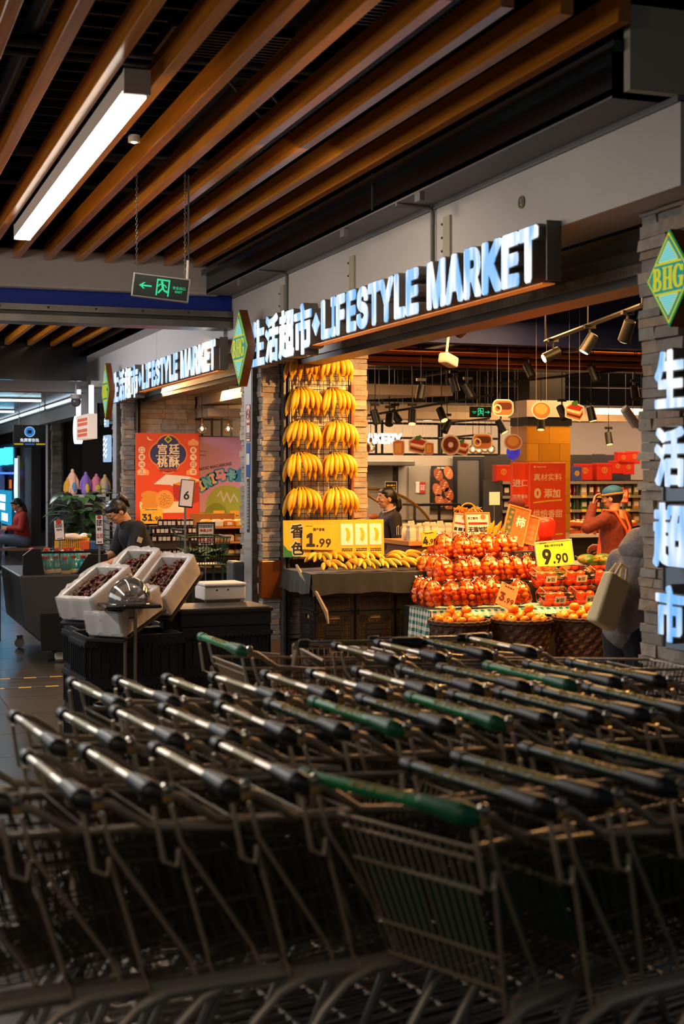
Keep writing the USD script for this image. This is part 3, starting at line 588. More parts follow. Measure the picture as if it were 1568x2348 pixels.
    # chassis: two looped tubes with casters
    for s in (-1, 1):
        part(p, 'side_plate', cat_([bb(.17, .60, s * .232 - .004, s * .232 + .004, .585, .628)]), frame_m)
        part(p, 'chassis_tube', tube([(.80, s * .17, .16), (.45, s * .20, .14), (.10, s * .235, .13), (.0, s * .24, .13), (-.07, s * .242, .16), (-.09, s * .242, .25), (-.02, s * .242, .40), (.07, s * .242, .525), (.13, s * .24, .578), (.20, s * .238, .603), (.30, s * .236, .605), (.55, s * .228, .60)], .0125, 10), frame_m, smooth=50)
        for x, y in ((.06, s * .24), (.76, s * .172)):
            w = part(p, 'caster', cat_([mv(lathe([(.0, -.014), (.058, -.014), (.0625, 0), (.058, .014), (0, .014)], 16), (x, y, .0625), rx=90)]), tyre_m, smooth=50)
            part(p, 'caster_fork', cat_([bb(x - .012, x + .012, y - .022, y - .017, .05, .14), bb(x - .012, x + .012, y + .017, y + .022, .05, .14), bb(x - .016, x + .016, y - .022, y + .022, .128, .14)]), frame_m)
    part(p, 'lower_rack', cat_([cyl((.10, y, .17), (.74, y * .72, .19), .005, 5) for y in np.linspace(-.22, .22, 7)] + [cyl((.12, -.23, .165), (.12, .23, .165), .008, 6), cyl((.72, -.17, .185), (.72, .17, .185), .008, 6)]), frame_m)
    return p
PROTO = {}
KIND = {'chrome': 'chrome-handled trolley with black grips', 'green': 'bright green-handled trolley', 'dark': 'dark-handled trolley with yellow lettering'}
def cart(kind, x, y, rz, label, group):
    """x, y: the near end of the handle"""
    a = math.radians(rz); w = .27
    loc = (x - w * math.sin(a), y + w * math.cos(a), 0)
    if kind not in PROTO:
        PROTO[kind] = p = make_cart(kind, label, group); xform(stage.GetPrimAtPath(p), loc, (0, 0, rz)); return p
    return copy(PROTO[kind], loc, (0, 0, rz), label, group)
def row(name, group, items, rz):
    n = len(items); rg = random.Random(len(name))
    for i, (kind, x, y, *r) in enumerate(items):
        o = ORD[i] if i < 20 else f'{i + 1}th'
        where = f'{o} from the left in {name}'
        cart(kind, x, y, (r[0] if r else rz) + rg.uniform(-1.5, 1.5), f'{KIND[kind]}, {where}', group)
C_, G_, D_ = 'chrome', 'green', 'dark'
row('the nearest row', 'nested trolleys, nearest row', [(G_, 1.225, 2.66, 22), (D_, 1.40, 2.66, 14), (D_, 1.56, 2.70, 13), (D_, 1.745, 2.74, 12), (D_, 1.93, 2.78, 12)], 13)
row('the front left row', 'nested trolleys, front left row', [(C_, -.03, 3.10), (C_, .14, 3.09), (C_, .325, 3.08), (C_, .493, 3.06), (C_, .65, 3.08), (C_, .82, 3.05), (C_, .985, 3.06)], 7)
kb = [C_, C_, C_, C_, C_, D_, G_, D_, G_, D_, D_, D_, D_]
row('the second row', 'nested trolleys, second row', [(k, .53 + .152 * i, 3.66 - .006 * i) for i, k in enumerate(kb)], 7)
kc = [C_, C_, C_, C_, C_, C_, C_, D_, D_, G_, D_, D_]
row('the third row', 'nested trolleys, third row', [(k, .80 + .165 * i, 4.27 - .01 * i) for i, k in enumerate(kc)], 8)
row('the back row', 'nested trolleys, back row', [(C_, 1.95, 4.92), (C_, 2.15, 4.95), (D_, 2.36, 4.98), (C_, 2.56, 5.0)], 6)
row('the crosswise pair behind', 'crosswise trolleys behind the rows', [(C_, 2.30, 5.45, 78), (C_, 2.62, 5.50, 80)], 80)
lone = cart(G_, 1.50, 5.42, 4, 'lone green-gripped shopping trolley standing behind the rows, an orange crate in its basket', None)
ob = thing('orange_crate', 'orange plastic crate lying in the basket of the lone trolley', 'crate', (1.98, 5.70, .65), 4)
orc = mat('crate_orange', '#d8571a', .5)
part(ob, 'floor', bb(-.2, .2, -.125, .125, .0, .012), orc)
for nm, a, b in (('side_wall', (-.2, .2), (-.125, -.117)), ('side_wall', (-.2, .2), (.117, .125)), ('end_wall', (-.2, -.192), (-.125, .125)), ('end_wall', (.192, .2), (-.125, .125))):
    part(ob, nm, cat_([bb(*a, *b, .012, .03), bb(*a, *b, .15, .18)] + ([bb(a[0] + .02 * k, a[0] + .02 * k + .008, *b, .03, .15) for k in range(20)] if nm == 'side_wall' else [bb(*a, b[0] + .02 * k, b[0] + .02 * k + .008, .03, .15) for k in range(13)])), orc)
# ------------------------------------------------------------------ bananas
ban_m = [mat(f'banana_{i}', c, .42, noise=(9, c2, .35, .8), spec=.4) for i, (c, c2) in enumerate([('#e0a01c', '#cf8c14'), ('#e6aa22', '#d89818'), ('#d89414', '#c48410')])]
ban_g = mat('banana_greenish', '#b9a526', .45, noise=(7, '#8f8a1e', .35, .75)); stem_m = mat('banana_stem', '#8a6a1c', .6); crown_m = mat('banana_crown', '#4a3412', .7)
def banana(base, d0, d1, L, r, n=7, seg=8):
    """one fruit from base, leaving along d0 and bending to d1"""
    d0, d1 = (np.array(v, float) / np.linalg.norm(v) for v in (d0, d1)); P = [np.array(base, float)]
    for k in range(seg): t = (k + .5) / seg; v = d0 * (1 - t) + d1 * t; P.append(P[-1] + v / np.linalg.norm(v) * L / seg)
    prof = [.32, .38, .80, .97, 1, 1, .95, .74, .22][:seg + 1]
    return tube(P, [r * q for q in prof], n)
def hanging_hand(seed, label, group):
    rg = random.Random(seed); p = thing('banana_hand', label, 'bananas', (0, 0, -50), group=group)
    part(p, 'crown', rbox(0, -.01, .0, .11, .05, .04, .015), crown_m); part(p, 'hook_wire', tube([(0, .0, .01), (0, -.005, .05), (0, .04, .07), (0, .07, .05)], .003, 5), chrome)
    for lay, (n, y, sp_, L) in enumerate(((7, -.055, 27, .23), (6, -.012, 22, .27))):
        for k in range(n):
            u = (k / (n - 1) - .5) * 2; a = math.radians(u * sp_ + rg.uniform(-3, 3))
            b = (u * .068, y, .005 - .014 * u * u)
            d0 = (math.sin(a) * 1.1, -.75 + .35 * lay, -.35); d1 = (math.sin(a) * .10, .24, -1)
            part(p, 'banana', banana(b, d0, d1, L * rg.uniform(.93, 1.05), .0225), rg.choice(ban_m), smooth=True)
    return p
ws = thing('wall_banana', 'pale stone facing behind the hanging bananas', 'wall', kind='structure')
part(ws, 'backing', bb(3.72, 4.32, 11.985, 12.0, .3, 2.95), mortar_m); stones(ws, 95, 3.73, 11.985, 1, 0, .58, 0, -1, 1.0, 2.9, .085, (.25, .5), (.012, .016), [mat('facing_cream', '#d8ccb4', .6), mat('facing_cream_b', '#cfc2a8', .6)])
gr = thing('wire_rack', 'black wire grid rack on the stone wall carrying the hanging bananas', 'rack', (0, 0, 0))
gm = mat('wire_black', '#191512', .45, metal=.5)
for k in range(10): part(gr, 'upright_wire', cyl((3.76 + .058 * k, 11.935, .98), (3.76 + .058 * k, 11.935, 2.86), .0022, 5), gm)
part(gr, 'cross_wires', cat_([cyl((3.755, 11.93, 1.0 + .0405 * k), (4.29, 11.93, 1.0 + .0405 * k), .0022, 4) for k in range(46)]), gm)
for x in (3.757, 4.288): part(gr, 'frame_rod', cyl((x, 11.935, .95), (x, 11.935, 2.88), .006, 6), gm)
part(gr, 'wooden_post', bb(4.30, 4.325, 11.90, 11.94, 1.0, 2.55), mat('post_wood', '#7a3a18', .5))
zrow = [2.80, 2.50, 2.215, 1.935, 1.63]; RN = ['top', 'second', 'middle', 'fourth', 'lowest']
hp = [hanging_hand(k, 'x', 'hands of bananas hanging on the rack') for k in range(3)]
for r, z in enumerate(zrow):
    for c, x in enumerate((3.82, 4.115)):
        lb = f'hand of yellow bananas hanging in the {RN[r]} row, {"left" if c == 0 else "right"} column of the rack'
        loc = (x + .012 * ((r * 7 + c * 3) % 3 - 1) + (.03 if c and r > 1 else 0), 11.875, z); i = (r * 2 + c) % 3
        if r * 2 + c < 3: xform(stage.GetPrimAtPath(hp[i]), loc, (0, 0, 6)); keys(stage.GetPrimAtPath(hp[i]), lb)
        else: copy(hp[i], loc, (0, 4 * (r % 3 - 1), 8 * (c - .5)), lb)

# ------------------------------------------------------------------ the banana table: black plastic crates under a black cloth
crate_m = mat('crate_black', '#16110c', .45); cloth_k = mat('cloth_black', '#0b0a09', .85, sheen=.2)
def crate_panel(L, H, th):
    o = [bb(-L / 2, L / 2, 0, th, 0, .02), bb(-L / 2, L / 2, 0, th, H - .03, H), bb(-L / 2, -L / 2 + .035, 0, th, 0, H), bb(L / 2 - .035, L / 2, 0, th, 0, H), bb(-.075, .075, 0, th * .8, .08, H - .10)]
    for x in np.arange(-L / 2 + .05, L / 2 - .04, .0165):
        if abs(x) > .075: o.append(bb(x - .0045, x + .0045, 0, th * .7, .02, H - .03))
        else: o += [bb(x - .0045, x + .0045, 0, th * .7, .02, .08), bb(x - .0045, x + .0045, 0, th * .7, H - .10, H - .068)]
    o += [bb(-L / 2 + .03, L / 2 - .03, 0, th * .7, z - .004, z + .004) for z in (.065, .115, .165) if z < H - .06] + [bb(-L / 2 + .03, -.05, 0, th * .7, H - .068, H - .03), bb(.05, L / 2 - .03, 0, th * .7, H - .068, H - .03), bb(-.05, .05, 0, th * .7, H - .072, H - .060)]
    return cat_(o)
def make_crate(W, D, H, label, group, m=crate_m):
    p = thing('plastic_crate', label, 'crate', (0, 0, -50), group=group)
    part(p, 'front_panel', mv(crate_panel(W, H, .012), (0, -D / 2, 0)), m); part(p, 'back_panel', mv(crate_panel(W, H, .012), (0, D / 2, 0), rz=180), m)
    part(p, 'side_panel', mv(crate_panel(D, H, .012), (-W / 2, 0, 0), rz=-90), m); part(p, 'side_panel', mv(crate_panel(D, H, .012), (W / 2, 0, 0), rz=90), m)
    part(p, 'cardboard_liner', cat_([bb(-W / 2 + .03, W / 2 - .03, -D / 2 + .022, -D / 2 + .026, .012, H - .02), bb(-W / 2 + .022, -W / 2 + .026, -D / 2 + .03, D / 2 - .03, .012, H - .02)]), mat('cardboard', '#e0a458', .8)); part(p, 'floor_grid', bb(-W / 2 + .01, W / 2 - .01, -D / 2 + .01, D / 2 - .01, .0, .008), m)
    return p
cr0 = None
for r in range(3):
    for c in range(4):
        lb = f'black slotted plastic crate under the banana table, {["lowest", "middle", "top"][r]} layer, {ORD[c]} stack from the left'
        loc = (3.885 + .362 * c, 11.36, .278 * r + .056)
        if cr0 is None: cr0 = make_crate(.352, .40, .272, lb, 'crates under the banana table'); xform(stage.GetPrimAtPath(cr0), loc)
        else: copy(cr0, loc, (0, 0, 0), lb)
def drape(x0, x1, y0, y1, z, drop, nx=40, ny=16, seed=0, amp=.012, sides=('f', 'l'), short=None):
    """a cloth over a table top: the top, a hanging front and left side with folds, one sheet"""
    V, F = [], []
    def grid(fn, nu, nv):
        o = len(V)
        for i in range(nu + 1):
            for j in range(nv + 1): V.append(fn(i / nu, j / nv))
        for i in range(nu):
            for j in range(nv): a = o + i * (nv + 1) + j; F.append((a, a + nv + 1, a + nv + 2, a + 1))
    rg = random.Random(seed); ph = [rg.uniform(0, 6) for _ in range(4)]
    fold = lambda t, dz: amp * dz * (math.sin(22 * t + ph[0]) + .6 * math.sin(41 * t + ph[1]))
    dr = lambda t: drop * (1 if short is None else .14 + .86 / (1 + math.exp((t - short) * 40))) * (1 + .06 * math.sin(5 * t + ph[2]) + .03 * math.sin(17 * t + ph[3]))
    grid(lambda u, v: (x0 + (x1 - x0) * u, y0 + (y1 - y0) * v, z + .003 * math.sin(31 * u + 7 * v)), 24, 10)
    if 'f' in sides: grid(lambda u, v: (x0 + (x1 - x0) * u, y0 - .004 - abs(fold(u * (x1 - x0), v)) - .01 * v, z - v * dr(u * (x1 - x0))), nx, ny)
    if 'l' in sides: grid(lambda u, v: (x0 - .004 - abs(fold(u * (y1 - y0) + 3, v)) - .01 * v, y1 + (y0 - y1) * u, z - v * (drop if short else dr(u * (y1 - y0) + 2))), nx // 2, ny)
    F3 = [t for a, b, c, d in F for t in ((a, b, c), (a, c, d))]
    return trimesh.Trimesh(V, F3, process=False)
tb = thing('table_board', 'dark board lying across the top of the black crates', 'board', (0, 0, 0)); part(tb, 'board', bb(3.69, 5.2, 11.14, 11.93, .893, .915), black)
solo('black_cloth', drape(3.67, 5.22, 11.12, 11.93, .927, .17, seed=4), cloth_k, 'black cloth covering the banana table with bananas lying on it', 'cloth', smooth=40)
ct = solo('torn_paper', tube([(3.66, 11.5, .98), (3.665, 11.36, .90), (3.70, 11.10, .78), (3.78, 11.08, .62), (3.80, 11.07, .52)], [.012, .02, .016, .02, .008], 5), mat('paper_tan', '#8a7a60', .7), 'strip of torn tan wrapping paper hanging at the left corner of the banana table', 'paper')
def table_bunch(seed, n, label, green=False):
    rg = random.Random(seed); p = thing('banana_bunch', label, 'bananas', (0, 0, -50), group='bunches of bananas lying on the black table')
    part(p, 'crown', ball((0, 0, .035), (.022, .028, .018), 1), crown_m)
    for k in range(n):
        u = (k / (n - 1) - .5) * 2; lay = k % 2; a = math.radians(u * 38); m = ban_g if green and k % 2 else rg.choice(ban_m)
        part(p, 'banana', banana((.014 * math.sin(a) , -.008 + .0, .042 + .022 * lay), (math.sin(a), -math.cos(a), .6), (math.sin(a) * .7, -math.cos(a), -.75), rg.uniform(.185, .215), .0215), m, smooth=True)
    return p
bp = [table_bunch(40, 5, 'x'), table_bunch(41, 6, 'x', True), table_bunch(42, 4, 'x')]; used = set()
lay = [(3.86, 11.27, 10), (3.90, 11.55, -25), (4.05, 11.30, 30), (4.04, 11.58, 5), (4.20, 11.27, -10), (4.20, 11.55, 25), (4.35, 11.60, 0), (4.36, 11.28, 5), (4.52, 11.32, 50), (4.52, 11.58, 60), (4.68, 11.34, 68), (4.69, 11.60, 75), (4.84, 11.36, 62), (4.86, 11.62, 70), (5.02, 11.60, 72), (5.0, 11.38, 66)]
for i, (x, y, rz) in enumerate(lay):
    k = i % 3; front = y < 11.45; nth = sorted(q[0] for q in lay if (q[1] < 11.45) == front).index(x)
    lb = f'{"greenish yellow" if k == 1 else "yellow"} banana bunch on the black table, {ORD[nth]} from the left in the {"front" if front else "rear"} row'
    loc = (x, y + .05, .930 + (0 if front else .045))
    if k not in used: used.add(k); xform(stage.GetPrimAtPath(bp[k]), loc, (0, 0, rz)); keys(stage.GetPrimAtPath(bp[k]), lb)
    else: copy(bp[k], loc, (0, 0, rz), lb)

# ------------------------------------------------------------------ price boards and posters of the fruit stand
signyel = mat('board_yellow', '#e9a526', .5); pole_m = mat('sign_pole', '#8a8a8c', .3, metal=.8); frame_k = mat('frame_black', '#101012', .4)
def price_board(name, label, loc, w, h, price, m=signyel, rot=(0, 0, 0), ink=inkm, big=.62, frame=None, seed=1, head=True, foot=True, small=None):
    p = thing(name, label, 'price sign', loc, rot=rot)
    part(p, 'card', rbox(0, .004, h / 2, w, .008, h, .003, 6), m)
    if frame: part(p, 'frame', slab_of(rc(0, h / 2, w + .02, h + .02).difference(rc(0, h / 2, w - .004, h - .004)), .014, -.004), frame)
    a, b = price.split('.') if '.' in price else (price, None)
    hh = h * big * (1 if b is None else .9); zz = h * .40
    ta = txt(a, hh, 0, zz, 'inter', 5); wa = ta.bounds[2] - ta.bounds[0]
    sh = [ta]
    if b:
        tb_ = txt('.' + b, hh * .62, 0, 0, 'inter', 3); wb_ = tb_.bounds[2] - tb_.bounds[0]; g = .04 * w; tot = wa + g + wb_; k = min(1, .9 * w / tot)
        sh = [affinity.translate(affinity.scale(ta, k, k, origin=(0, zz)), -tot * k / 2 + wa * k / 2, 0)]
        t2 = affinity.scale(tb_, k, k, origin=(0, 0)); bb_ = t2.bounds
        sh.append(affinity.translate(t2, tot * k / 2 - bb_[2], zz - hh * k / 2 - bb_[1]))
    prt(p, 'price', sh, ink, -.0025)
    if head: prt(p, 'small_print', ([] if small else [scribble(0, h * .88, w * .55, h * .09, 1, seed)]) + [scribble(-w * .3, h * .96, w * .2, h * .04, 1, seed + 1)], ink, -.002)
    if small: prt(p, 'product_name', txt(small, h * .12, 0, h * .83, 'cjk', 1), ink, -.002)
    return p
bn = thing('banana_poster', 'wide yellow banana poster board standing behind the banana table', 'poster', (3.64, 11.80, 1.03), rot=(-3, 0, 0))
bw_, bh_ = .935, .32
part(bn, 'board', bb(0, bw_, 0, .012, 0, bh_), signyel); prt(bn, 'leaf_corner', pg((0, 0), (.16, 0), (.10, .045), (.04, .06), (0, .11)), mat('print_green', '#1d6a3a', .5), -.002)
prt(bn, 'headline', [txt('香', .125, .125, .225, 'cjk', 3, .95), txt('色', .12, .125, .075, 'cjk', 3, .95)], inkm, -.004); prt(bn, 'headline_outline', [txt('香', .14, .125, .225, 'cjk', 8, .95), txt('色', .135, .125, .075, 'cjk', 8, .95)], wht, -.0025)
prt(bn, 'letter', txt('K', .05, .27, .05, 'inter', 4), inkm, -.003)
for k in range(3):
    x = .585 + .135 * k; prt(bn, 'picture_panel', rc(x, .19, .115, .19, .006), wht, -.003)
    t = np.linspace(-.9, 1.1, 12); prt(bn, 'printed_banana', Polygon([(x - .015 + .045 * math.cos(a), .185 + .07 * math.sin(a)) for a in t * 1.1] + [(x - .03 + .028 * math.cos(a), .19 + .06 * math.sin(a)) for a in t[::-1]]), ban_m[1], -.0045)
    prt(bn, 'caption', scribble(x, .055, .10, .03, 2, 70 + k), inkm, -.003)
price_board('price_card', 'yellow 1.99 price card in front of the banana poster', (3.95, 11.775, 1.09), .30, .215, '1.99', small='国产香蕉', rot=(-3, 2, 0))
q = at(986, 1252, Y=11.45); price_board('price_card', 'small yellow 4.98 price card leaning among the bananas', q, .155, .13, '4.98', rot=(0, -6, 8), small=None, seed=5)

# ------------------------------------------------------------------ the orange stand: stepped table, gingham cloth, bagged mandarins, boxed tomatoes
OFF = np.array([.13, .30, -.085])
st = thing('stepped_table', 'dark stepped display table under the bagged oranges', 'table', OFF)
dk = mat('stand_dark', '#1b140e', .7)
part(st, 'lower_step', bb(4.33, 6.45, 10.12, 10.75, .09, .74), dk); part(st, 'middle_base', bb(4.6, 6.4, 10.3, 11.3, .09, .74), dk); part(st, 'foot', bb(4.4, 6.4, 10.2, 10.7, .085, .09), dk); part(st, 'middle_step', bb(4.55, 6.45, 10.50, 11.0, .74, .915), dk); part(st, 'upper_step', bb(4.75, 5.75, 10.85, 11.4, .915, 1.08), dk)
part(st, 'right_block', bb(5.45, 6.45, 10.42, 10.55, .74, .90), dk)
def gingham(name, c1, c2, s):
    n = {'tc': ('texture_coordinate', {}), 'sx': ('separate_xyz', {}), 'u': ('math', {'math_type': 'add'}), 'p': ('principled_bsdf', {'roughness': .85})}
    L = [('tc.object', 'sx.vector'), ('sx.x', 'u.value1'), ('sx.y', 'u.value2')]
    for k, src in (('a', 'u.value'), ('b', 'sx.z')):
        n[k + '1'] = ('math', {'math_type': 'multiply', 'value2': s}); n[k + '2'] = ('math', {'math_type': 'fraction'}); n[k + '3'] = ('math', {'math_type': 'greater_than', 'value2': .5})
        L += [(src, k + '1.value1'), (k + '1.value', k + '2.value1'), (k + '2.value', k + '3.value1')]
    n['s'] = ('math', {'math_type': 'add'}); n['h'] = ('math', {'math_type': 'multiply', 'value2': .5}); n['m'] = ('mix', {'color1': lin(c1), 'color2': lin(c2)})
    L += [('a3.value', 's.value1'), ('b3.value', 's.value2'), ('s.value', 'h.value1'), ('h.value', 'm.fac'), ('m.color', 'p.base_color')]
    return usdkit.material(stage, '/World/Looks/' + name, n, L, surface='p.BSDF')
ging = gingham('gingham', '#e6dcc8', '#0f6a66', 17.0)
solo('gingham_cloth', drape(4.29, 6.48, 10.08, 10.52, .752, .40, nx=120, ny=20, seed=9, amp=.022, short=.27), ging, 'teal and white gingham cloth hanging from the edge of the orange stand', 'tablecloth', smooth=40, loc=OFF)
man_m = [mat(f'mandarin_{i}', c, .34, noise=(30, c2, .4, .7), bump=(220, .15), spec=.5) for i, (c, c2) in enumerate([('#f57c12', '#ec6a0c'), ('#fa8c1c', '#f07a12'), ('#ee6c0c', '#e25c08')])]
film_m = film('clear_film', '#fff6ea', gloss=.0, base=.0, rough=.06); film_2 = film('clear_box', '#fbf4ea', gloss=.0, base=.0, rough=.08)
tagw = mat('paper_white', '#dccfba', .5)
def make_bag(seed):
    rg = random.Random(seed); p = thing('orange_bag', 'x', 'bag of oranges', (0, 0, -50), group='bags of small oranges on the stepped stand')
    pts = []
    for z, n, rad in ((.030, 5, .050), (.075, 5, .054), (.120, 5, .046), (.158, 3, .030), (.190, 1, .0)):
        for k in range(n):
            a = 2 * math.pi * k / n + z * 20 + rg.uniform(-.2, .2); c = np.array([rad * math.cos(a) * 1.15, rad * math.sin(a) * .9, z + rg.uniform(-.006, .006)]); pts.append(c)
            part(p, 'mandarin', ball(c, (.0285, .0285, .0255), 2), rg.choice(man_m), smooth=True)
    V = []; n = 20; prof = [(.02, 0), (.075, .004), (.088, .03), (.090, .075), (.084, .13), (.066, .18), (.044, .212), (.020, .232), (.026, .246), (.034, .258)]
    m = lathe(prof, n); v = np.array(m.vertices); ang = np.arctan2(v[:, 1], v[:, 0]); w = np.clip((v[:, 2] - .15) / .06, 0, 1)
    k = 1 + .05 * np.sin(ang * 5 + seed) + .07 * meshkit.noise(v * 38, seed) + w * .25 * np.sin(ang * 7 + seed); v[:, 0] *= k * 1.08; v[:, 1] *= k * .92
    part(p, 'film', trimesh.Trimesh(v, m.faces, process=False), film_m, smooth=True); part(p, 'tape', lathe([(.021, .228), (.024, .232), (.023, .238)], 10), mat('tape_red', '#b03a1a', .4)); part(p, 'sticker', bb(-.018, .018, -.094, -.090, .145, .17), tagw)
    return p
gp = [make_bag(s) for s in (1, 2, 3)]; used = set(); nb_ = 0
rows_ = [('bottom', .755, [(4.40, 10.52, 40), (4.40, 10.38, 30), (4.40, 10.24, 20), (4.52, 10.19, 8), (4.64, 10.17, 0), (4.76, 10.17, 0), (4.88, 10.18, -5), (5.13, 10.17, 12)]),
         ('middle', .918, [(4.61, 10.90, 30), (4.62, 10.74, 25), (4.63, 10.58, 15), (4.78, 10.56, 0), (4.91, 10.57, 6), (5.04, 10.56, -6), (5.17, 10.57, 0), (5.30, 10.58, 4), (5.42, 10.62, 0)]),
         ('top', 1.083, [(4.83, 11.20, 10), (4.84, 11.02, 25), (4.96, 10.95, 0), (5.08, 10.94, 5), (5.20, 10.94, -8), (5.32, 10.95, 0), (5.43, 10.97, 10), (5.02, 11.12, 15), (5.26, 11.13, 0)])]
for nm, z, L in rows_:
    for i, (x, y, rz) in enumerate(L):
        k = nb_ % 3; nb_ += 1; lb = f'clear bag of small oranges on the {nm} step of the stand, {ORD[i]} from the left'
        rot = (-16 + (nb_ * 7) % 11, (nb_ * 5) % 13 - 6, rz + (nb_ * 11) % 40 - 20)
        if k not in used: used.add(k); xform(stage.GetPrimAtPath(gp[k]), OFF + (x, y, z + .018), rot, (1.0, 1.0, .90)); keys(stage.GetPrimAtPath(gp[k]), lb)
        else: copy(gp[k], OFF + (x, y, z + .018), rot, lb, scale=(1.0 + .05 * (nb_ % 3 - 1), 1.0, .86 + .03 * (nb_ % 4)))
tom = mat('persimmon_tomato', '#e0480e', .25, noise=(12, '#c8380a', .4, .7), spec=.6); leafg = mat('calyx_green', '#3c5a1e', .6)
def make_clam():
    p = thing('fruit_box', 'x', 'fruit box', (0, 0, -50), group='clear boxes of orange fruit on the stand'); rg = random.Random(3)
    for k, (x, y, z) in enumerate([(-.08, -.04, .035), (-.0, -.045, .034), (.078, -.04, .036), (-.075, .04, .035), (.005, .038, .035), (.08, .04, .036), (-.045, -.005, .088), (.04, -.01, .09)]):
        part(p, 'fruit', ball((x, y, z), (.038, .038, .033), 2), tom, smooth=True)
    part(p, 'tray', tm(Manifold.batch_hull([Manifold.sphere(.012, 8).translate((a * .112, b * .075, .012)) for a in (-1, 1) for b in (-1, 1)] + [Manifold.sphere(.01, 8).translate((a * .125, b * .088, .075)) for a in (-1, 1) for b in (-1, 1)])), film_2, smooth=40)
    part(p, 'lid', tm(Manifold.batch_hull([Manifold.sphere(.01, 8).translate((a * .125, b * .088, .08)) for a in (-1, 1) for b in (-1, 1)] + [Manifold.sphere(.012, 8).translate((a * .108, b * .07, .125)) for a in (-1, 1) for b in (-1, 1)])), film_2, smooth=40)
    part(p, 'rim', slab_of(rc(0, 0, .27, .19).difference(rc(0, 0, .252, .172)), .004) .apply_transform(trimesh.transformations.rotation_matrix(math.pi / 2, (1, 0, 0))).apply_translation((0, 0, .078)), film_2)
    la = part(p, 'label_card', bb(-.045, .055, -.1015, -.100, .055, .115), tagw); part(p, 'label_print', slab_of(union_all([scribble(.02, .085, .03, .035, 3, 4), ci(-.02, .08, .012), ln([(-.035, .10), (-.01, .085), (.0, .095)], .004)]), .001, -.103), leafg); part(p, 'sticker', bb(.085, .12, -.1, -.099, .105, .12), tagw)
    return p
cp = make_clam(); n0 = 0
for nm, z, y, xs in (('upper', .905, 10.47, (5.50, 5.78, 6.06, 6.34)), ('lower', .755, 10.24, (5.45, 5.73, 6.01, 6.29))):
    for i, x in enumerate(xs):
        lb = f'clear box of orange fruit, {ORD[i]} from the left in the {nm} row on the stand'; loc = OFF + (x, y - (.02 if nm == 'lower' else 0), z); rot = (18, 0, 4 * (i % 2) - 2)
        if n0 == 0: xform(stage.GetPrimAtPath(cp), loc, rot); keys(stage.GetPrimAtPath(cp), lb); n0 = 1
        else: copy(cp, loc, rot, lb)
q = at(1275, 1296, Y=10.90); price_board('price_board', 'large yellow 9.90 price board on the orange stand', (q[0], 10.90, q[2]), .36, .205, '9.90', rot=(-8, -3.5, 6), m=mat('board_lemon', '#efd238', .5), big=.72, frame=mat('board_rim', '#b9b18a', .4), seed=9, small='精品小柿子450g/盒')
solo('sign_block', bb(-.3, .12, .03, .10, -.02, .12), dk, 'dark block behind the large 9.90 board', 'block', loc=(q[0] - .05, 10.96, q[2]))
q = at(1155, 1392, Y=10.30); price_board('price_card', 'pinkish 3.99 price card tilted in front of the orange bags', (q[0], 10.30, q[2]), .165, .19, '3.99', m=mat('card_salmon', '#d98a5a', .5), rot=(-10, 24, 0), ink=mat('ink_brown', '#5a2412', .6), seed=12, big=.42)
# wicker baskets of persimmons
wick = mat('wicker_brown', '#4a2c14', .65, noise=(20, '#321c0c', .35, .7)); pers = [mat(f'persimmon_{i}', c, .3, noise=(8, c2, .35, .75), spec=.5) for i, (c, c2) in enumerate([('#e8860e', '#d87408'), ('#e4980f', '#d08408')])]
def make_basket(label):
    p = thing('wicker_basket', label, 'basket', (0, 0, -50), group=None); n, rows = 60, 26; V, F = [], []
    for j in range(rows + 1):
        z = .60 * j / rows; rr = .175 + .055 * (j / rows)
        for i in range(n): a = 2 * math.pi * i / n; k = .005 * (1 if ((i // 2) + (j // 2)) % 2 else -1); V.append(((rr + k) * math.cos(a), (rr + k) * math.sin(a), z))
    for j in range(rows):
        for i in range(n): a, b, c, d = j * n + i, j * n + (i + 1) % n, (j + 1) * n + (i + 1) % n, (j + 1) * n + i; F += [(a, b, c), (a, c, d)]
    part(p, 'woven_wall', trimesh.Trimesh(V, F, process=False), wick)
    for k in range(2): part(p, 'rim', tube([(.235 * math.cos(t), .235 * math.sin(t), .60 + .015 * k + .004 * math.sin(24 * t + 3 * k)) for t in np.linspace(0, 2 * math.pi, 61)[:-1]], .012, 6, True), wick, smooth=60)
    part(p, 'filler', lathe([(0, .59), (.18, .575), (.21, .56)], 20), dk); part(p, 'base', lathe([(0, .0), (.175, 0), (.175, .01)], 20), wick)
    return p
b0 = None; pf = None; BN = ['left', 'middle', 'right']
def make_pers():
    p = thing('persimmon', 'x', 'persimmon', (0, 0, -50), group='persimmons in the wicker baskets'); v = ball((0, 0, 0), 1, 3); a = np.array(v.vertices); th = np.arctan2(a[:, 1], a[:, 0]); k = 1 + .035 * np.cos(4 * th); a *= (np.c_[k, k, np.ones(len(k))] * np.array([.041, .041, .031])); a[:, 2] -= .006 * np.exp(-(a[:, 0] ** 2 + a[:, 1] ** 2) / .0001) * np.sign(a[:, 2])
    part(p, 'body', trimesh.Trimesh(a, v.faces, process=False), pers[0], smooth=True); part(p, 'calyx', cat_([mv(extr(pg((0, -.005), (.016, -.007), (.02, 0), (.016, .007), (0, .005)), .002), (0, 0, .0255), rz=90 * q_) for q_ in range(4)]), mat('calyx_dry', '#5a4420', .8)); return p
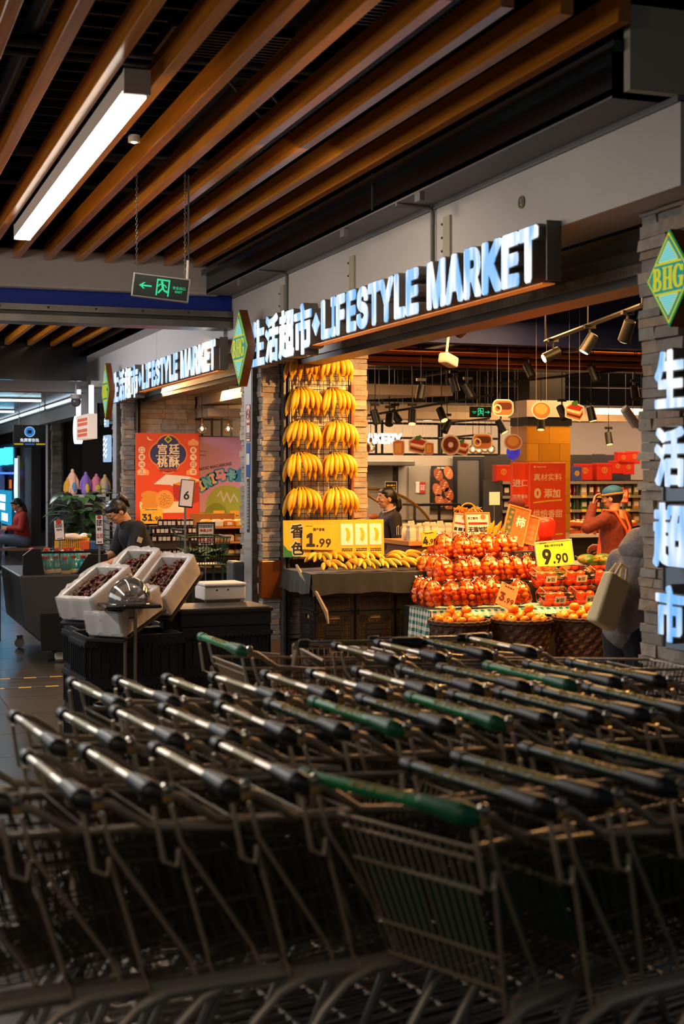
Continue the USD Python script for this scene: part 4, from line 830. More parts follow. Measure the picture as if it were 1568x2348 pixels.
for i, (px_, Yb) in enumerate(((1052, 10.12), (1195, 10.05), (1335, 10.05))):
    X = at(px_, 1420, Y=Yb)[0]; lb = f'brown wicker basket of persimmons, {BN[i]} of the three before the orange stand'
    if b0 is None: b0 = make_basket(lb); xform(stage.GetPrimAtPath(b0), (X, Yb, 0))
    else: copy(b0, (X, Yb, 0), (0, 0, 40 * i), lb)
    rg = random.Random(i + 5); sp_ = [(0, 0, .655)] + [(.085 * math.cos(t), .085 * math.sin(t), .645) for t in np.linspace(0, 6.28, 6)[:-1] + .3] + [(.165 * math.cos(t), .165 * math.sin(t), .625) for t in np.linspace(0, 6.28, 11)[:-1]] + [(.05, -.03, .70), (-.06, .02, .695)]
    for j, (x, y, z) in enumerate(sp_):
        loc = (X + x, Yb + y, z); rot = (rg.uniform(-50, 10), rg.uniform(-40, 40), rg.uniform(0, 90)); ring = [0] + [1] * 5 + [2] * 10 + [0] * 2; nth = sorted(q_ for q_ in range(len(sp_)) if ring[q_] == ring[j]); nth.sort(key=lambda q_: sp_[q_][0]); lb2 = f'golden persimmon in the {BN[i]} basket, {ORD[nth.index(j)]} from the left in the {["topmost heap", "inner ring", "outer ring"][ring[j]]}'; g2 = f'persimmons in the {BN[i]} wicker basket'
        if pf is None: pf = make_pers(); xform(stage.GetPrimAtPath(pf), loc, rot); keys(stage.GetPrimAtPath(pf), lb2, group=g2)
        else: copy(pf, loc, rot, lb2, g2, scale=rg.uniform(.92, 1.1))
# ------------------------------------------------------------------ people: a person faces +x in its own frame
skin_m = mat('skin', '#c08a66', .5, spec=.35, noise=(18, '#b57e5b', .4, .7)); hair_m = mat('hair_black', '#0d0a09', .42, noise=(60, '#1a1411', .4, .6, (1, 1, .2))); eye_w = mat('eye_white', '#cfc4b8', .3); lip_m = mat('lips', '#9a4a40', .45)
def hull_chain(pts, rad, closed=False):
    return [Manifold.batch_hull([Manifold.sphere(rad[i], 14).translate(tuple(map(float, pts[i]))), Manifold.sphere(rad[i + 1], 14).translate(tuple(map(float, pts[i + 1])))]) for i in range(len(pts) - 1)]
def blend(mans, edge=.02, it=8):
    u = Manifold.batch_boolean(mans, m3.OpType.Add).refine_to_length(edge)
    m = tm(u); m.merge_vertices(); trimesh.smoothing.filter_taubin(m, lamb=.5, nu=.53, iterations=it); return m
def ell(c, r, rx=0, ry=0, rz=0): return Manifold.sphere(1, 20).scale(tuple(r)).rotate((rx, ry, rz)).translate(tuple(map(float, c)))
def head_frame(c, yaw, pitch, roll=0):
    """local head (face along +x) -> body; pitch > 0 looks down"""
    R = trimesh.transformations.euler_matrix(math.radians(roll), math.radians(pitch), math.radians(yaw), 'sxyz'); R[:3, 3] = c; return R
def make_head():
    hd = [ell((0, 0, .012), (.094, .073, .098)), ell((.028, 0, -.045), (.058, .052, .062)), ell((.050, 0, -.082), (.026, .028, .022)), ell((.055, .034, -.022), (.028, .026, .024)), ell((.055, -.034, -.022), (.028, .026, .024)), ell((.075, 0, .042), (.018, .05, .022))]
    hd += hull_chain([(.088, 0, .018), (.104, 0, -.022)], [.008, .0125]) + [ell((.094, .011, -.026), (.009, .008, .007)), ell((.094, -.011, -.026), (.009, .008, .007)), ell((.076, 0, -.052), (.018, .022, .009)), ell((.074, 0, -.062), (.016, .019, .008))]
    hd += [ell((-.008, s * .074, -.008), (.020, .008, .030), 0, 10, 0) for s in (-1, 1)]
    return hd
def hand_mans(w, d, up, s, curl=.5, grip=None):
    """palm at the wrist w pointing along d, its back towards up; five fingers"""
    d = np.array(d, float) / np.linalg.norm(d); up = np.array(up, float); up -= d * (up @ d); up /= np.linalg.norm(up); sd = np.cross(up, d) * s
    P = lambda a, b, c: np.array(w) + d * a + sd * b + up * c
    out = [Manifold.batch_hull([Manifold.sphere(.011, 10).translate(tuple(P(a, b, 0))) for a, b in ((.0, -.018), (.0, .018), (.075, -.034), (.08, .030))])]
    for b, L in ((-.030, .058), (-.010, .072), (.010, .078), (.029, .070)):
        p0 = P(.075, b, 0); a1 = curl * .7; p1 = p0 + (d * math.cos(a1) - up * math.sin(a1)) * L * .5; a2 = curl * 1.8; p2 = p1 + (d * math.cos(a2) - up * math.sin(a2)) * L * .5
        out += hull_chain([p0, p1, p2], [.0088, .008, .0066])
    t0, t1, t2 = P(.02, .03, -.003), P(.05, .052, -.014), P(.078, .052, -.028); out += hull_chain([t0, t1, t2], [.011, .0095, .008])
    return out
def person(name, label, loc, rz, pose, looks, group=None):
    """pose: joints in the person's frame; looks: materials and garment switches"""
    p = thing(name, label, 'person', loc, rz); J = {k: np.array(v, float) for k, v in pose.items() if np.ndim(v)}
    HM = head_frame(J['head'], pose.get('yaw', 0), pose.get('pitch', 0), pose.get('roll', 0)); hm = lambda mans: [m.transform(HM[:3, :4]) for m in mans]
    nb = J['head'] + HM[:3, :3] @ np.array([-.02, 0, -.07])
    b = hm(make_head()) + hull_chain([J['neck'], nb], [.056, .050]) + hull_chain([J['pelvis'], J['waist'], J['chest'], J['neck'] - .03], [.13, .115, .125, .06])
    for s, t in ((1, 'l'), (-1, 'r')):
        b += hull_chain([J['chest'] + (0, s * .06, .04), J['sh' + t], J['el' + t], J['wr' + t]], [.08, .054, .042, .028]) + hand_mans(J['wr' + t], pose.get('hd' + t, J['wr' + t] - J['el' + t]), pose.get('hu' + t, (1, 0, .3)), s, pose.get('curl' + t, .5))
        b += hull_chain([J['pelvis'] + (0, s * .06, -.02), J['kn' + t], J['an' + t], J['an' + t] + np.array(pose.get('foot', (.14, 0, -.03)))], [.10, .058, .042, .032])
    part(p, 'body', blend(b, .018, 6), skin_m, smooth=True)
    # clothes
    top, low = looks['top'], looks['low']; g = []
    tr = looks.get('bulk', 1.0)
    g += hull_chain([J['pelvis'] + (0, 0, looks.get('hem', .0)), J['waist'], J['chest']], [.155 * tr, .135 * tr, .142 * tr]) + hull_chain([J['chest'] + (0, 0, .02), J['neck'] - (0, 0, .02)], [.12, .066])
    for s, t in ((1, 'l'), (-1, 'r')):
        k = looks.get('sleeve', 1.0); e2 = J['el' + t] if k <= .5 else J['wr' + t]; mid = J['sh' + t] + (J['el' + t] - J['sh' + t]) * min(1, k * 2)
        g += hull_chain([J['chest'] + (0, s * .06, .04), J['sh' + t], mid], [.10, .070 * tr, (.058 if k > .5 else .062) * tr])
        if k > .5: g += hull_chain([mid, J['el' + t] + (J['wr' + t] - J['el' + t]) * .93], [.058 * tr, .043 * tr])
    part(p, looks.get('top_name', 'jacket'), blend(g, .022, 6), top, smooth=True)
    g = []
    for s, t in ((1, 'l'), (-1, 'r')): g += hull_chain([J['pelvis'] + (0, s * .06, 0), J['kn' + t], J['an' + t] + (0, 0, .03)], [.125, .074, .06])
    part(p, 'trousers', blend(g, .025, 5), low, smooth=True)
    for s, t in ((1, 'l'), (-1, 'r')): part(p, 'shoe', blend(hull_chain([J['an' + t] + (-.03, 0, -.03), J['an' + t] + np.array(pose.get('foot', (.14, 0, -.03)))], [.045, .04]), .02, 4), mat('shoe_dark', '#1a1816', .5), smooth=True)
    # hair, eyes, brows, mouth
    if looks.get('hair', True):
        cap = Manifold.batch_boolean([ell((-.018, 0, .026), (.097, .083, .100)), ell((.02, 0, .065), (.07, .07, .05))], m3.OpType.Add) - ell((.085, 0, -.035), (.062, .085, .092)) - ell((.02, .09, -.03), (.032, .03, .045)) - ell((.02, -.09, -.03), (.032, .03, .045))
        part(p, 'hair', blend(hm([cap]), .012, 4), looks.get('hair_m', hair_m), smooth=True)
        if looks.get('tail'):
            T = [HM[:3, :3] @ np.array(q) + J['head'] for q in looks['tail']]; part(p, 'ponytail', blend(hull_chain(T, [.022] + [.034] * (len(T) - 2) + [.012]), .012, 4), hair_m, smooth=True); part(p, 'hair_tie', ball(T[0], .026, 1), looks.get('tie', hair_m))
    for s in (-1, 1):
        e = HM[:3, :3] @ np.array((.083, s * .031, .006)) + J['head']; part(p, 'eye', ball(e, (.008, .011, .006), 1), eye_w, smooth=True); part(p, 'iris', ball(HM[:3, :3] @ np.array((.090, s * .031, .006)) + J['head'], .0042, 1), hair_m, smooth=True)
        part(p, 'eyebrow', blend(hm(hull_chain([(.088, s * .018, .026), (.084, s * .046, .028)], [.0035, .003])), .006, 1), hair_m)
    part(p, 'mouth', blend(hm(hull_chain([(.088, -.018, -.056), (.093, 0, -.055), (.088, .018, -.056)], [.004, .0055, .004])), .006, 1), lip_m, smooth=True)
    return p, HM, J
def stand(h=1.6, **kw):
    k = h / 1.6
    d = dict(anl=(-.02, .09, .08), anr=(.03, -.09, .08), knl=(.02, .09, .45), knr=(.06, -.09, .45), pelvis=(0, 0, .84), waist=(.01, 0, 1.0), chest=(0, 0, 1.20), neck=(.0, 0, 1.36), head=(.025, 0, 1.495), shl=(-.01, .175, 1.295), shr=(-.01, -.175, 1.295),
             ell=(-.03, .215, 1.04), elr=(-.03, -.215, 1.04), wrl=(.05, .22, .82), wrr=(.05, -.22, .82))
    d = {a: tuple(np.array(b) * k) for a, b in d.items()}; d.update(kw); return d
jk = mat('jacket_maroon', '#241214', .75, noise=(40, '#1a0d0f', .4, .6)); blk = mat('cloth_black2', '#101014', .8, noise=(40, '#18181c', .4, .6)); trs = mat('trousers_dark', '#12131a', .8); collar_m = mat('collar_grey', '#a8a098', .7)
# woman in a dark jacket walking behind the banana table, seen in profile facing left
Y = 14.0; q = at(892, 1160, Y=Y)
w1, HM, J = person('person', 'woman with dark ponytail in a dark maroon jacket seen from the side', (q[0], Y, 0), 176, stand(1.60, wrl=(.12, .20, .86), wrr=(.10, -.22, .84)), dict(top=jk, low=trs, tail=[(-.085, 0, .03), (-.125, 0, -.02), (-.135, 0, -.09), (-.12, 0, -.15)]))
part(w1, 'collar', tube([J['neck'] + (.065 * math.cos(t), .065 * math.sin(t), .015 + .03 * -math.cos(t)) for t in np.linspace(0, 2 * math.pi, 17)[:-1]], .010, 6, True), collar_m)
part(w1, 'sleeve_print', cat_([mv(slab_of(s_, .004), (-.03, .272, 0), rz=180) for s_ in (ln([(-.03, 1.12), (-.03, 1.20), (-.01, 1.215), (-.01, 1.12)], .008), ln([(.015, 1.12), (.015, 1.20), (.035, 1.21), (.035, 1.12)], .008), scribble(0, 1.03, .09, .06, 3, 8))]), collar_m)
# man in an orange apron and blue cap, hand raised to his face, seen from behind
Y = 12.4; q = at(1408, 1170, Y=Y); orf = mat('shirt_rust', '#6e220e', .8, noise=(30, '#581a0a', .4, .6)); apr = mat('apron_orange', '#e2521a', .7)
sp = stand(1.62, wrl=(.17, .12, 1.44), ell=(.12, .30, 1.22), hdl=(-.05, -.35, 1), hul=(.5, .3, 0), wrr=(.22, -.10, 1.02), elr=(-.02, -.24, 1.06), pitch=8, yaw=14)
w2, HM, J = person('person', 'worker in orange apron and blue cap, one hand raised to his face, seen from behind', (q[0] , Y, 0), 118, sp, dict(top=orf, low=trs, top_name='shirt'))
cp_ = lambda v: HM[:3, :3] @ np.array(v) + J['head']
part(w2, 'cap', blend([m.transform(HM[:3, :4]) for m in (ell((-.012, 0, .06), (.104, .088, .068)),)], .015, 3), mat('cap_blue', '#1c5a86', .7), smooth=True); part(w2, 'cap_band', tube([cp_((-.012 + .104 * math.cos(t), .089 * math.sin(t), .035)) for t in np.linspace(0, 2 * math.pi, 21)[:-1]], .012, 6, True), mat('cap_tan', '#a8763a', .7))
part(w2, 'cap_peak', blend([ell((.10, 0, .04), (.06, .06, .007)).transform(HM[:3, :4])], .012, 2), mat('cap_tan', '#a8763a', .7), smooth=True)
for s in (-1, 1): part(w2, 'apron_strap', tube([(.13, s * .07, 1.27), (.07, s * .085, 1.395), (-.06, s * .08, 1.385), (-.155, s * .04, 1.22), (-.165, s * -.06, 1.02)], .014, 6), apr)
part(w2, 'apron', blend(hull_chain([(.06, 0, .62), (.06, 0, .95), (.055, 0, 1.20)], [.17, .125, .10]), .025, 3), apr, smooth=True); part(w2, 'apron_bow', cat_([mv(ball((0, 0, 0), (.02, .045, .02), 1), (-.16, s * .045, .985)) for s in (-1, 1)] + [cyl((-.165, s * .01, .98), (-.175, s * .035, .80), .012, 6) for s in (-1, 1)]), apr)
# person in a grey hoodie half behind the right column
Y = 7.35; q = at(1425, 1300, Y=Y); hood = mat('hoodie_grey', '#7c787a', .9, noise=(50, '#6c686a', .4, .6)); navy = mat('trousers_navy', '#0c0f1a', .85)
sp = stand(1.60, pelvis=(-.03, 0, .84), waist=(.0, 0, .98), chest=(.06, 0, 1.15), neck=(.14, 0, 1.28), head=(.235, 0, 1.36), shl=(.06, .175, 1.23), shr=(.06, -.175, 1.23), elr=(.02, -.25, .99), wrr=(.2, -.20, .86), ell=(.04, .24, .98), wrl=(.24, .18, .88), pitch=30, anl=(-.10, .09, .08), knl=(-.03, .09, .47))
w3, HM, J = person('person', 'person in a grey hoodie and navy trousers beside the right column, seen from the back', (q[0] + .08, Y, 0), 14, sp, dict(top=hood, low=navy, bulk=1.12, hem=.04, top_name='hoodie'))
part(w3, 'hood', blend([Manifold.batch_hull([ell((.03, 0, 1.31), (.085, .135, .07)), ell((.07, 0, 1.39), (.06, .11, .05))]), ell((.11, .09, 1.30), (.08, .06, .05)), ell((.11, -.09, 1.30), (.08, .06, .05))], .02, 6), hood, smooth=True)
ba = thing('tote_bag', 'cream cloth tote bag hanging at the side of the person in the hoodie', 'bag', at(1378, 1428, Y=7.2), rot=(0, 26, 14))
bmn = Manifold.batch_hull([Manifold.sphere(.02, 10).translate((a * .065, b * c_, z)) for a in (-1, 1) for b in (-1, 1) for c_, z in ((.03, 0), (.02, .27))]); part(ba, 'body', blend([bmn], .03, 2), mat('tote_cream', '#d8c69c', .85), smooth=True)
for s in (-1, 1): part(ba, 'strap', tube([(-.05, s * .03, .27), (-.02, s * .02, .36), (.03, s * .02, .36), (.05, s * .03, .27)], .008, 6), mat('tote_cream', '#d8c69c', .85))
# woman in black bending over the produce in front of the second bay
Y = 13.4; q = at(275, 1200, Y=Y)
sp = stand(1.60, pelvis=(-.06, 0, .86), waist=(.02, 0, 1.01), chest=(.10, 0, 1.17), neck=(.17, 0, 1.30), head=(.265, 0, 1.395), shl=(.12, .175, 1.25), shr=(.12, -.175, 1.25), ell=(.20, .21, 1.0), elr=(.20, -.21, 1.0), wrl=(.38, .13, .93), wrr=(.38, -.13, .93), pitch=42)
w4, HM, J = person('person', 'woman in black shirt with glasses and hair bun bending over the produce', (q[0] + .22, Y, 0), 192, sp, dict(top=blk, low=trs, sleeve=.46, top_name='shirt', tail=[(-.07, 0, .07), (-.115, 0, .085), (-.13, 0, .03), (-.125, 0, -.04)]))
gl = mat('glasses_frame', '#0c0a0a', .3); G = lambda v: HM[:3, :3] @ np.array(v) + J['head']
for s in (-1, 1): part(w4, 'glasses_rim', tube([G((.104, s * .033 + .021 * math.cos(t), .004 + .016 * math.sin(t))) for t in np.linspace(0, 2 * math.pi, 13)[:-1]], .0018, 4, True), gl); part(w4, 'glasses_arm', cyl(G((.102, s * .055, .008)), G((.0, s * .08, .008)), .0018, 4), gl)
part(w4, 'sleeve_badge', mv(bx(0, 0, 0, .05, .004, .05), (.155, .282, 1.14), ry=-20), collar_m)
# seated girl in red, far left
Y = 26.0; q = at(46, 1200, Y=Y); rd = mat('jacket_red', '#a02418', .75); jean = mat('jeans_grey', '#5c6676', .85)
sp = dict(pelvis=(0, 0, .56), waist=(.03, 0, .72), chest=(.05, 0, .93), neck=(.07, 0, 1.09), head=(.12, 0, 1.21), shl=(.04, .165, 1.03), shr=(.04, -.165, 1.03), ell=(.09, .22, .79), elr=(.09, -.22, .79), wrl=(.30, .08, .80), wrr=(.30, -.08, .80), knl=(.46, .10, .60), knr=(.46, -.10, .62), anl=(.48, .10, .12), anr=(.50, -.10, .14), pitch=25)
w5, HM, J = person('person', 'girl in a red jacket sitting on a bench looking at a phone, far left', (q[0] + .06, Y, -.02), 185, sp, dict(top=rd, low=jean, tail=[(-.085, 0, .02), (-.11, 0, -.06), (-.10, 0, -.16), (-.08, 0, -.22)]))
ph = thing('phone', 'phone held in the hands of the girl in the red jacket', 'phone', (q[0] + .06 - .40, Y, .83), 185); part(ph, 'case', rbox(0, 0, 0, .01, .075, .15, .005), black); part(ph, 'screen', bx(-.006, 0, 0, .002, .068, .14), glow('phone_screen', '#9fdcff', 1.0))
bc = thing('bench', 'brown wooden bench under the girl in the red jacket', 'bench', (q[0] - .1, Y, 0)); part(bc, 'seat', bb(-.8, .7, -.22, .22, .38, .43), plinth_m)
for x in (-.7, .6): part(bc, 'leg', bb(x - .04, x + .04, -.2, .2, 0, .38), plinth_m)
# sleeve and side of a person in red cut by the left edge of the picture
Y = 17.5; q = at(-34, 1215, Y=Y); w6, HM, J = person('person', 'person in a red jacket half cut off at the left edge', (q[0], Y, 0), 200, stand(1.6), dict(top=rd, low=trs))
# ------------------------------------------------------------------ deeper in the shop
def span(x0, x1, y0, y1, Y):
    """the upright rectangle at plane Y behind the pixel box: left x, bottom z, width, height"""
    a, b = at(x0, y1, Y=Y), at(x1, y0, Y=Y); return a[0], at((x0 + x1) / 2, y1, Y=Y)[2], b[0] - a[0], at((x0 + x1) / 2, y0, Y=Y)[2] - at((x0 + x1) / 2, y1, Y=Y)[2]
# ceilings: lit white soffits over the bakery
sof = mat('bakery_soffit', '#c8b8a4', .6); dl_m = mat('downlight_glow', '#fff0da', .4, emit=7, ecol='#ffe6c4')
cs = thing('ceiling_bakery', 'white dropped ceiling over the bakery counter', 'ceiling', kind='structure')
part(cs, 'soffit', trimesh.creation.extrude_polygon(pg((4.5, 15.2), (6.75, 15.2), (4.5, 18.9)), .12, engine='earcut').apply_translation((0, 0, 2.66)), sof); part(cs, 'soffit', bb(4.5, 11.2, 17.9, 18.5, 2.50, 2.60), sof); part(cs, 'soffit', bb(4.5, 13.5, 18.5, 20.2, 2.62, 2.72), sof)
for x, y, z in ((5.15, 15.9, 2.66), (6.6, 18.2, 2.50), (7.6, 18.2, 2.50), (5.0, 16.9, 2.66)): d_ = thing('downlight', f'round recessed downlight in the bakery ceiling at {x:.1f} metres from the walkway', 'downlight', (x, y, z - .012)) if False else None
for i, (x, y, z) in enumerate(((5.15, 15.9, 2.66), (6.6, 18.2, 2.50), (7.7, 18.2, 2.50))):
    d_ = thing('downlight', f'round recessed downlight in the white bakery ceiling, {ORD[i]} from the left', 'downlight', (x, y, z - .012)); part(d_, 'ring', lathe([(.075, 0), (.095, 0), (.095, .014), (.075, .014)], 20), sof); part(d_, 'lamp', lathe([(0, .003), (.075, .003), (.075, .01)], 20), dl_m)
lp = thing('ceiling_light', 'flat white ceiling panel light above the bakery counter', 'ceiling light', (7.55, 19.4, 2.60)); part(lp, 'panel', bb(-.42, .42, -.25, .25, 0, .018), dl_m); part(lp, 'frame', bb(-.44, .44, -.27, .27, .004, .02), sof)
# spotlights on tracks
track_m = mat('track_black', '#0c0c0d', .45)
def spot(label, loc, aim, lit, L=.15, power=0, cone=26):
    p = thing('track_spotlight', label, 'spotlight', loc, group='black track spotlights'); a = np.array(aim, float) - np.array(loc); a /= np.linalg.norm(a)
    part(p, 'mount', bb(-.05, .05, -.018, .018, .0, .03), track_m); part(p, 'stem', cyl((0, 0, 0), (0, 0, -.09), .010, 8), track_m); h0 = np.array([0, 0, -.11]); r = .045
    part(p, 'head', tube([h0 - a * .07, h0 - a * .065, h0 + a * .09, h0 + a * .10], [r * .8, r, r * 1.08, r * 1.08], 16), track_m, smooth=40); part(p, 'lens', tube([h0 + a * .1005, h0 + a * .104], [r * .9, r * .9], 14), lit if lit else black)
    if power:
        o = np.array(loc) + h0 + a * .14; l = UsdLux.SphereLight.Define(stage, p + '/lamp'); l.CreateRadiusAttr(.035); l.CreateIntensityAttr(float(power)); l.CreateColorAttr(Gf.Vec3f(1, .53, .17))
        sh = UsdLux.ShapingAPI.Apply(l.GetPrim()); sh.CreateShapingConeAngleAttr(float(cone)); sh.CreateShapingConeSoftnessAttr(.5); yaw = math.atan2(a[1], a[0]); el = math.acos(max(-1, min(1, -a[2])))
        x = UsdGeom.Xformable(l); x.AddTranslateOp().Set(Gf.Vec3d(*map(float, h0 + a * .14))); x.AddRotateXYZOp().Set(Gf.Vec3f(0, -math.degrees(el), math.degrees(yaw)))
    return p
sl_w = mat('spot_lens', '#ffe2b8', .4, emit=10, ecol='#ffd9a6'); sl_d = mat('spot_lens_dim', '#ffc890', .4, emit=2.5, ecol='#ffb870')
A, B = np.array([6.28, 12.0, 3.0]), np.array([5.59, 9.16, 3.0])
tr = thing('light_track', 'black lighting track with spotlights hanging over the fruit', 'light track', (0, 0, 0)); part(tr, 'rail', tube([A, B], .02, 6), track_m)
for k in (0, .5, 1): part(tr, 'drop_rod', cyl(A + (B - A) * k, A + (B - A) * k + (0, 0, 1.4), .006, 6), track_m)
for i, (px_, t, aim, pw) in enumerate(((1283, .10, (4.05, 11.95, 1.9), 5000), (1358, .52, (4.8, 10.9, .9), 6000), (1440, .88, (5.6, 10.7, .9), 6000))):
    spot(f'black spotlight on the track over the fruit, {ORD[i]} from the left', A + (B - A) * t - (0, 0, .03), aim, sl_w, power=pw)
spot('black spotlight over the hanging bananas near the shop entrance', (4.55, 10.0, 3.0), (4.0, 11.95, 2.1), sl_w, power=4600, cone=30); trb = thing('light_track', 'short lighting track just inside the shop entrance', 'light track', (4.55, 10.0, 3.0)); part(trb, 'rail', bb(-.25, .25, -.018, .018, .03, .06), track_m); part(trb, 'drop_rod', cyl((0, 0, .06), (0, 0, 1.4), .006, 6), track_m)
far_sp = [(965, 888, 13.8, 0), (945, 945, 15.0, 1), (1012, 940, 15.2, 1), (1025, 968, 16.0, 0), (893, 950, 15.5, 0), (905, 945, 15.8, 0), (1148, 968, 15.5, 1), (1288, 935, 14.4, 0), (1355, 938, 14.6, 1), (1395, 998, 17.0, 1), (1212, 838, 13.8, 0), (1360, 845, 13.9, 0), (1455, 890, 14.0, 0), (1072, 885, 14.2, 0), (860, 945, 15.2, 0), (1040, 870, 14.6, 0), (1240, 960, 15.4, 1)]
rg = random.Random(3)
xs_sorted = sorted(range(len(far_sp)), key=lambda i: far_sp[i][0])
for i, (px_, py_, Y, lit) in enumerate(far_sp):
    q = at(px_, py_ - 14, Y=Y); p_ = spot(f'small black ceiling spotlight deeper in the shop, {ORD[xs_sorted.index(i)]} from the left', q, q + np.array([rg.uniform(-.6, .6), rg.uniform(-.7, -.1), -1]), sl_d if lit else None); part(p_, 'drop_rod', cyl((0, 0, .03), (0, 0, 4.4 - q[2]), .005, 5), track_m)
for i, (a, b, Y0_, Y1_) in enumerate((((830, 955), (1130, 905), 15.5, 14.6), ((930, 830), (1120, 800), 14.3, 13.8), ((1130, 880), (1460, 845), 14.5, 14.2))):
    t_ = thing('light_track', f'thin dark lighting track deeper in the shop, {ORD[i]} of three', 'light track', (0, 0, 0)); p0, p1 = at(*a, Y=Y0_), at(*b, Y=Y1_); part(t_, 'rail', tube([p0, p1], .014, 5), pipe_m)
    for p_ in (p0, p1): part(t_, 'drop_rod', cyl(p_, (p_[0], p_[1], 4.4), .005, 5), track_m)
cm = thing('security_camera', 'boxy white security camera under the shop ceiling', 'camera', at(1028, 826, Y=13.2), 35, rot=(0, 12, 35)); part(cm, 'housing', rbox(0, 0, 0, .22, .12, .11, .02), sof); part(cm, 'lens', cyl((.11, 0, 0), (.125, 0, 0), .035, 14), black); part(cm, 'mount', cyl((-.05, 0, .05), (-.05, 0, 1.6), .014, 8), sof)
cm = thing('security_camera', 'white wall camera on an arm beside the right column', 'camera', at(1465, 975, Y=6.6), 0); part(cm, 'arm', tube([(.10, 0, -.02), (.0, 0, .0), (-.03, 0, .02)], .022, 10), sof); part(cm, 'housing', tube([(-.02, 0, .0), (-.10, -.02, .085), (-.105, -.02, .09)], [.026, .026, .02], 12), sof); part(cm, 'base', rbox(.09, 0, -.03, .05, .09, .09, .01), sof); part(cm, 'bracket', bb(.07, .11, -.74, 0, -.05, -.01), sof)
# BAKERY lettering on a black frame with hanging lamps and food cut-outs
x0, z0, w0, h0 = span(835, 1160, 968, 1045, 18.6); fx0 = 6.2
bf = thing('hanging_lattice', 'black metal lattice hanging over the bakery counter', 'lattice', (0, 18.6, 0)); zt, zm, zbm = at(1000, 972, Y=18.6)[2], at(1000, 1005, Y=18.6)[2], at(1000, 1042, Y=18.6)[2]
for z in (zt, zm, zbm): part(bf, 'rail', bb(fx0, at(1140, 1000, Y=18.6)[0], -.015, .015, z - .015, z + .015), frame_k)
for px_ in (862, 876, 1006, 1012, 1144): X = at(px_, 1000, Y=18.6)[0]; part(bf, 'post', bb(X - .014, X + .014, -.014, .014, zbm, zt + .9 if px_ in (876, 1144) else zt), frame_k)
part(bf, 'side_rail', tube([(at(1005, 1000, Y=18.6)[0], 0, zm), (at(1160, 1000, Y=16.5)[0], -1.6, zm + .02)], .014, 5), frame_k); part(bf, 'side_rail', tube([(at(1005, 1000, Y=18.6)[0], 0, zt), (at(1160, 985, Y=16.5)[0], -1.6, zt + .02)], .014, 5), frame_k)
bk = thing('bakery_sign', 'white lit BAKERY lettering on the black frame', 'sign', (at(922, 1005, Y=18.5)[0], 18.5, at(922, 1006, Y=18.5)[2])); lit_w = glow('bakery_letters', '#fff6ea', 1.6); tw = txt('BAKERY', .15, 0, 0, 'inter', 5, .9, 'r')
for g in sorted(tw.geoms, key=lambda g: g.bounds[0]): part(bk, 'letter', slab_of(g, .03, 0), lit_w)
part(bk, 'rail', bb(tw.bounds[0], tw.bounds[2], .03, .05, -.01, .01), frame_k)
bul = mat('bulb_glow', '#ffd9a0', .3, emit=9, ecol='#ffc27a'); bgl = film('bulb_glass', '#fff2dd', gloss=.04, base=.04)
def bulb(px_, py_, Y, label, top):
    p = thing('pendant_bulb', label, 'pendant lamp', at(px_, py_, Y=Y), group='bare pendant bulbs'); z_ = p
    part(p, 'glass', lathe([(.012, .075), (.02, .065), (.055, .025), (.06, 0), (.05, -.035), (.025, -.055), (0, -.06)], 16), bgl, smooth=True); part(p, 'filament', ball((0, 0, 0), (.018, .018, .028), 2), bul); part(p, 'socket', lathe([(0, .13), (.018, .13), (.02, .075), (0, .075)], 12), mat('socket_brass', '#8a5a24', .35, metal=.8)); part(p, 'cord', cyl((0, 0, .13), (0, 0, top), .004, 5), frame_k)
for i, (a, b) in enumerate(((850, 1026), (1098, 1031), (1084, 1030), (1112, 1028), (1126, 1030))): bulb(a, b, 18.0, f'glowing bare bulb over the bakery counter, {ORD[i]} of five', 1.0)
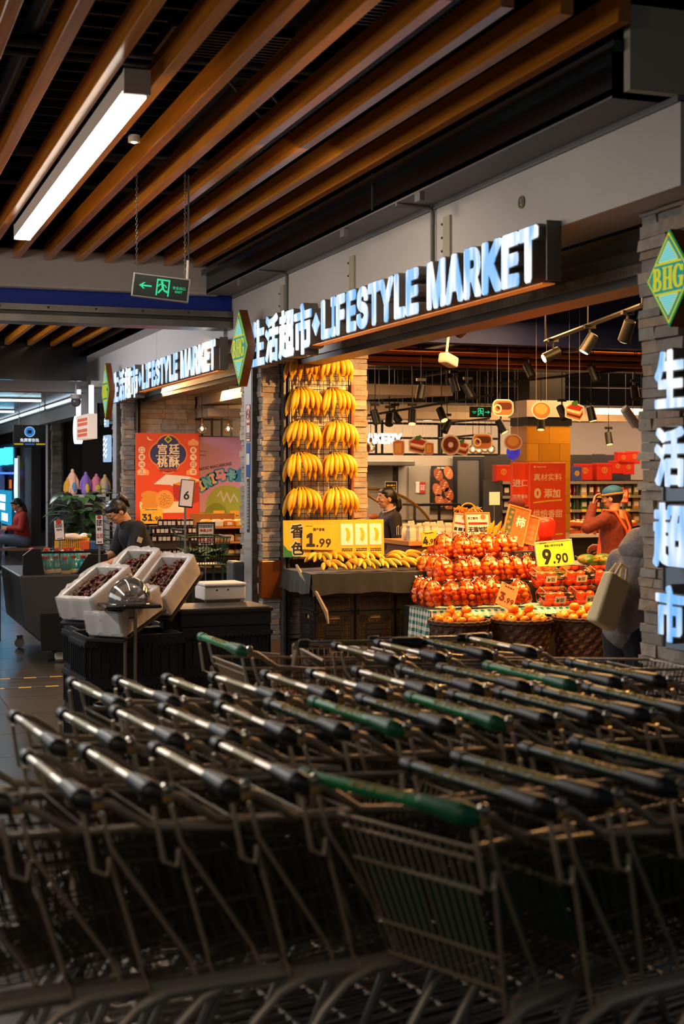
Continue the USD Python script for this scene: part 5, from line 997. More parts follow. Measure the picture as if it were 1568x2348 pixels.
# food cut-outs hanging on threads: printed boards of real thickness
brn, cake, cre, grn, rdp = mat('print_chocolate', '#5a2410', .5), mat('print_cake', '#c8703a', .5), mat('print_cream', '#ecd2a8', .5), mat('print_leaf', '#3a6a30', .5), mat('print_berry', '#a8281c', .5)
def cutout(label, px_, py_, Y, s, kind, top=1.2):
    p = thing('hanging_cutout', label, 'hanging decoration', at(px_, py_, Y=Y), group='food cut-outs hanging over the bakery'); B = lambda sh, m, k: prt(p, 'print', affinity.scale(sh, s, s, origin=(0, 0)), m, -.004 - .0015 * k)
    base = {'cake': pg((-.5, -.3), (.3, -.5), (.5, -.2), (.5, .2), (-.1, .42), (-.5, .2)), 'donut': ci(0, 0, .5), 'roll': rc(0, 0, 1.0, .7, .25), 'toast': pg((-.35, -.5), (.25, -.5), (.38, -.35), (.38, .4), (-.1, .5), (-.4, .35)), 'bun': ci(0, 0, .42, 1.25)}[kind].buffer(.06)
    part(p, 'board', slab_of(affinity.scale(base, s, s, origin=(0, 0)), .006, -.004), wht)
    if kind == 'cake':
        B(base.buffer(-.07), cake, 1); B(pg((-.45, -.02), (.3, -.18), (.46, .05), (.46, .14), (.3, -.04), (-.45, .1)), cre, 2); B(pg((-.45, -.22), (.3, -.40), (.46, -.15), (.46, -.08), (.3, -.28), (-.45, -.1)), brn, 2); B(pg((-.45, .14), (.3, .0), (.46, .18), (-.1, .38)), rdp, 2); B(union_all([ci(-.02, .38, .12, 1.4), ci(.1, .44, .1)]), grn, 3)
    elif kind == 'donut': B(ci(0, 0, .48).difference(ci(0, 0, .14)), cake, 1); B(ci(0, .02, .42).difference(ci(0, 0, .18)), brn, 2); B(union_all([ci(.3 * math.cos(a), .3 * math.sin(a), .035) for a in range(0, 7)]), rdp, 3)
    elif kind == 'roll': B(base.buffer(-.07), cake, 1); B(rc(.05, .08, .8, .34, .15), brn, 2); B(ci(-.3, -.05, .22).difference(ci(-.3, -.05, .14)), cre, 3)
    elif kind == 'toast': B(base.buffer(-.06), cake, 1); B(pg((-.3, -.4), (.2, -.4), (.2, .3), (-.28, .28)), mat('print_bread', '#e0a050', .5), 2)
    else: B(base.buffer(-.07), cake, 1); B(ci(-.02, .06, .28, 1.3), mat('print_bread', '#e0a050', .5), 2)
    top = 4.4 - at(px_, py_, Y=Y)[2]
    for x in (-.3, .3): part(p, 'thread', cyl((x * s, 0, .2 * s), (x * s, 0, top), .0015, 4), white_far)
for a in (('printed toast slice cut-out hanging beside the bakery lettering', 914, 1026, 17.5, .19, 'toast'), ('printed layered cake cut-out with a green leaf', 958, 1020, 17.5, .24, 'cake'), ('printed small cake slice cut-out seen at an angle', 984, 1028, 17.2, .15, 'toast'), ('printed chocolate doughnut cut-out', 1033, 1020, 17.0, .24, 'donut'), ('printed strawberry cake cut-out beside the doughnut', 1058, 1026, 17.2, .20, 'cake'),
          ('printed swiss roll cut-out over the bare bulbs', 1106, 1012, 17.0, .26, 'roll'), ('printed chocolate roll cut-out high beside the exit sign', 1153, 935, 13.6, .22, 'roll', 1.6), ('printed pair of buns cut-out in front of the white column top', 1241, 941, 13.4, .20, 'bun', 1.6), ('printed cake slice cut-out at the right of the column top', 1317, 942, 13.2, .20, 'cake', 1.6), ('printed red berry cut-out at the left end of the bakery lettering', 836, 1028, 17.5, .16, 'donut'), ('printed bun cut-out over the blue balloon', 1176, 1014, 15.0, .20, 'bun', 1.6)): cutout(*a)
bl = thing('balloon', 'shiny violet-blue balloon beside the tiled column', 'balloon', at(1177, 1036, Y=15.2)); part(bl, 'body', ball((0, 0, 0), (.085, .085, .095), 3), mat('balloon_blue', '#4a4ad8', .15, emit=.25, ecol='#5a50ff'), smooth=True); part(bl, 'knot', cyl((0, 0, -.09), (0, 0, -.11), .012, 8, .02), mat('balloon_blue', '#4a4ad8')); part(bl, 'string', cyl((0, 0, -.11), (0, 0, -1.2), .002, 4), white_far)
# back wall furnishing
def flatbox(name, label, cat, px, Y, m, depth=.05, **kw):
    x, z, w, h = span(*px, Y); p = thing(name, label, cat, (x, Y, z)); part(p, kw.get('pname', 'body'), rbox(w / 2, depth / 2, h / 2, w, depth, h, .012, 6), m); return p, w, h
gry, gry2 = mat('steel_door', '#6d6860', .4, metal=.3), mat('cabinet_grey', '#8a8375', .5)
dn, w, h = flatbox('door_1', 'grey metal service door with a small dark window in the bakery wall', 'door', (1047, 1112, 1054, 1330), 20.12, gry); stage.GetPrimAtPath(dn).SetCustomDataByKey('kind', 'structure')
part(dn, 'door_frame', slab_of(rc(w / 2, h / 2, w + .12, h + .1).difference(rc(w / 2, h / 2, w, h)), .04, -.03), frame_k); part(dn, 'window_rim', slab_of(rc(w * .32, h - .95, .26, .5, .05).difference(rc(w * .32, h - .95, .21, .45, .04)), .01, -.012), frame_k); part(dn, 'window', slab_of(rc(w * .32, h - .95, .22, .46, .04), .004, -.004), mat('door_window', '#2a1c10', .15)); part(dn, 'edge', bb(w - .10, w - .03, -.03, .0, 0, h), frame_k)
kc_, w, h = flatbox('steel_cabinet', 'tall grey steel cabinet with two doors at the back of the bakery', 'cabinet', (838, 985, 1066, 1330), 19.7, gry2, .4); part(kc_, 'door', bb(w * .50, w * .62, -.02, 0, .05, h - .03), mat('cabinet_light', '#a09a8e', .45)); part(kc_, 'door', bb(w * .66, w * .99, -.02, 0, .05, h - .03), gry2); z_ = at(911, 1330, Y=19.7)[2]; part(kc_, 'plinth', bb(.02, w - .02, .03, .38, -z_, .02), frame_k); part(kc_, 'dark_gap', bb(w * .42, w * .5, -.004, 0, .05, h - .03), frame_k)
hd, w, h = flatbox('extractor_hood', 'steel extractor hood above the grey cabinets', 'extractor hood', (838, 952, 1056, 1068), 19.3, steel_m, .5)
nt, w, h = flatbox('notice_board', 'small red and white notice on the grey cabinet door', 'notice', (953, 976, 1105, 1131), 19.66, wht, .042); prt(nt, 'red_field', rc(w * .68, h / 2, w * .6, h), rdp, -.002); prt(nt, 'small_print', scribble(w * .68, h * .5, w * .45, h * .5, 4, 2), wht, -.004)
bp_, w, h = flatbox('bread_poster', 'dark poster of brown loaves on the bakery wall', 'poster', (988, 1043, 1068, 1168), 20.1, mat('poster_dark', '#1c1210', .5), .012)
for k, (x, z) in enumerate(((.3, .8), (.72, .84), (.55, .55), (.25, .45), (.75, .35), (.35, .2), (.7, .12))):
    o = affinity.rotate(ci(x * w, z * h, .055, 1.0), 0); o = affinity.rotate(affinity.scale(ci(x * w, z * h, .07), 1, 1.5), 25); prt(bp_, 'printed_loaf', o.intersection(rc(w / 2, h / 2, w, h)), cake if k % 2 else mat('print_crust', '#a85020', .5), -.003 - .0015 * (k % 2)); prt(bp_, 'loaf_cut', [affinity.rotate(rc(x * w + d * .02, z * h + d * .04, .04, .012), 25) for d in (-1, 0, 1)], cre, -.0065)
prt(bp_, 'small_print', scribble(w / 2, h * .95, w * .5, .04, 1, 6), wht, -.003)
rk = thing('metal_shelf', 'black metal shelf frame before the bakery door', 'shelf', (0, 17.6, 0)); xa, xb = at(935, 1170, Y=17.6)[0], at(1042, 1170, Y=17.6)[0]; za = at(990, 1157, Y=17.6)[2]
for z in (za, za - .22, za - .6): part(rk, 'shelf_board', bb(xa, xb, -.2, .2, z - .015, z + .015), frame_k)
for x in (xa + .02, xa + (xb - xa) * .55, xb - .02): part(rk, 'post', bb(x - .015, x + .015, -.2, -.17, 0, za), frame_k)
# curved glass pastry case
x, z, w, h = span(845, 965, 1120, 1260, 15.6); pc = thing('pastry_case', 'curved glass pastry case with brass edges behind the woman', 'display case', (x, 15.6, 0)); zt_ = z + h; brs = mat('brass_edge', '#b0823a', .3, metal=.8); gls = film('case_glass', '#f4efe6', gloss=.05, base=.02)
arc = [(-.02 + .9 * math.sin(t), zt_ - .9 * (1 - math.cos(t)) * .8) for t in np.linspace(0, math.pi / 2, 12)]
part(pc, 'base', bb(-.3, .95, 0, 1.2, 0, .75), plinth_m)
for y in (0, 1.2): part(pc, 'brass_edge', tube([(a, y, b) for a, b in arc], .016, 8), brs)
V = [(a, y, b) for a, b in arc for y in (0, 1.2)]; part(pc, 'curved_glass', trimesh.Trimesh(V, [f for i in range(11) for f in ((2 * i, 2 * i + 1, 2 * i + 3), (2 * i, 2 * i + 3, 2 * i + 2))], process=False), gls); part(pc, 'shelf', bb(-.25, .7, .1, 1.1, .98, 1.0), gls); part(pc, 'shelf', bb(-.25, .5, .1, 1.1, 1.18, 1.2), gls)
rg = random.Random(11)
for k in range(14): solo('pastry', ball((0, 0, 0), (.07, .05, .035), 2), cake if k % 2 else mat('print_bread', '#e0a050', .5), f'golden pastry inside the curved glass case, {ORD[k]} one', 'pastry', 'pastries in the glass case', smooth=True, loc=(x - .15 + .14 * (k % 6), 15.9 + .25 * (k // 6), 1.035 if k < 9 else 1.235))
s28, w, h = flatbox('price_board', 'black framed 28 price board standing on the pastry case', 'price sign', (882, 910, 1104, 1146), 15.4, frame_k, .015, pname='panel'); prt(s28, 'frame', rc(w / 2, h / 2, w, h).difference(rc(w / 2, h / 2, w * .9, h * .94)), wht, -.002); prt(s28, 'price', txt('28', h * .3, w * .5, h * .28, 'inter', 5), yel, -.003); prt(s28, 'headline', scribble(w / 2, h * .72, w * .7, h * .28, 2, 5), yel, -.003); part(s28, 'foot', bb(w * .3, w * .7, 0, .08, -.25, 0), frame_k)
# square column with yellow tiles
x, z, w, h = span(1210, 1308, 962, 1050, 16.0); zt = z + h; cy = thing('column', 'square shop column clad in yellow tiles under a white head', 'column', (x, 16.0, 0), kind='structure'); ytile = [mat(f'tile_yellow_{i}', c, .25) for i, c in enumerate(('#b8801e', '#c08824', '#b07818'))]; grt = mat('tile_grout', '#d8c08a', .7)
part(cy, 'core', bb(.01, w - .01, .01, .46, 0, zt), grt); part(cy, 'head', bb(-.03, w + .03, -.03, .49, zt + .03, zt + .24), sof); part(cy, 'neck', bb(.05, w - .05, .05, .4, zt + .24, 4.4), frame_k); part(cy, 'black_band', bb(-.012, w + .012, -.012, .47, zt - .075, zt + .03), frame_k)
for r in range(6):
    for c in range(3): x_a, x_b = (w / 2 * c - (w / 4 if r % 2 else 0), w / 2 * (c + 1) - (w / 4 if r % 2 else 0)); x_a, x_b = max(0, x_a), min(w, x_b); (x_b - x_a > .05) and part(cy, 'tile', bb(x_a + .003, x_b - .003, 0, .02, zt - .085 - .22 * (r + 1) + .003, zt - .085 - .22 * r), ytile[(r + c) % 3])
    for c in range(2): part(cy, 'tile', bb(-.012, .004, .002 + .23 * c, .228 + .23 * c, zt - .085 - .22 * (r + 1) + .003, zt - .085 - .22 * r), ytile[(r + c) % 3])
# orange promotion panels
orp = mat('panel_orange', '#e4481a', .5)
def opanel(label, px, Y, rz): x, z, w, h = span(*px, Y); p = thing('promotion_panel', label, 'sign', (x, Y, 0), rz); part(p, 'panel', rbox(w / 2, .03, (z + h) / 2, w, .06, z + h, .008, 6), orp); return p, w, z + h
p1, w, t = opanel('large orange promotion panel with white lettering before the yellow column', (1214, 1297, 1061, 1220), 15.0, 0); prt(p1, 'lettering', [txt('真材实料', w * .18, w * .5, t - .17, 'cjk', 1, 1.05), txt('0', w * .25, w * .22, t - .36, 'inter', 7), txt('添加', w * .23, w * .62, t - .36, 'cjk', 3), txt('烘焙香甜', w * .20, w * .5, t - .60, 'cjk', 2, 1.0), txt('家', w * .18, w * .62, t - .76, 'cjk', 2), ci(w * .14, t - .05, .012), scribble(w * .32, t - .05, w * .25, .02, 1, 4)], mat('print_cream2', '#f2c89a', .5), -.003); prt(p1, 'underline', [ln([(w * .12, t - .47), (w * .5, t - .45), (w * .88, t - .44)], .016), ln([(w * .3, t - .86), (w * .9, t - .84)], .016)], yel, -.003)
p2, w, t = opanel('narrow orange promotion panel at the left of the large one', (1174, 1211, 1061, 1220), 15.15, 0); prt(p2, 'lettering', [txt('进口', w * .42, w * .52, t - .24, 'cjk', 2, 1.15), txt('优质食材', w * .26, w * .52, t - .40, 'cjk', 2, .95)], wht, -.003)
# dry goods rack along the back right, red gift boxes on top, lettered wall panel
wp, w, h = flatbox('wall_panel', 'white wall panel with slogan lettering and a drawing of leaves', 'sign', (1292, 1395, 1042, 1068), 19.8, wht, .02); prt(wp, 'lettering', txt('生活,优选有机', h * .38, w * .02, h * .45, 'cjk', 1, 1.0, 'l'), inkm, -.002); prt(wp, 'leaf_drawing', [ci(w * (.66 + .06 * (k % 5)), h * (.25 + .24 * (k // 5)), .055).difference(ci(w * (.66 + .06 * (k % 5)), h * (.25 + .24 * (k // 5)), .042)) for k in range(15)], inkm, -.002)
yo, w, h = flatbox('wall_panel', 'dark panel with one white character left of the yellow column', 'sign', (1130, 1172, 1046, 1068), 19.0, frame_k, .02); prt(yo, 'lettering', txt('有', h * .9, w * .55, h * .5, 'cjk', 2), wht, -.002)
sr = thing('goods_rack', 'long dark dry goods rack at the back right of the shop', 'shelf', (0, 18.6, 0)); ra, rb_ = at(1132, 1150, Y=18.6)[0], at(1470, 1150, Y=18.6)[0]; zs = [at(1300, y, Y=18.6)[2] for y in (1104, 1136, 1168, 1200, 1232)]; rkm = mat('rack_grey', '#3a3834', .45)
for z in zs: part(sr, 'shelf_board', bb(ra, rb_, -.28, .3, z - .02, z), rkm); part(sr, 'price_rail', bb(ra, rb_, -.295, -.28, z - .035, z + .005), mat('rail_grey', '#8a8478', .4))
part(sr, 'back_panel', bb(ra, rb_, .3, .32, 0, zs[0] + .4), mat('rack_back', '#2a2622', .6))
for k in range(7): xx = ra + (rb_ - ra) * k / 6; part(sr, 'upright', bb(xx - .02, xx + .02, -.26, .32, 0, zs[0] + .02), rkm)
rg = random.Random(21); tone = [(n_, mat('packet_' + n_, c, .45)) for n_, c in (('green', '#3c6a34'), ('amber', '#b07a2a'), ('white', '#b8ac98'), ('brown', '#6a4220'), ('dark', '#2c2a2a'), ('red', '#9a2c1c'), ('olive', '#7a7430'))]; PK = {}
for r, z in enumerate(zs[1:4]):
    xx = ra + .05; k = 0
    while xx < rb_ - .12:
        nm, m = tone[rg.choice([0, 1, 2, 3, 3, 4, 4, 6, 1]) if rg.random() < .8 else 5]; wd = rg.uniform(.8, 1.15); lb = f'small {nm} packet, {ORD[k] if k < 20 else str(k + 1) + "th"} from the left on the {["upper", "middle", "lower"][r]} rack shelf'
        if nm not in PK:
            PK[nm] = p = thing('goods_packet', lb, 'packet', (xx + .05, 18.42, z), group='packets on the dry goods rack'); part(p, 'pouch', rbox(0, 0, .09, .10, .07, .18, .012, 6), m); part(p, 'label', bb(-.035, .035, -.0375, -.035, .05, .12), tagw); part(p, 'top_seal', bb(-.048, .048, -.006, .006, .175, .195), m)
        else: copy(PK[nm], (xx + .05, 18.42, z), (0, 0, rg.uniform(-8, 8)), lb, scale=(wd, 1, rg.uniform(.8, 1.12)))
        xx += .125; k += 1
    for t in range(8): tg = ra + .3 + (rb_ - ra - .5) * t / 8; part(sr, 'shelf_tag', bb(tg, tg + .07, -.30, -.296, z - .03, z + .01), yel)
gb = mat('gift_red', '#c8301c', .35); gbx = None
for i, (px_, py_, s, nm) in enumerate(((1150, 1083, 1, 'with a gold emblem'), (1336, 1083, 1, 'with a gold emblem'), (1380, 1083, 1.05, 'with a gold emblem'), (1307, 1082, .8, 'with a gold emblem'), (1412, 1068, .8, 'with a gold emblem'), (1437, 1070, .8, 'with a gold emblem'), (1425, 1048, .8, 'with a gold emblem'), (1450, 1046, .8, 'with a gold emblem'))):
    q = at(px_, py_ + 18, Y=18.5); lb = f'red gift box {nm} on top of the goods rack, {ORD[i]} of eight'
    if gbx is None: gbx = thing('gift_box', lb, 'gift box', (q[0], 18.5, zs[0]), group='red gift boxes on the rack'); part(gbx, 'box', rbox(0, 0, .12, .24, .14, .24, .006), gb); part(gbx, 'emblem', slab_of(ci(.0, .14, .045).difference(ci(0, .14, .03)).union(rc(0, .14, .02, .05)), .002, -.072), mat('gift_gold', '#e0a040', .35, metal=.4)); part(gbx, 'lid_edge', bb(-.122, .122, -.072, .072, .20, .205), mat('gift_dark', '#8a1c10', .4))
    else: copy(gbx, (q[0], 18.5, max(zs[0], q[2])), (0, 0, 0), lb, scale=s)
q = at(1353, 1083, Y=18.4); gbb = thing('gift_box', 'blue gift box between red ones on the goods rack', 'gift box', (at(1322, 1100, Y=18.4)[0], 18.45, zs[0])); part(gbb, 'box', rbox(0, 0, .11, .16, .12, .22, .006), mat('gift_blue', '#3c4a90', .35)); part(gbb, 'emblem', slab_of(ci(0, .12, .04), .002, -.062), mat('gift_gold', '#e0a040', .35, metal=.4))
q = at(1429, 1138, Y=12.9); price_board('price_card', 'white 9.90 price card with a red rim beside the blue cap', (q[0], 12.9, q[2] - .06), .10, .13, '9.90', m=mat('card_pink', '#e8a890', .5), ink=rdp, frame=rdp, seed=31); 
stk = thing('sign_stand', 'thin stand pole under the small red-rimmed 9.90 card', 'stand', (q[0], 12.91, 0)); part(stk, 'pole', cyl((0, 0, .02), (0, 0, q[2] - .06), .007, 6), pole_m); part(stk, 'foot', lathe([(0, 0), (.10, 0), (.10, .015), (0, .02)], 16), pole_m)
# pale counter with wrapped trays before the rack
x, z, w, h = span(1288, 1470, 1222, 1420, 16.5); ctr = thing('counter', 'pale counter carrying wrapped trays before the goods rack', 'counter', (x, 16.5, 0)); part(ctr, 'top', bb(0, w, -.1, .7, z + h - .05, z + h), wht); part(ctr, 'front', bb(.02, w, -.05, .7, 0, z + h - .05), mat('counter_dark', '#241c14', .6)); zt = z + h
rg = random.Random(5); tw_ = None
for k in range(22):
    lb = f'film-wrapped pastry tray, {ORD[k % 11]} from the left in the {"lower" if k < 11 else "upper"} layer on the counter'; loc = (x + .12 + (w - .3) * (k % 11) / 10.5, 16.5 + .2 * (k % 3), zt + (.0 if k < 11 else .085)); rot = (rg.uniform(-6, 6), rg.uniform(-6, 6), rg.uniform(-30, 30))
    if tw_ is None:
        tw_ = thing('wrapped_tray', lb, 'tray', loc, rot=rot, group='wrapped trays on the pale counter'); part(tw_, 'tray', rbox(0, 0, .025, .22, .16, .05, .012), mat('tray_rust', '#c8581e', .5))
        for a in range(6): part(tw_, 'pastry', ball((-.07 + .07 * (a % 3), -.035 + .07 * (a // 3), .058), (.034, .034, .022), 1), tagw if a % 2 else cre, smooth=True)
        part(tw_, 'film', rbox(0, 0, .055, .225, .165, .05, .02), film_m, smooth=40)
    else: copy(tw_, loc, rot, lb)
# display pieces standing behind the oranges
def board_px(name, label, cat, px, Y, m, rim=None, tilt=0, rz=0, lean=-10, th=.015):
    x, z, w, h = span(*px, Y); p = thing(name, label, cat, (x + w / 2, Y, z), rot=(lean, tilt, rz)); part(p, 'panel', rbox(0, .006, h / 2, w, th, h, .004, 6), m)
    if z > 1.01: part(p, 'foot', bb(-.02, .02, .02, .05, 1.0 - z, h * .5), m)
    if rim: part(p, 'rim', slab_of(rc(0, h / 2, w + .015, h + .015).difference(rc(0, h / 2, w - .012, h - .012)), .02, -.008), rim)
    return p, w, h
wrim = mat('wood_rim', '#c8843c', .5); Yd = 11.75
def peach(p, w, h): prt(p, 'printed_fruit', [ci(w * .24, h * .82, h * .11, 1.2)], cake, -.004)
b, w, h = board_px('display_board', 'white wooden-framed board with bold black lettering behind the oranges', 'sign', (1070, 1124, 1176, 1226), Yd, wht, wrim); prt(b, 'lettering', [txt('无添加防', h * .26, 0, h * .24, 'cjk', 3, .95)], inkm, -.004); prt(b, 'red_bar', rc(0, h * .52, w * .8, h * .1), rdp, -.003); prt(b, 'small_print', [txt('手工制作', h * .12, -w * .2, h * .76, 'cjk', 1), scribble(w * .2, h * .52, w * .3, h * .05, 1, 7)], inkm, -.004); peach(b, w, h)
b, w, h = board_px('display_board', 'smaller white framed board turned away at the left of the bold lettered one', 'sign', (1038, 1067, 1178, 1222), Yd + .05, wht, wrim, 8, -25); prt(b, 'lettering', scribble(0, h * .2, w * .8, h * .2, 1, 3, .15), inkm, -.004); prt(b, 'red_bar', rc(0, h * .5, w * .8, h * .1), rdp, -.003); peach(b, w, h)
dor = mat('board_deep_orange', '#d8601a', .5)
b, w, h = board_px('persimmon_board', 'tall tilted orange board with one large white character and a photo strip', 'sign', (1150, 1196, 1160, 1246), 11.45, dor, wrim, 16, -12); prt(b, 'lettering', [txt('柿', h * .30, w * .18, h * .62, 'cjk', 3, .9), txt('柿', h * .13, w * .12, h * .16, 'cjk', 1, .8)], wht, -.004); prt(b, 'photo_strip', rc(-w * .32, h * .5, w * .28, h * .86), mat('photo_green', '#4a5626', .5), -.003); prt(b, 'printed_fruit', [ci(-w * .34 + .01 * (k % 3 - 1), h * (.12 + .14 * k), w * .07) for k in range(6)], cake, -.005)
b, w, h = board_px('persimmon_board', 'small tilted orange fruit board at the right of the tall one', 'sign', (1194, 1222, 1182, 1246), 11.5, dor, wrim, 14, -20); prt(b, 'printed_fruit', [ci(w * (k % 2 - .5) * .4, h * (.2 + .2 * (k // 2)), w * .2) for k in range(6)], cake, -.004)
b, w, h = board_px('display_easel', 'plain brown back of an easel board beside the red display', 'easel', (1224, 1240, 1180, 1240), 11.55, mat('board_back', '#a8744a', .6), None, -8, 30)
q = at(1128, 1236, Y=11.55); bs = thing('banana_stand', 'bunch of long yellow bananas standing upright behind the oranges', 'bananas', (q[0], 11.6, 1.0)); rg = random.Random(2)
for k in range(7): part(bs, 'banana', banana((-.06 + .022 * k, .01 * (k % 2), .03 + .02 * (k % 3)), (.05, 0, 1), (.35 + .03 * k, -.05, 1), .27, .021), rg.choice(ban_m), smooth=True)
part(bs, 'holder', bb(-.09, .10, -.03, .05, -.0, .04), wrim)
q = at(1250, 1236, Y=11.9); rdd = mat('display_red', '#d8300e', .35); rp = thing('red_display', 'rounded red-orange display figure of stacked bulges behind the price board', 'display', (q[0], 11.95, .9)); part(rp, 'body', lathe([(0, 0), (.11, .0), (.125, .03), (.125, .17), (.10, .215), (.085, .23), (.10, .25), (.118, .28), (.118, .40), (.09, .44), (.0, .45)], 28), rdd, smooth=50); part(rp, 'side_bulge', ball((.075, -.02, .14), (.075, .075, .10), 3), rdd, smooth=True)
sdt = thing('display_riser', 'dark riser table behind the orange stand carrying boards and packs', 'table', (0, 0, 0)); part(sdt, 'top', bb(4.55, 6.2, 11.72, 12.5, .96, 1.0), dk); part(sdt, 'skirt', bb(4.6, 6.15, 11.76, 12.45, 0, .96), dk)
x, z, w, h = span(1122, 1146, 1128, 1158, 13.0); wc = thing('card_stand', 'blank white card on a thin stand behind the oranges', 'sign', (x, 13.0, 0)); part(wc, 'card', bb(0, w, 0, .008, z, z + h), wht); part(wc, 'pole', cyl((w / 2, .012, .0), (w / 2, .012, z + h * .6), .006, 6), pole_m); part(wc, 'foot', lathe([(0, 0), (.1, 0), (.1, .012), (0, .02)], 14, (w / 2, .012, 0)), pole_m)
q = at(1190, 1150, Y=12.1); tk = thing('plush_fruit', 'dark red round plush figure sitting above the boards', 'plush toy', (q[0], 12.15, q[2] - .05)); part(tk, 'body', ball((0, 0, .03), (.085, .07, .06), 3), mat('plush_red', '#5a1610', .9), smooth=True); part(tk, 'brim', ball((.07, -.01, .0), (.055, .04, .02), 2), mat('plush_red', '#5a1610', .9), smooth=True); part(tk, 'pale_base', ball((-.02, -.02, -.02), (.08, .06, .03), 2), mat('plush_cream', '#d8b890', .9), smooth=True); part(tk, 'post', cyl((0, 0, 1.0 - q[2] + .05), (0, 0, -.02), .02, 8), dk)
q = at(1073, 1178, Y=12.2); bq = thing('straw_basket', 'golden straw basket with a hoop handle and fringe of straw', 'basket', (q[0], 12.2, q[2] - .05)); stw = mat('straw_gold', '#d88a1e', .6); rg = random.Random(8)
part(bq, 'bowl', lathe([(0, 0), (.08, 0), (.11, .05), (.10, .055), (.07, .01), (0, .01)], 18), stw); part(bq, 'handle', tube([(.09 * math.cos(t), 0, .05 + .10 * math.sin(t)) for t in np.linspace(0, math.pi, 12)], .007, 6), stw)
part(bq, 'straw', cat_([tube([(.03 * math.cos(a), .03 * math.sin(a), .04), (.09 * math.cos(a), .09 * math.sin(a), .11 + rg.uniform(-.02, .02)), (.14 * math.cos(a), .13 * math.sin(a), .08 + rg.uniform(-.03, .03))], .004, 3) for a in np.linspace(0, 6.28, 46)]), stw, kind='stuff'); part(bq, 'stand', bb(-.06, .06, -.06, .06, 1.0 - q[2] + .05, 0), dk)
# white bread bags and wrapped packs behind the bananas
q = at(975, 1240, Y=12.6); tb2 = thing('side_table', 'low wooden table of bread packs behind the banana table', 'table', (0, 12.6, 0)); xa, xb = at(928, 1240, Y=12.6)[0], at(1075, 1240, Y=12.6)[0]; part(tb2, 'top', bb(xa, xb, -.1, .6, q[2] - .04, q[2]), wrim); part(tb2, 'body', bb(xa + .03, xb - .03, -.06, .55, 0, q[2] - .04), mat('table_wood', '#7a4a20', .5))
pk = None; rg = random.Random(14)
for k in range(16):
    xx = xa + .06 + (xb - xa - .12) * (k % 8) / 7.3; loc = (xx, 12.58 + .16 * (k // 8), q[2] + .0); lb = f'white paper bread bag on the low table, {ORD[k % 8]} from the left in the {"front" if k < 8 else "rear"} row'; rot = (0, rg.uniform(-5, 5), rg.uniform(-25, 25))
    if pk is None:
        pk = thing('bread_bag', lb, 'bread bag', loc, rot=rot, group='white bread bags behind the bananas'); m = lathe([(0, 0), (.045, 0), (.05, .02), (.048, .10), (.04, .13), (.044, .15)], 4); part(pk, 'bag', mv(m, rz=45), tagw); part(pk, 'bread', ball((0, 0, .13), (.03, .025, .025), 2), cake, smooth=True); part(pk, 'label', bb(-.025, .025, -.037, -.035, .04, .08), wht); part(pk, 'fold', bb(-.03, .03, -.004, .004, .145, .165), tagw)
    else: copy(pk, loc, rot, lb, scale=(1, 1, rg.uniform(.9, 1.15)))
# chiller with squash at the right edge of the stand
x, z, w, h = span(1318, 1400, 1268, 1320, 12.0); ch = thing('side_counter', 'dark counter with grey top behind the orange stand at right', 'counter', (x, 12.0, 0)); part(ch, 'top', bb(0, 2.0, -.3, .6, z + h * .5 - .03, z + h * .5), mat('counter_grey', '#8a8478', .4)); part(ch, 'body', bb(.02, 1.98, -.26, .56, 0, z + h * .5 - .03), dk)
sq = None
for k, (dx, dy) in enumerate(((.06, -.2), (.2, -.22), (.12, -.02), (.28, -.05))):
    lb = f'green and orange squash on the dark counter, {ORD[k]} of four'; loc = (x + dx, 12.0 + dy, z + h * .5 + .05)
    if sq is None: sq = thing('squash', lb, 'squash', loc, 20, group='squashes on the side counter'); part(sq, 'body', ball((0, 0, 0), (.10, .055, .05), 3), mat('squash_skin', '#4a6a24', .35, noise=(16, '#c88a2a', .45, .6, (.3, 2, 2))), smooth=True); part(sq, 'stalk', cyl((.09, 0, .01), (.125, 0, .025), .008, 8), leafg)
    else: copy(sq, loc, (0, 0, 20 + 50 * k), lb, scale=.9 + .08 * k)
# ------------------------------------------------------------------ second bay: posters, jars, packs
x, z, w, h = span(311, 457, 993, 1200, 18.2); po = thing('cookie_poster', 'tall orange poster of round cookies with a dark blue emblem', 'poster', (x, 18.2, z)); pon = mat('poster_orange', '#d8431a', .5)
part(po, 'board', rbox(w / 2, .02, h / 2, w, .03, h, .005, 6), pon)
U = lambda px_, py_: ((px_ - 311) / 146 * w, h - (py_ - 993) / 207 * h)
blu, gld = mat('print_navy', '#152a5c', .5), mat('print_gold', '#d8a052', .5); ex_, ez_ = U(385, 1041); k = w / 146
em = union_all([ci(ex_, ez_ + s * 15 * k, 26 * k) for s in (-1, 1)] + [ci(ex_ + s * 17 * k, ez_, 24 * k) for s in (-1, 1)]); prt(po, 'emblem_ring', em.buffer(3 * k).difference(em.buffer(1.5 * k)), gld, .003); prt(po, 'emblem', em, blu, .002)
prt(po, 'headline', [txt('宫', 24 * k, ex_ - 13 * k, ez_ + 11 * k, 'cjk', 2), txt('廷', 24 * k, ex_ + 14 * k, ez_ + 11 * k, 'cjk', 2), txt('桃', 24 * k, ex_ - 13 * k, ez_ - 18 * k, 'cjk', 2), txt('酥', 24 * k, ex_ + 14 * k, ez_ - 18 * k, 'cjk', 2)], cre, .0005); prt(po, 'small_print', scribble(ex_, ez_ - 4 * k, 56 * k, 5 * k, 1, 3), cre, .0005)
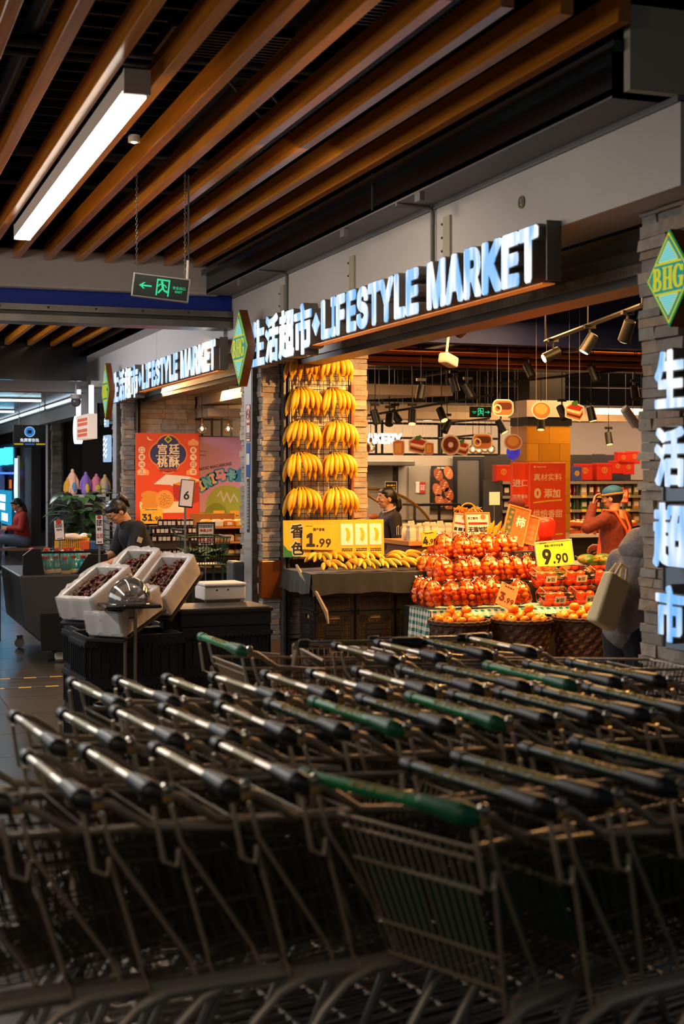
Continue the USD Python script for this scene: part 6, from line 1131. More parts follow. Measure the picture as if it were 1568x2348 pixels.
prt(po, 'ribbon', rc(ex_, ez_ - 36 * k, 40 * k, 7 * k), rdp, .0005); dm = pg((ex_ - 9 * k, ez_ + 33 * k), (ex_, ez_ + 24 * k), (ex_ + 9 * k, ez_ + 33 * k), (ex_, ez_ + 42 * k)); prt(po, 'small_diamond', dm.difference(dm.buffer(-2 * k)), yel, .0003); prt(po, 'small_diamond_face', dm.buffer(-2 * k), leafg, .0003)
for col, s in ((325, '口感纯正'), (443, '香气四溢')):
    for j, ch_ in enumerate(s): cx_, cz_ = U(col, 1032 + 16.5 * j); prt(po, 'round_badge', ci(cx_, cz_, 7.5 * k), cre, .002); prt(po, 'badge_lettering', txt(ch_, 9 * k, cx_, cz_, 'cjk', 1), rdp, .0008)
cl = lambda px_, py_, s: union_all([ci(*U(px_, py_), 6 * k * s), ci(*U(px_ + 8 * s, py_ - 3), 7 * k * s), ci(*U(px_ + 16 * s, py_), 6 * k * s), rc(U(px_ + 8 * s, py_ + 4)[0], U(px_, py_ + 4)[1], 26 * k * s, 5 * k * s)])
prt(po, 'printed_cloud', [cl(436, 1015, .9).intersection(rc(w / 2, h / 2, w, h)), cl(320, 1083, 1.0).intersection(rc(w / 2, h / 2, w, h)), cl(432, 1083, .9).intersection(rc(w / 2, h / 2, w, h))], mat('print_peach', '#e89a5a', .5), .003); prt(po, 'printed_bird', pg(U(337, 1000), U(342, 1007), U(351, 1010), U(342, 1010), U(338, 1007)), cre, .003)
prt(po, 'printed_plate', ci(*U(372, 1158), 52 * k, 1.0).intersection(sbox(0, U(0, 1176)[1], w, U(0, 1150)[1])), cre, .0025); prt(po, 'printed_cloth', pg(U(352, 1110), U(380, 1088), U(430, 1092), U(456, 1100), U(456, 1140), U(390, 1112)), wht, .0025)
ck = mat('print_cookie', '#d8882a', .5)
for (a, b, r) in ((343, 1160, 19), (343, 1148, 20), (343, 1135, 20)): prt(po, 'printed_cookie', affinity.scale(Point(*U(a, b)).buffer(r * k, 12), 1, .48), ck, .002 - .0006 * (1160 - b) / 12)
prt(po, 'printed_cookie', ci(*U(377, 1145), 21 * k), mat('print_cookie2', '#e0963a', .5), .0003); prt(po, 'sesame', [rc(U(377, 0)[0] + 14 * k * math.cos(a * 2.4) * math.sqrt(a / 22), U(0, 1145)[1] + 14 * k * math.sin(a * 2.4) * math.sqrt(a / 22), 3 * k, 1.2 * k) for a in range(22)], brn, -.001)
bxp = lambda *p: pg(*[U(*q) for q in p]); prt(po, 'printed_box', bxp((396, 1110), (440, 1098), (456, 1104), (456, 1150), (425, 1160), (398, 1140)), rdp, .0018); prt(po, 'printed_box_lid', bxp((396, 1110), (425, 1116), (456, 1104), (440, 1096)), ck, .001)
part(po, 'stand_leg', bb(.1, .14, .03, .06, -z, .1), frame_k); part(po, 'stand_leg', bb(w - .14, w - .1, .03, .06, -z, .1), frame_k)
price_board('price_card', 'yellow 31.99 price card at the foot of the orange cookie poster', at(348, 1201, Y=17.95), .29, .205, '31.99', seed=40, rot=(-4, 0, 0), big=.5)
x, z, w, h = span(457, 560, 1002, 1192, 18.6); pm = thing('macaron_poster', 'lilac and green poster of a pistachio macaron, partly behind the column', 'poster', (x, 18.6, z)); lil = mat('print_lilac', '#dca4cc', .5); pst = mat('print_pistachio', '#a8b84a', .5); sky_ = mat('print_cyan', '#2f94dc', .5)
part(pm, 'board', rbox(w / 2, .02, h / 2, w, .03, h, .005, 6), lil); part(pm, 'stand_leg', bb(.1, .14, .03, .06, -z, .1), frame_k); part(pm, 'stand_leg', bb(w - .14, w - .1, .03, .06, -z, .1), frame_k)
U2 = lambda px_, py_: ((px_ - 457) / 103 * w, h - (py_ - 1002) / 190 * h); k = w / 103
t_ = txt('MINI MACARONS', 7 * k, 0, 0, 'inter', 2, 1, 'l'); prt(pm, 'small_headline', affinity.rotate(affinity.translate(t_, U2(458, 0)[0], U2(0, 1076)[1]), 10, origin=U2(458, 1079)), inkm, .003)
for ch_, a, b, rt, m in (('I', 461, 1114, 32, cre), ('N', 475, 1105, 26, mat('print_aqua', '#7ad0dc', .5)), ('I', 488, 1098, 18, cre), ('马', 505, 1090, 12, mat('print_pink', '#f0a8c0', .5)), ('卡', 529, 1089, 3, mat('print_aqua', '#7ad0dc', .5)), ('龙', 553, 1090, -4, sky_)):
    s_ = affinity.rotate(txt(ch_, 23 * k if ch_ not in '马卡龙' else 25 * k, *U2(a, b), 'cjk' if ch_ in '马卡龙' else 'inter', 6), rt); prt(pm, 'lettering_halo', s_.buffer(3.5 * k), sky_, .003); prt(pm, 'lettering', s_, m, .0015)
prt(pm, 'monogram', [ln([U2(458, 1031), U2(461, 1036), U2(466, 1034), U2(472, 1036)], 1.2 * k), scribble(*U2(465, 1044), 12 * k, 5 * k, 1, 4)], mat('print_violet', '#6a4a7a', .5), .003)
prt(pm, 'printed_macaron', ci(*U2(520, 1160), 46 * k, 1.05).intersection(rc(w / 2, h / 2, w, h)), pst, .003); prt(pm, 'macaron_edge', ci(*U2(495, 1180), 26 * k, 1.0).intersection(rc(w / 2, h / 2, w, h)), mat('print_pistachio2', '#8a9a34', .5), .002); prt(pm, 'icing_swirl', ln([U2(498, 1138), U2(506, 1126), U2(512, 1150), U2(520, 1130), U2(528, 1152), U2(536, 1134), U2(545, 1150)], 3.5 * k), wht, .0012); prt(pm, 'green_field', rc(w / 2, U2(0, 1185)[1], w, 22 * k).intersection(rc(w / 2, h / 2, w, h)), pst, .0032)
price_board('price_card', 'small yellow 12.80 price card under the lilac poster', at(502, 1188, Y=18.3), .15, .10, '12.80', seed=41, head=False, big=.45); price_board('price_card', 'small yellow 9.90 price card beside the column', at(540, 1188, Y=18.3), .15, .10, '9.90', seed=42, head=False, big=.45)
# black frame shelf with bare bulbs over the posters
fb = thing('standing_lattice', 'black metal lattice over the posters', 'lattice', (0, 19.4, 0)); xa, xb = at(418, 950, Y=19.4)[0], at(575, 950, Y=19.4)[0]
for py_ in (905, 938, 962, 1002): zz = at(480, py_, Y=19.4)[2]; part(fb, 'rail', bb(xa, xb, -.015, .015, zz - .015, zz + .015), frame_k)
for k in range(8): xx = xa + (xb - xa) * k / 7; part(fb, 'bar', bb(xx - .012, xx + .012, -.012, .012, at(480, 1002, Y=19.4)[2], at(480, 905, Y=19.4)[2]), frame_k)
for k in (0, 7): xx = xa + (xb - xa) * k / 7; part(fb, 'leg', bb(xx - .02, xx + .02, -.02, .02, 0, 4.3), frame_k)
bulb(463, 983, 18.0, 'glowing bare bulb over the orange cookie poster', 1.2); bulb(523, 983, 18.0, 'dimmer bare bulb over the lilac poster', 1.2)
wl_ = thing('wall_inner', 'dim wall with a bright soffit behind the second bay', 'wall', kind='structure'); part(wl_, 'wall', bb(3.8, 6.9, 20.0, 20.1, 0, 2.6), mat('wall_brownish', '#7a6a58', .6)); part(wl_, 'soffit', bb(3.76, 5.2, 14.2, 19.3, 2.99, 3.04), sof); part(wl_, 'soffit_face', bb(3.9, 5.6, 19.3, 19.34, 2.70, 2.99), sof)
rect_light('bay_light_c', (3.05, 13.12, 3.0), .4, .25, (1.0, .74, .48), 70, rx=14); rect_light('bay_light_d', (2.4, 7.6, 3.55), .3, .3, (1.0, .80, .62), 36, rx=25)
rect_light('bay_light_a', (4.5, 15.4, 2.9), .8, 1.8, WARM, 22); rect_light('bay_light_b', (4.2, 17.0, 2.9), 1.2, .6, WARM, 60, rx=-35)
# stepped shelf with jars
jw = thing('jar_shelf', 'dark stepped shelf full of small jam jars', 'shelf', (0, 13.9, 0)); xa, xb = at(345, 1215, Y=13.9)[0], at(452, 1215, Y=13.9)[0]; zr = [at(400, y, Y=13.9)[2] for y in (1206, 1223, 1240)]
for i, z in enumerate(zr): part(jw, 'step', bb(xa - .02, xb + .02, -.05 - .0 + .09 * (2 - i) - .04, .25, z - .02, z), dk)
zl = at(400, 1272, Y=13.9)[2]; part(jw, 'lower_shelf', bb(xa, xb + .5, -.1, .25, zl - .02, zl), dk); part(jw, 'body', bb(xa, xb + .5, -.02, .3, 0, zl - .14), dk); zl2 = at(400, 1310, Y=13.9)[2]; part(jw, 'lower_shelf', bb(xa, xb + .5, -.12, .25, zl2 - .02, zl2), dk)
for s in (xa, xb + .48): part(jw, 'side', bb(s, s + .02, .0, .28, 0, zr[0]), dk)
jg, jl, jb = mat('jar_jam', '#4a1c10', .15, spec=.6), mat('jar_label', '#ddd0c0', .5), mat('jar_lid', '#14100e', .35); jr = None
for r, (z, y0, n) in enumerate(zip(zr + [zl, zl2], (13.9 + .12, 13.9 + .03, 13.9 - .06, 13.82, 13.8), (8, 10, 10, 7, 7))):
    for c in range(n):
        off = (10 - n) * .5 if r < 3 else 0
        X = xa + .03 + (xb - xa - .06) * (c + (2 if r == 0 else 0)) / 9; lb = f'small jam jar, {ORD[c]} from the left in the {["top", "second", "third", "fourth", "lowest"][r]} row of the jar shelf'
        if jr is None:
            jr = thing('jam_jar', lb, 'jar', (X, y0, z), group='jam jars on the stepped shelf'); part(jr, 'glass', lathe([(0, 0), (.024, 0), (.026, .004), (.026, .046), (.022, .052)], 14), jg, smooth=50); part(jr, 'lid', lathe([(.0245, .052), (.0245, .064), (0, .065)], 14), jb, smooth=40); a = np.linspace(-2.3, -.85, 6); V = [(.0268 * math.cos(t), .0268 * math.sin(t), q) for t in a for q in (.006, .044)]; part(jr, 'label', trimesh.Trimesh(V, [f for i in range(5) for f in ((2 * i, 2 * i + 2, 2 * i + 3), (2 * i, 2 * i + 3, 2 * i + 1))], process=False), jl)
        else: copy(jr, (X, y0, z), (0, 0, (c * 37) % 50 - 25), lb)
# packed cakes on the right half of the shelf
pk2 = {}; rg = random.Random(6); cr_ = thing('cake_shelf', 'warm lit wooden shelf of packed cakes beside the jars', 'shelf', (0, 14.1, 0)); xa2, xb2 = xb + .05, xb + .52; zc_ = [at(500, y, Y=14.1)[2] for y in (1196, 1206, 1240, 1275, 1310, 1345)]
for z in zc_[1:]: part(cr_, 'board', bb(xa2, xb2, -.2, .3, z - .02, z), wrim)
part(cr_, 'back', bb(xa2, xb2, .3, .32, .2, zc_[1] + .12), mat('shelf_wood', '#9a6428', .5)); part(cr_, 'side', bb(xb2, xb2 + .02, -.2, .3, 0, zc_[1]), wrim)
for r, z in enumerate(zc_[1:]):
    for c in range(4):
        nm = ('yellow', 'white', 'amber')[(r * 2 + c) % 3]; lb = f'{nm} cake pack, {ORD[c]} from the left on the {["top", "second", "third", "fourth", "lowest"][r]} board of the cake shelf'; loc = (xa2 + .07 + .115 * c, 14.02, z)
        if nm not in pk2:
            pk2[nm] = p = thing('cake_pack', lb, 'cake pack', loc, group='cake packs on the shelf'); part(p, 'tray', rbox(0, 0, .03, .10, .14, .06, .008), {'yellow': mat('pack_yellow', '#e0a82a', .45), 'white': tagw, 'amber': mat('pack_amber', '#c8741e', .4)}[nm]); part(p, 'cake', rbox(0, 0, .055, .085, .12, .03, .012), mat('print_bread', '#e0a050', .5)); part(p, 'label', bb(-.025, .025, -.0725, -.07, .015, .045), wht)
        else: copy(pk2[nm], loc, (0, 0, rg.uniform(-6, 6)), lb)
x, z, w, h = span(453, 491, 1200, 1250, 13.5); nc, w, h = board_px('price_card', 'white 12.80 price card with red print in front of the cake shelf', 'price sign', (453, 491, 1199, 1251), 13.5, wht, frame_k, 0, 0, 0); prt(nc, 'headline', txt('新品上市', h * .13, 0, h * .68, 'cjk', 2), rdp, -.004); prt(nc, 'price', txt('12.80', h * .20, 0, h * .26, 'inter', 4), rdp, -.004); prt(nc, 'small_print', [scribble(0, h * .86, w * .8, h * .14, 2, 3), scribble(0, h * .47, w * .7, h * .12, 2, 4), scribble(0, h * .08, w * .6, h * .08, 1, 5)], inkm, -.004); part(nc, 'pole', cyl((0, .015, -z + .0), (0, .015, .02), .006, 6), pole_m)
# pole signs
def pole_sign(label, px, Y, base, price, ink, tilt=0, rz=0, lean=0, extra=True):
    x, z, w, h = span(*px, Y); p = thing('pole_sign', label, 'price sign', (x + w / 2, Y, base), 0); R = trimesh.transformations.euler_matrix(math.radians(lean), math.radians(tilt), math.radians(rz)); R[:3, 3] = (0, 0, z - base)
    def add(nm, m, mm): m = m.copy(); m.apply_transform(R); part(p, nm, m, mm)
    add('frame', rbox(0, .008, h / 2, w, .02, h, .008, 6), frame_k); add('card', slab_of(rc(0, h / 2, w * .84, h * .92), .002, -.004), mat('card_pale', '#d0c4c4', .5))
    if price: tp_ = txt(price, h * (.16 if extra else .3), 0, h * .30 if extra else h * .42, 'inter', 3); kk = min(1, w * .74 / (tp_.bounds[2] - tp_.bounds[0])); add('price', slab_of(affinity.scale(tp_, kk, 1), .0015, -.0055), ink); 
    if extra: add('small_print', cat_([slab_of(s, .0015, -.0055) for s in (scribble(0, h * .72, w * .6, h * .2, 3, 8, .25), scribble(0, h * .52, w * .5, h * .10, 2, 9, .25), scribble(0, h * .10, w * .5, h * .06, 1, 9))]), inkm); add('red_emblem', slab_of(ci(0, h * .90, w * .22, 1.2), .0015, -.0055), rdp)
    part(p, 'pole', cyl((0, .02, 0), (0, .012, z - base + .03), .009, 8), pole_m); part(p, 'foot', lathe([(0, 0), (.11, 0), (.11, .012), (.02, .022), (0, .022)], 18, (0, .02, 0)), frame_k)
    return p
pole_sign('tall pole sign with a black frame showing 6 before the cookie poster', (409, 441, 1097, 1163), 11.6, 0, '6', inkm, 6, -12, -14, False)
pole_sign('narrow black framed pole sign with a red 10.90 price', (219, 238, 1179, 1250), 11.6, .0, '10.90', rdp, -1, -8)
pole_sign('small black framed pole sign with pink print beside the plant', (125, 150, 1192, 1239), 13.4, 0, None, rdp, -4, -10)
# ------------------------------------------------------------------ the grape stand: black crates, foam boxes, sample dome
crk = mat('crate_charcoal', '#17181b', .45); c6 = None
def big_crate(label):
    p = thing('folding_crate', label, 'crate', (0, 0, -50), group='black crates under the grape boxes'); W, D, H = .60, .40, .255
    def wall(L): 
        o = [bb(-L / 2, L / 2, 0, .012, 0, H - .06), bb(-L / 2 - .012, L / 2 + .012, -.016, .012, H - .062, H - .035), bb(-L / 2, L / 2, -.004, .012, H - .035, H)]
        o += [bb(x - .004, x + .004, -.012, 0, 0.01, H - .06) for x in np.linspace(-L / 2 + .02, L / 2 - .02, int(L / .05))] + [bb(-L / 2 + .02 + .03 * k, -L / 2 + .035 + .03 * k, -.026, -.014, H - .066, H - .052) for k in range(int((L - .04) / .03))]
        return cat_(o)
    part(p, 'long_side', mv(wall(W), (0, -D / 2, 0)), crk); part(p, 'long_side', mv(wall(W), (0, D / 2, 0), rz=180), crk); part(p, 'short_side', mv(wall(D), (-W / 2, 0, 0), rz=-90), crk); part(p, 'short_side', mv(wall(D), (W / 2, 0, 0), rz=90), crk)
    part(p, 'floor', bb(-W / 2 + .01, W / 2 - .01, -D / 2 + .01, D / 2 - .01, 0, .01), crk); part(p, 'hand_grip', slab_of(rc(0, .16, .12, .035, .012), .003, -D / 2 - .006), mat('grip_shadow', '#050506', .8)); return p
gx = lambda px_, Y: at(px_, 1400, Y=Y)[0]
for (X, Yc, n, nm) in ((1.70, 8.85, 3, 'left'), (1.72, 9.30, 3, 'rear left'), (2.36, 9.15, 3, 'right')):
    for k in range(n):
        lb = f'black ribbed crate, {["lowest", "middle", "top"][k]} of the {nm} stack under the grape boxes'; loc = (X, Yc, .256 * k + (.0 if nm != 'right' else .0))
        if c6 is None: c6 = big_crate(lb); xform(stage.GetPrimAtPath(c6), loc, (0, 0, 3))
        else: copy(c6, loc, (0, 0, 3 + (k * 5) % 4 - 1), lb)
tl = thing('crate_tray', 'dark flat tray topping the right crate stack', 'tray', (2.36, 9.15, .768), 3); part(tl, 'tray', rbox(0, 0, .06, .62, .42, .12, .01), crk); part(tl, 'rim', slab_of(rc(0, .10, .63, .02), .44, -.22), crk)
foam = mat('foam_white', '#d2ccc8', .7, bump=(180, .2)); liner = mat('liner_plastic', '#c8c2c0', .3, alpha=.55); grape_m = [mat(f'grape_{i}', c, .28, spec=.5) for i, c in enumerate(('#4a130c', '#5c1a10', '#3a0f0a'))]; gstem = mat('grape_stem', '#6a5a2a', .7)
def foam_box(label, W=.27, D=.44, H=.15):
    p = thing('foam_box', label, 'foam box', (0, 0, -50), group='white foam boxes of grapes'); o = rbox(0, 0, H / 2, W, D, H, .02)
    M_ = lambda m: Manifold(m3.Mesh(np.array(m.vertices, np.float32), np.array(m.faces, np.uint32)))
    outer = Manifold.batch_hull([Manifold.sphere(.018, 10).translate((a * (W / 2 - .018), b * (D / 2 - .018), c)) for a in (-1, 1) for b in (-1, 1) for c in (.018, H - .012)])
    part(p, 'tub', tm(outer - Manifold.cube((W - .07, D - .07, H), True).translate((0, 0, H / 2 + .04))), foam, smooth=30)
    V = []; n = 44; pr = []
    for j, (s, z) in enumerate(((.80, .10), (.86, H + .008), (1.03, H + .012), (1.05, .10), (1.06, .03))):
        for i in range(n):
            t = 2 * math.pi * i / n; c, q = math.cos(t), math.sin(t); m_ = max(abs(c), abs(q)); w_ = .004 * math.sin(9 * t + j) + .003 * math.sin(23 * t + 2 * j); V.append((c / m_ * (W / 2 * s + w_), q / m_ * (D / 2 * s + w_), z + (w_ * 3 if j == 4 else w_)))
    F = [f for j in range(4) for i in range(n) for f in ((j * n + i, j * n + (i + 1) % n, (j + 1) * n + (i + 1) % n), (j * n + i, (j + 1) * n + (i + 1) % n, (j + 1) * n + i))]
    part(p, 'plastic_liner', trimesh.Trimesh(V, F, process=False), liner, smooth=50); return p
def grapes(label, seed):
    p = thing('grape_bunch', label, 'grapes', (0, 0, -50), group='bunches of dark grapes'); rg = random.Random(seed); sets = [[], [], []]
    for k in range(130): t = rg.random(); r = .075 * (1 - .5 * abs(t - .4)); a = rg.uniform(0, 6.28); q = math.sqrt(rg.random()); sets[k % 3].append(ball((r * q * math.cos(a), (t - .5) * .34, .02 + .045 * rg.random() * (1.2 - q)), rg.uniform(.012, .0155), 1))
    for m, s in zip(grape_m, sets): part(p, 'grape_cluster', cat_(s), m, smooth=True, kind='stuff')
    part(p, 'stem', tube([(0, .17, .05), (.0, .10, .065), (.01, 0, .06), (0, -.1, .05)], .004, 5), gstem); 
    for k in range(4): part(p, 'stalk', tube([(0, .12 - .07 * k, .062), (.03 * (-1) ** k, .10 - .07 * k, .08)], .002, 4), gstem)
    return p
fb0 = foam_box('x'); gb_ = [grapes('x', 1), grapes('x', 2)]; ui = 0
# a tilted box: its middle, its turn and its slope (front end low)
def bxp_(px_, py_, Y, *r): q = at(px_, py_, Y=Y); return (q[0], q[1], q[2] - .08, *r)
boxes = [bxp_(228, 1355, 8.72, -46, 24, 'front row, left one'), bxp_(290, 1398, 8.58, -46, 18, 'front row, under the dome'), bxp_(308, 1318, 9.20, -46, 33, 'rear row, left one'), bxp_(388, 1334, 9.02, -46, 35, 'rear row, right one')]
for i, (X, Yc, z, rz, tilt, nm) in enumerate(boxes):
    lb = f'white foam box lined with plastic holding dark grapes, {nm}'
    if i == 0: xform(stage.GetPrimAtPath(fb0), (X, Yc, z), (tilt, 0, rz)); keys(stage.GetPrimAtPath(fb0), lb)
    else: copy(fb0, (X, Yc, z), (tilt, 0, rz), lb)
    R = trimesh.transformations.euler_matrix(math.radians(tilt), 0, math.radians(rz))[:3, :3]
    for j, (dx, dy) in enumerate(((-.045, -.04), (.045, .04))):
        lb2 = f'{"left" if j == 0 else "right"} bunch of dark grapes in the foam box, {nm}'; loc = np.array((X, Yc, z)) + R @ np.array((dx, dy, .085)); rot = (tilt, 0, rz + 6 * (j - .5))
        if ui < 2: xform(stage.GetPrimAtPath(gb_[ui]), loc, rot); keys(stage.GetPrimAtPath(gb_[ui]), lb2); ui += 1
        else: copy(gb_[(i + j) % 2], loc, rot, lb2)
sb = thing('box_support', 'dark slanted rack carrying the tilted foam boxes', 'rack', (0, 0, 0)); [(part(sb, 'board', mv(bb(-.135, .135, -.24, .24, -.02, -.004), (b_[0], b_[1], b_[2]), rx=b_[4], rz=b_[3]), crk), part(sb, 'leg', bb(b_[0] - .05, b_[0] + .05, b_[1] - .05, b_[1] + .05, .76, b_[2] - .02), crk)) for b_ in boxes]
fb2 = thing('foam_lid_box', 'closed white foam box with two holes behind the grape boxes at right', 'foam box', (at(492, 1350, Y=9.6)[0], 9.45, .90), 4); part(fb2, 'box', tm(Manifold.batch_hull([Manifold.sphere(.012, 8).translate((a * .135, b * .10, c)) for a in (-1, 1) for b in (-1, 1) for c in (.012, .085)])), foam, smooth=30); part(fb2, 'lid', rbox(0, 0, .105, .30, .24, .025, .01), foam)
for s in (-.06, .02): part(fb2, 'hole', slab_of(ci(s, .07, .006), .002, -.1135), frame_k)
# sample dome on its stand
Yd_ = 8.35; q = at(297, 1388, Y=Yd_); sdm = thing('sample_dome', 'clear plastic dome over grapes on a black tray with a chrome post stand', 'sample stand', (q[0], Yd_, 0)); zt = q[2]
part(sdm, 'tray', rbox(0, 0, zt + .0, .34, .26, .022, .01), frame_k); part(sdm, 'dome', lathe([(.135 * math.cos(t), zt + .012 + .155 * math.sin(t)) for t in np.linspace(0, math.pi / 2, 12)], 28), film('dome_clear', '#efece8', gloss=.08, base=.05, rough=.08), smooth=True); part(sdm, 'dome_knob', ball((0, 0, zt + .175), (.02, .02, .012), 1), film_2); part(sdm, 'dome_rim', tube([(.136 * math.cos(t), .136 * math.sin(t), zt + .014) for t in np.linspace(0, 2 * math.pi, 33)[:-1]], .005, 5, True), film_2)
for s in (-.022, .038): part(sdm, 'post', cyl((s, .02, .22), (s, .02, zt), .011, 10), chrome)
part(sdm, 'cross_bar', cyl((-.022, .02, zt - .08), (.038, .02, zt - .08), .008, 8), chrome); part(sdm, 'post_sleeve', bb(-.04, .055, .0, .04, .20, .46), frame_k); part(sdm, 'waste_tub', tube([(-.06, -.03, .02), (-.06, -.03, .02), (-.065, -.03, .40)], [.10, .12, .145], 24, cap=False), mat('tub_black', '#0e0f11', .3)); part(sdm, 'tub_rim', tube([(-.065 + .147 * math.cos(t), -.03 + .147 * math.sin(t), .405) for t in np.linspace(0, 2 * math.pi, 33)[:-1]], .009, 6, True), mat('tub_black', '#0e0f11', .3)); part(sdm, 'base', bb(-.2, .16, -.16, .16, 0, .02), frame_k)
copy(gb_[0], (q[0] + .01, Yd_ - .01, zt + .012), (0, 0, 70), 'bunch of dark grapes under the clear sample dome', scale=.55)
# trolley with greens in front of the cake shelf
Yt = 12.0; q = at(430, 1320, Y=Yt); wt = thing('green_wire_cart', 'dark green wire cart full of leafy greens before the cake shelf', 'cart', (q[0], Yt, 0)); wg = mat('wire_green', '#13291c', .4, metal=.3); W_ = at(528, 1320, Y=Yt)[0] - q[0]; z0_, z1_ = at(470, 1296, Y=Yt)[2], at(470, 1232, Y=Yt)[2]
part(wt, 'rim', tube([(0, 0, z1_), (W_, 0, z1_), (W_, .4, z1_), (0, .4, z1_)], .010, 6, True), wg); part(wt, 'lower_rim', tube([(.04, .02, z0_), (W_ - .04, .02, z0_), (W_ - .04, .38, z0_), (.04, .38, z0_)], .007, 6, True), wg)
part(wt, 'front_wires', cat_([cyl((.0 + W_ * k / 13, 0, z1_), (.04 + (W_ - .08) * k / 13, .02, z0_), .003, 4) for k in range(14)] + [cyl((0, .005, z1_ - .05), (W_, .005, z1_ - .05), .003, 4), cyl((.02, .01, z0_ + .08), (W_ - .02, .01, z0_ + .08), .003, 4)]), wg); part(wt, 'side_wires', cat_([cyl((s, .4 * k / 9, z1_), (.04 if s == 0 else W_ - .04, .02 + .36 * k / 9, z0_), .003, 4) for k in range(10) for s in (0, W_)]), wg)
part(wt, 'handle', tube([(-.01, .0, z1_), (-.04, -.02, z1_ + .06), (-.04, .42, z1_ + .06), (-.01, .4, z1_)], .011, 8), wg)
for x_, y_ in ((.06, .04), (W_ - .06, .04), (.06, .36), (W_ - .06, .36)): part(wt, 'leg', cyl((x_, y_, .08), (x_, y_, z0_), .012, 8), wg); part(wt, 'caster', mv(lathe([(0, -.012), (.04, -.012), (.04, .012), (0, .012)], 12), (x_, y_, .04), rx=90), tyre_m)
gv = [mat('greens_dark', '#1f3d14', .5), mat('greens_light', '#3f6420', .5)]
def leaf(L, Wd, bend, n=6):
    V = []; 
    for i in range(n + 1): t = i / n; wv = Wd * math.sin(math.pi * min(.98, max(.03, t)) ** .8); V += [(-wv, L * t, bend * t * t - .0), (0, L * t, bend * t * t + .012 * math.sin(3 * t)), (wv, L * t, bend * t * t)]
    return trimesh.Trimesh(V, [f for i in range(n) for a in (0, 1) for f in ((3 * i + a, 3 * i + a + 1, 3 * i + a + 4), (3 * i + a, 3 * i + a + 4, 3 * i + a + 3))], process=False)
gn = None; rg = random.Random(4)
for k in range(9):
    lb = f'bundle of leafy greens in the wire cart, {ORD[k % 5]} from the left in the {"front" if k < 5 else "rear"} row'; loc = (q[0] + .06 + (W_ - .12) * (k % 5) / 4.2, Yt + .1 + .16 * (k // 5), z0_ + .03); rot = (rg.uniform(-10, 10), 0, rg.uniform(-40, 40))
    if gn is None:
        gn = thing('greens_bundle', lb, 'greens', loc, rot=rot, group='leafy greens in the wire cart')
        for j in range(11): part(gn, 'leaf', mv(leaf(rg.uniform(.10, .15), .022, -.05), (0, 0, .03), rx=rg.uniform(20, 60), rz=j * 33), gv[j % 2], smooth=True)
    else: copy(gn, loc, rot, lb)
part(wt, 'floor', bb(.04, W_ - .04, .02, .38, z0_ - .005, z0_), wg)
# ------------------------------------------------------------------ chest freezer with bagged drinks
Yf = 13.3; fx_, fx2 = 1.58, 2.26; fz = thing('chest_freezer', 'dark island chest freezer on casters with a slanted end', 'freezer', (0, Yf, 0)); frm = mat('freezer_grey', '#25282d', .4); frk = mat('freezer_black', '#0f1114', .3)
part(fz, 'body', tm(Manifold.batch_hull([Manifold.sphere(.02, 10).translate(v) for v in ((fx_ + .05, .02, .34), (fx_ + .30, .02, .12), (fx2, .02, .12), (fx_, .02, .80), (fx2, .02, .80), (fx_ + .05, 1.5, .34), (fx_ + .3, 1.5, .12), (fx2, 1.5, .12), (fx_, 1.5, .80), (fx2, 1.5, .80))])), frm, smooth=30)
part(fz, 'lower_band', bb(fx_ + .18, fx2, -.012, .0, .12, .46), frk); part(fz, 'end_cheek', cat_([mv(extr(pg((0, 0), (.0, .20), (.08, .26), (.16, .26), (.20, 0)), .04), (fx_ + .02, .06, .80), rx=90)]), frk); part(fz, 'end_cheek', mv(extr(pg((0, 0), (.30, 0), (.30, .20), (.12, .20)), .04), (2.08, .06, .80), rx=90), frk)
part(fz, 'glass_front', mv(bb(fx_ + .12, 2.08, -.004, .004, 0, .22), (0, .05, .80), rx=0), gls); part(fz, 'top_rail', bb(fx_ + .1, 2.36, .03, .06, 1.015, 1.035), frk)
for x_, y_ in ((1.95, .12), (1.72, 1.3), (2.15, .12)): part(fz, 'caster', mv(lathe([(0, -.016), (.045, -.016), (.05, 0), (.045, .016), (0, .016)], 16), (x_, y_, .05), rx=90), tagw); part(fz, 'caster_fork', bb(x_ - .03, x_ + .03, y_ - .03, y_ + .03, .09, .13), chrome)
fz2 = thing('chest_freezer', 'second dark glass-fronted freezer cut by the left edge', 'freezer', (0, 13.9, 0)); part(fz2, 'body', bb(.7, 1.46, 0, 1.6, .15, .80), frk); part(fz2, 'glass_front', mv(bb(.7, 1.44, -.004, .004, 0, .34), (0, .02, .80), rx=-28), gls); part(fz2, 'steel_edge', bb(.7, 1.47, -.03, .0, .78, .81), chrome); part(fz2, 'contents', bb(.75, 1.4, .3, 1.4, .80, .88), mat('frozen_olive', '#5a5a2a', .6)); part(fz2, 'base', bb(.75, 1.4, .05, 1.5, 0, .15), frk)
bt = None; rg = random.Random(10); cya = mat('drink_cyan', '#1c8a98', .25, spec=.6)
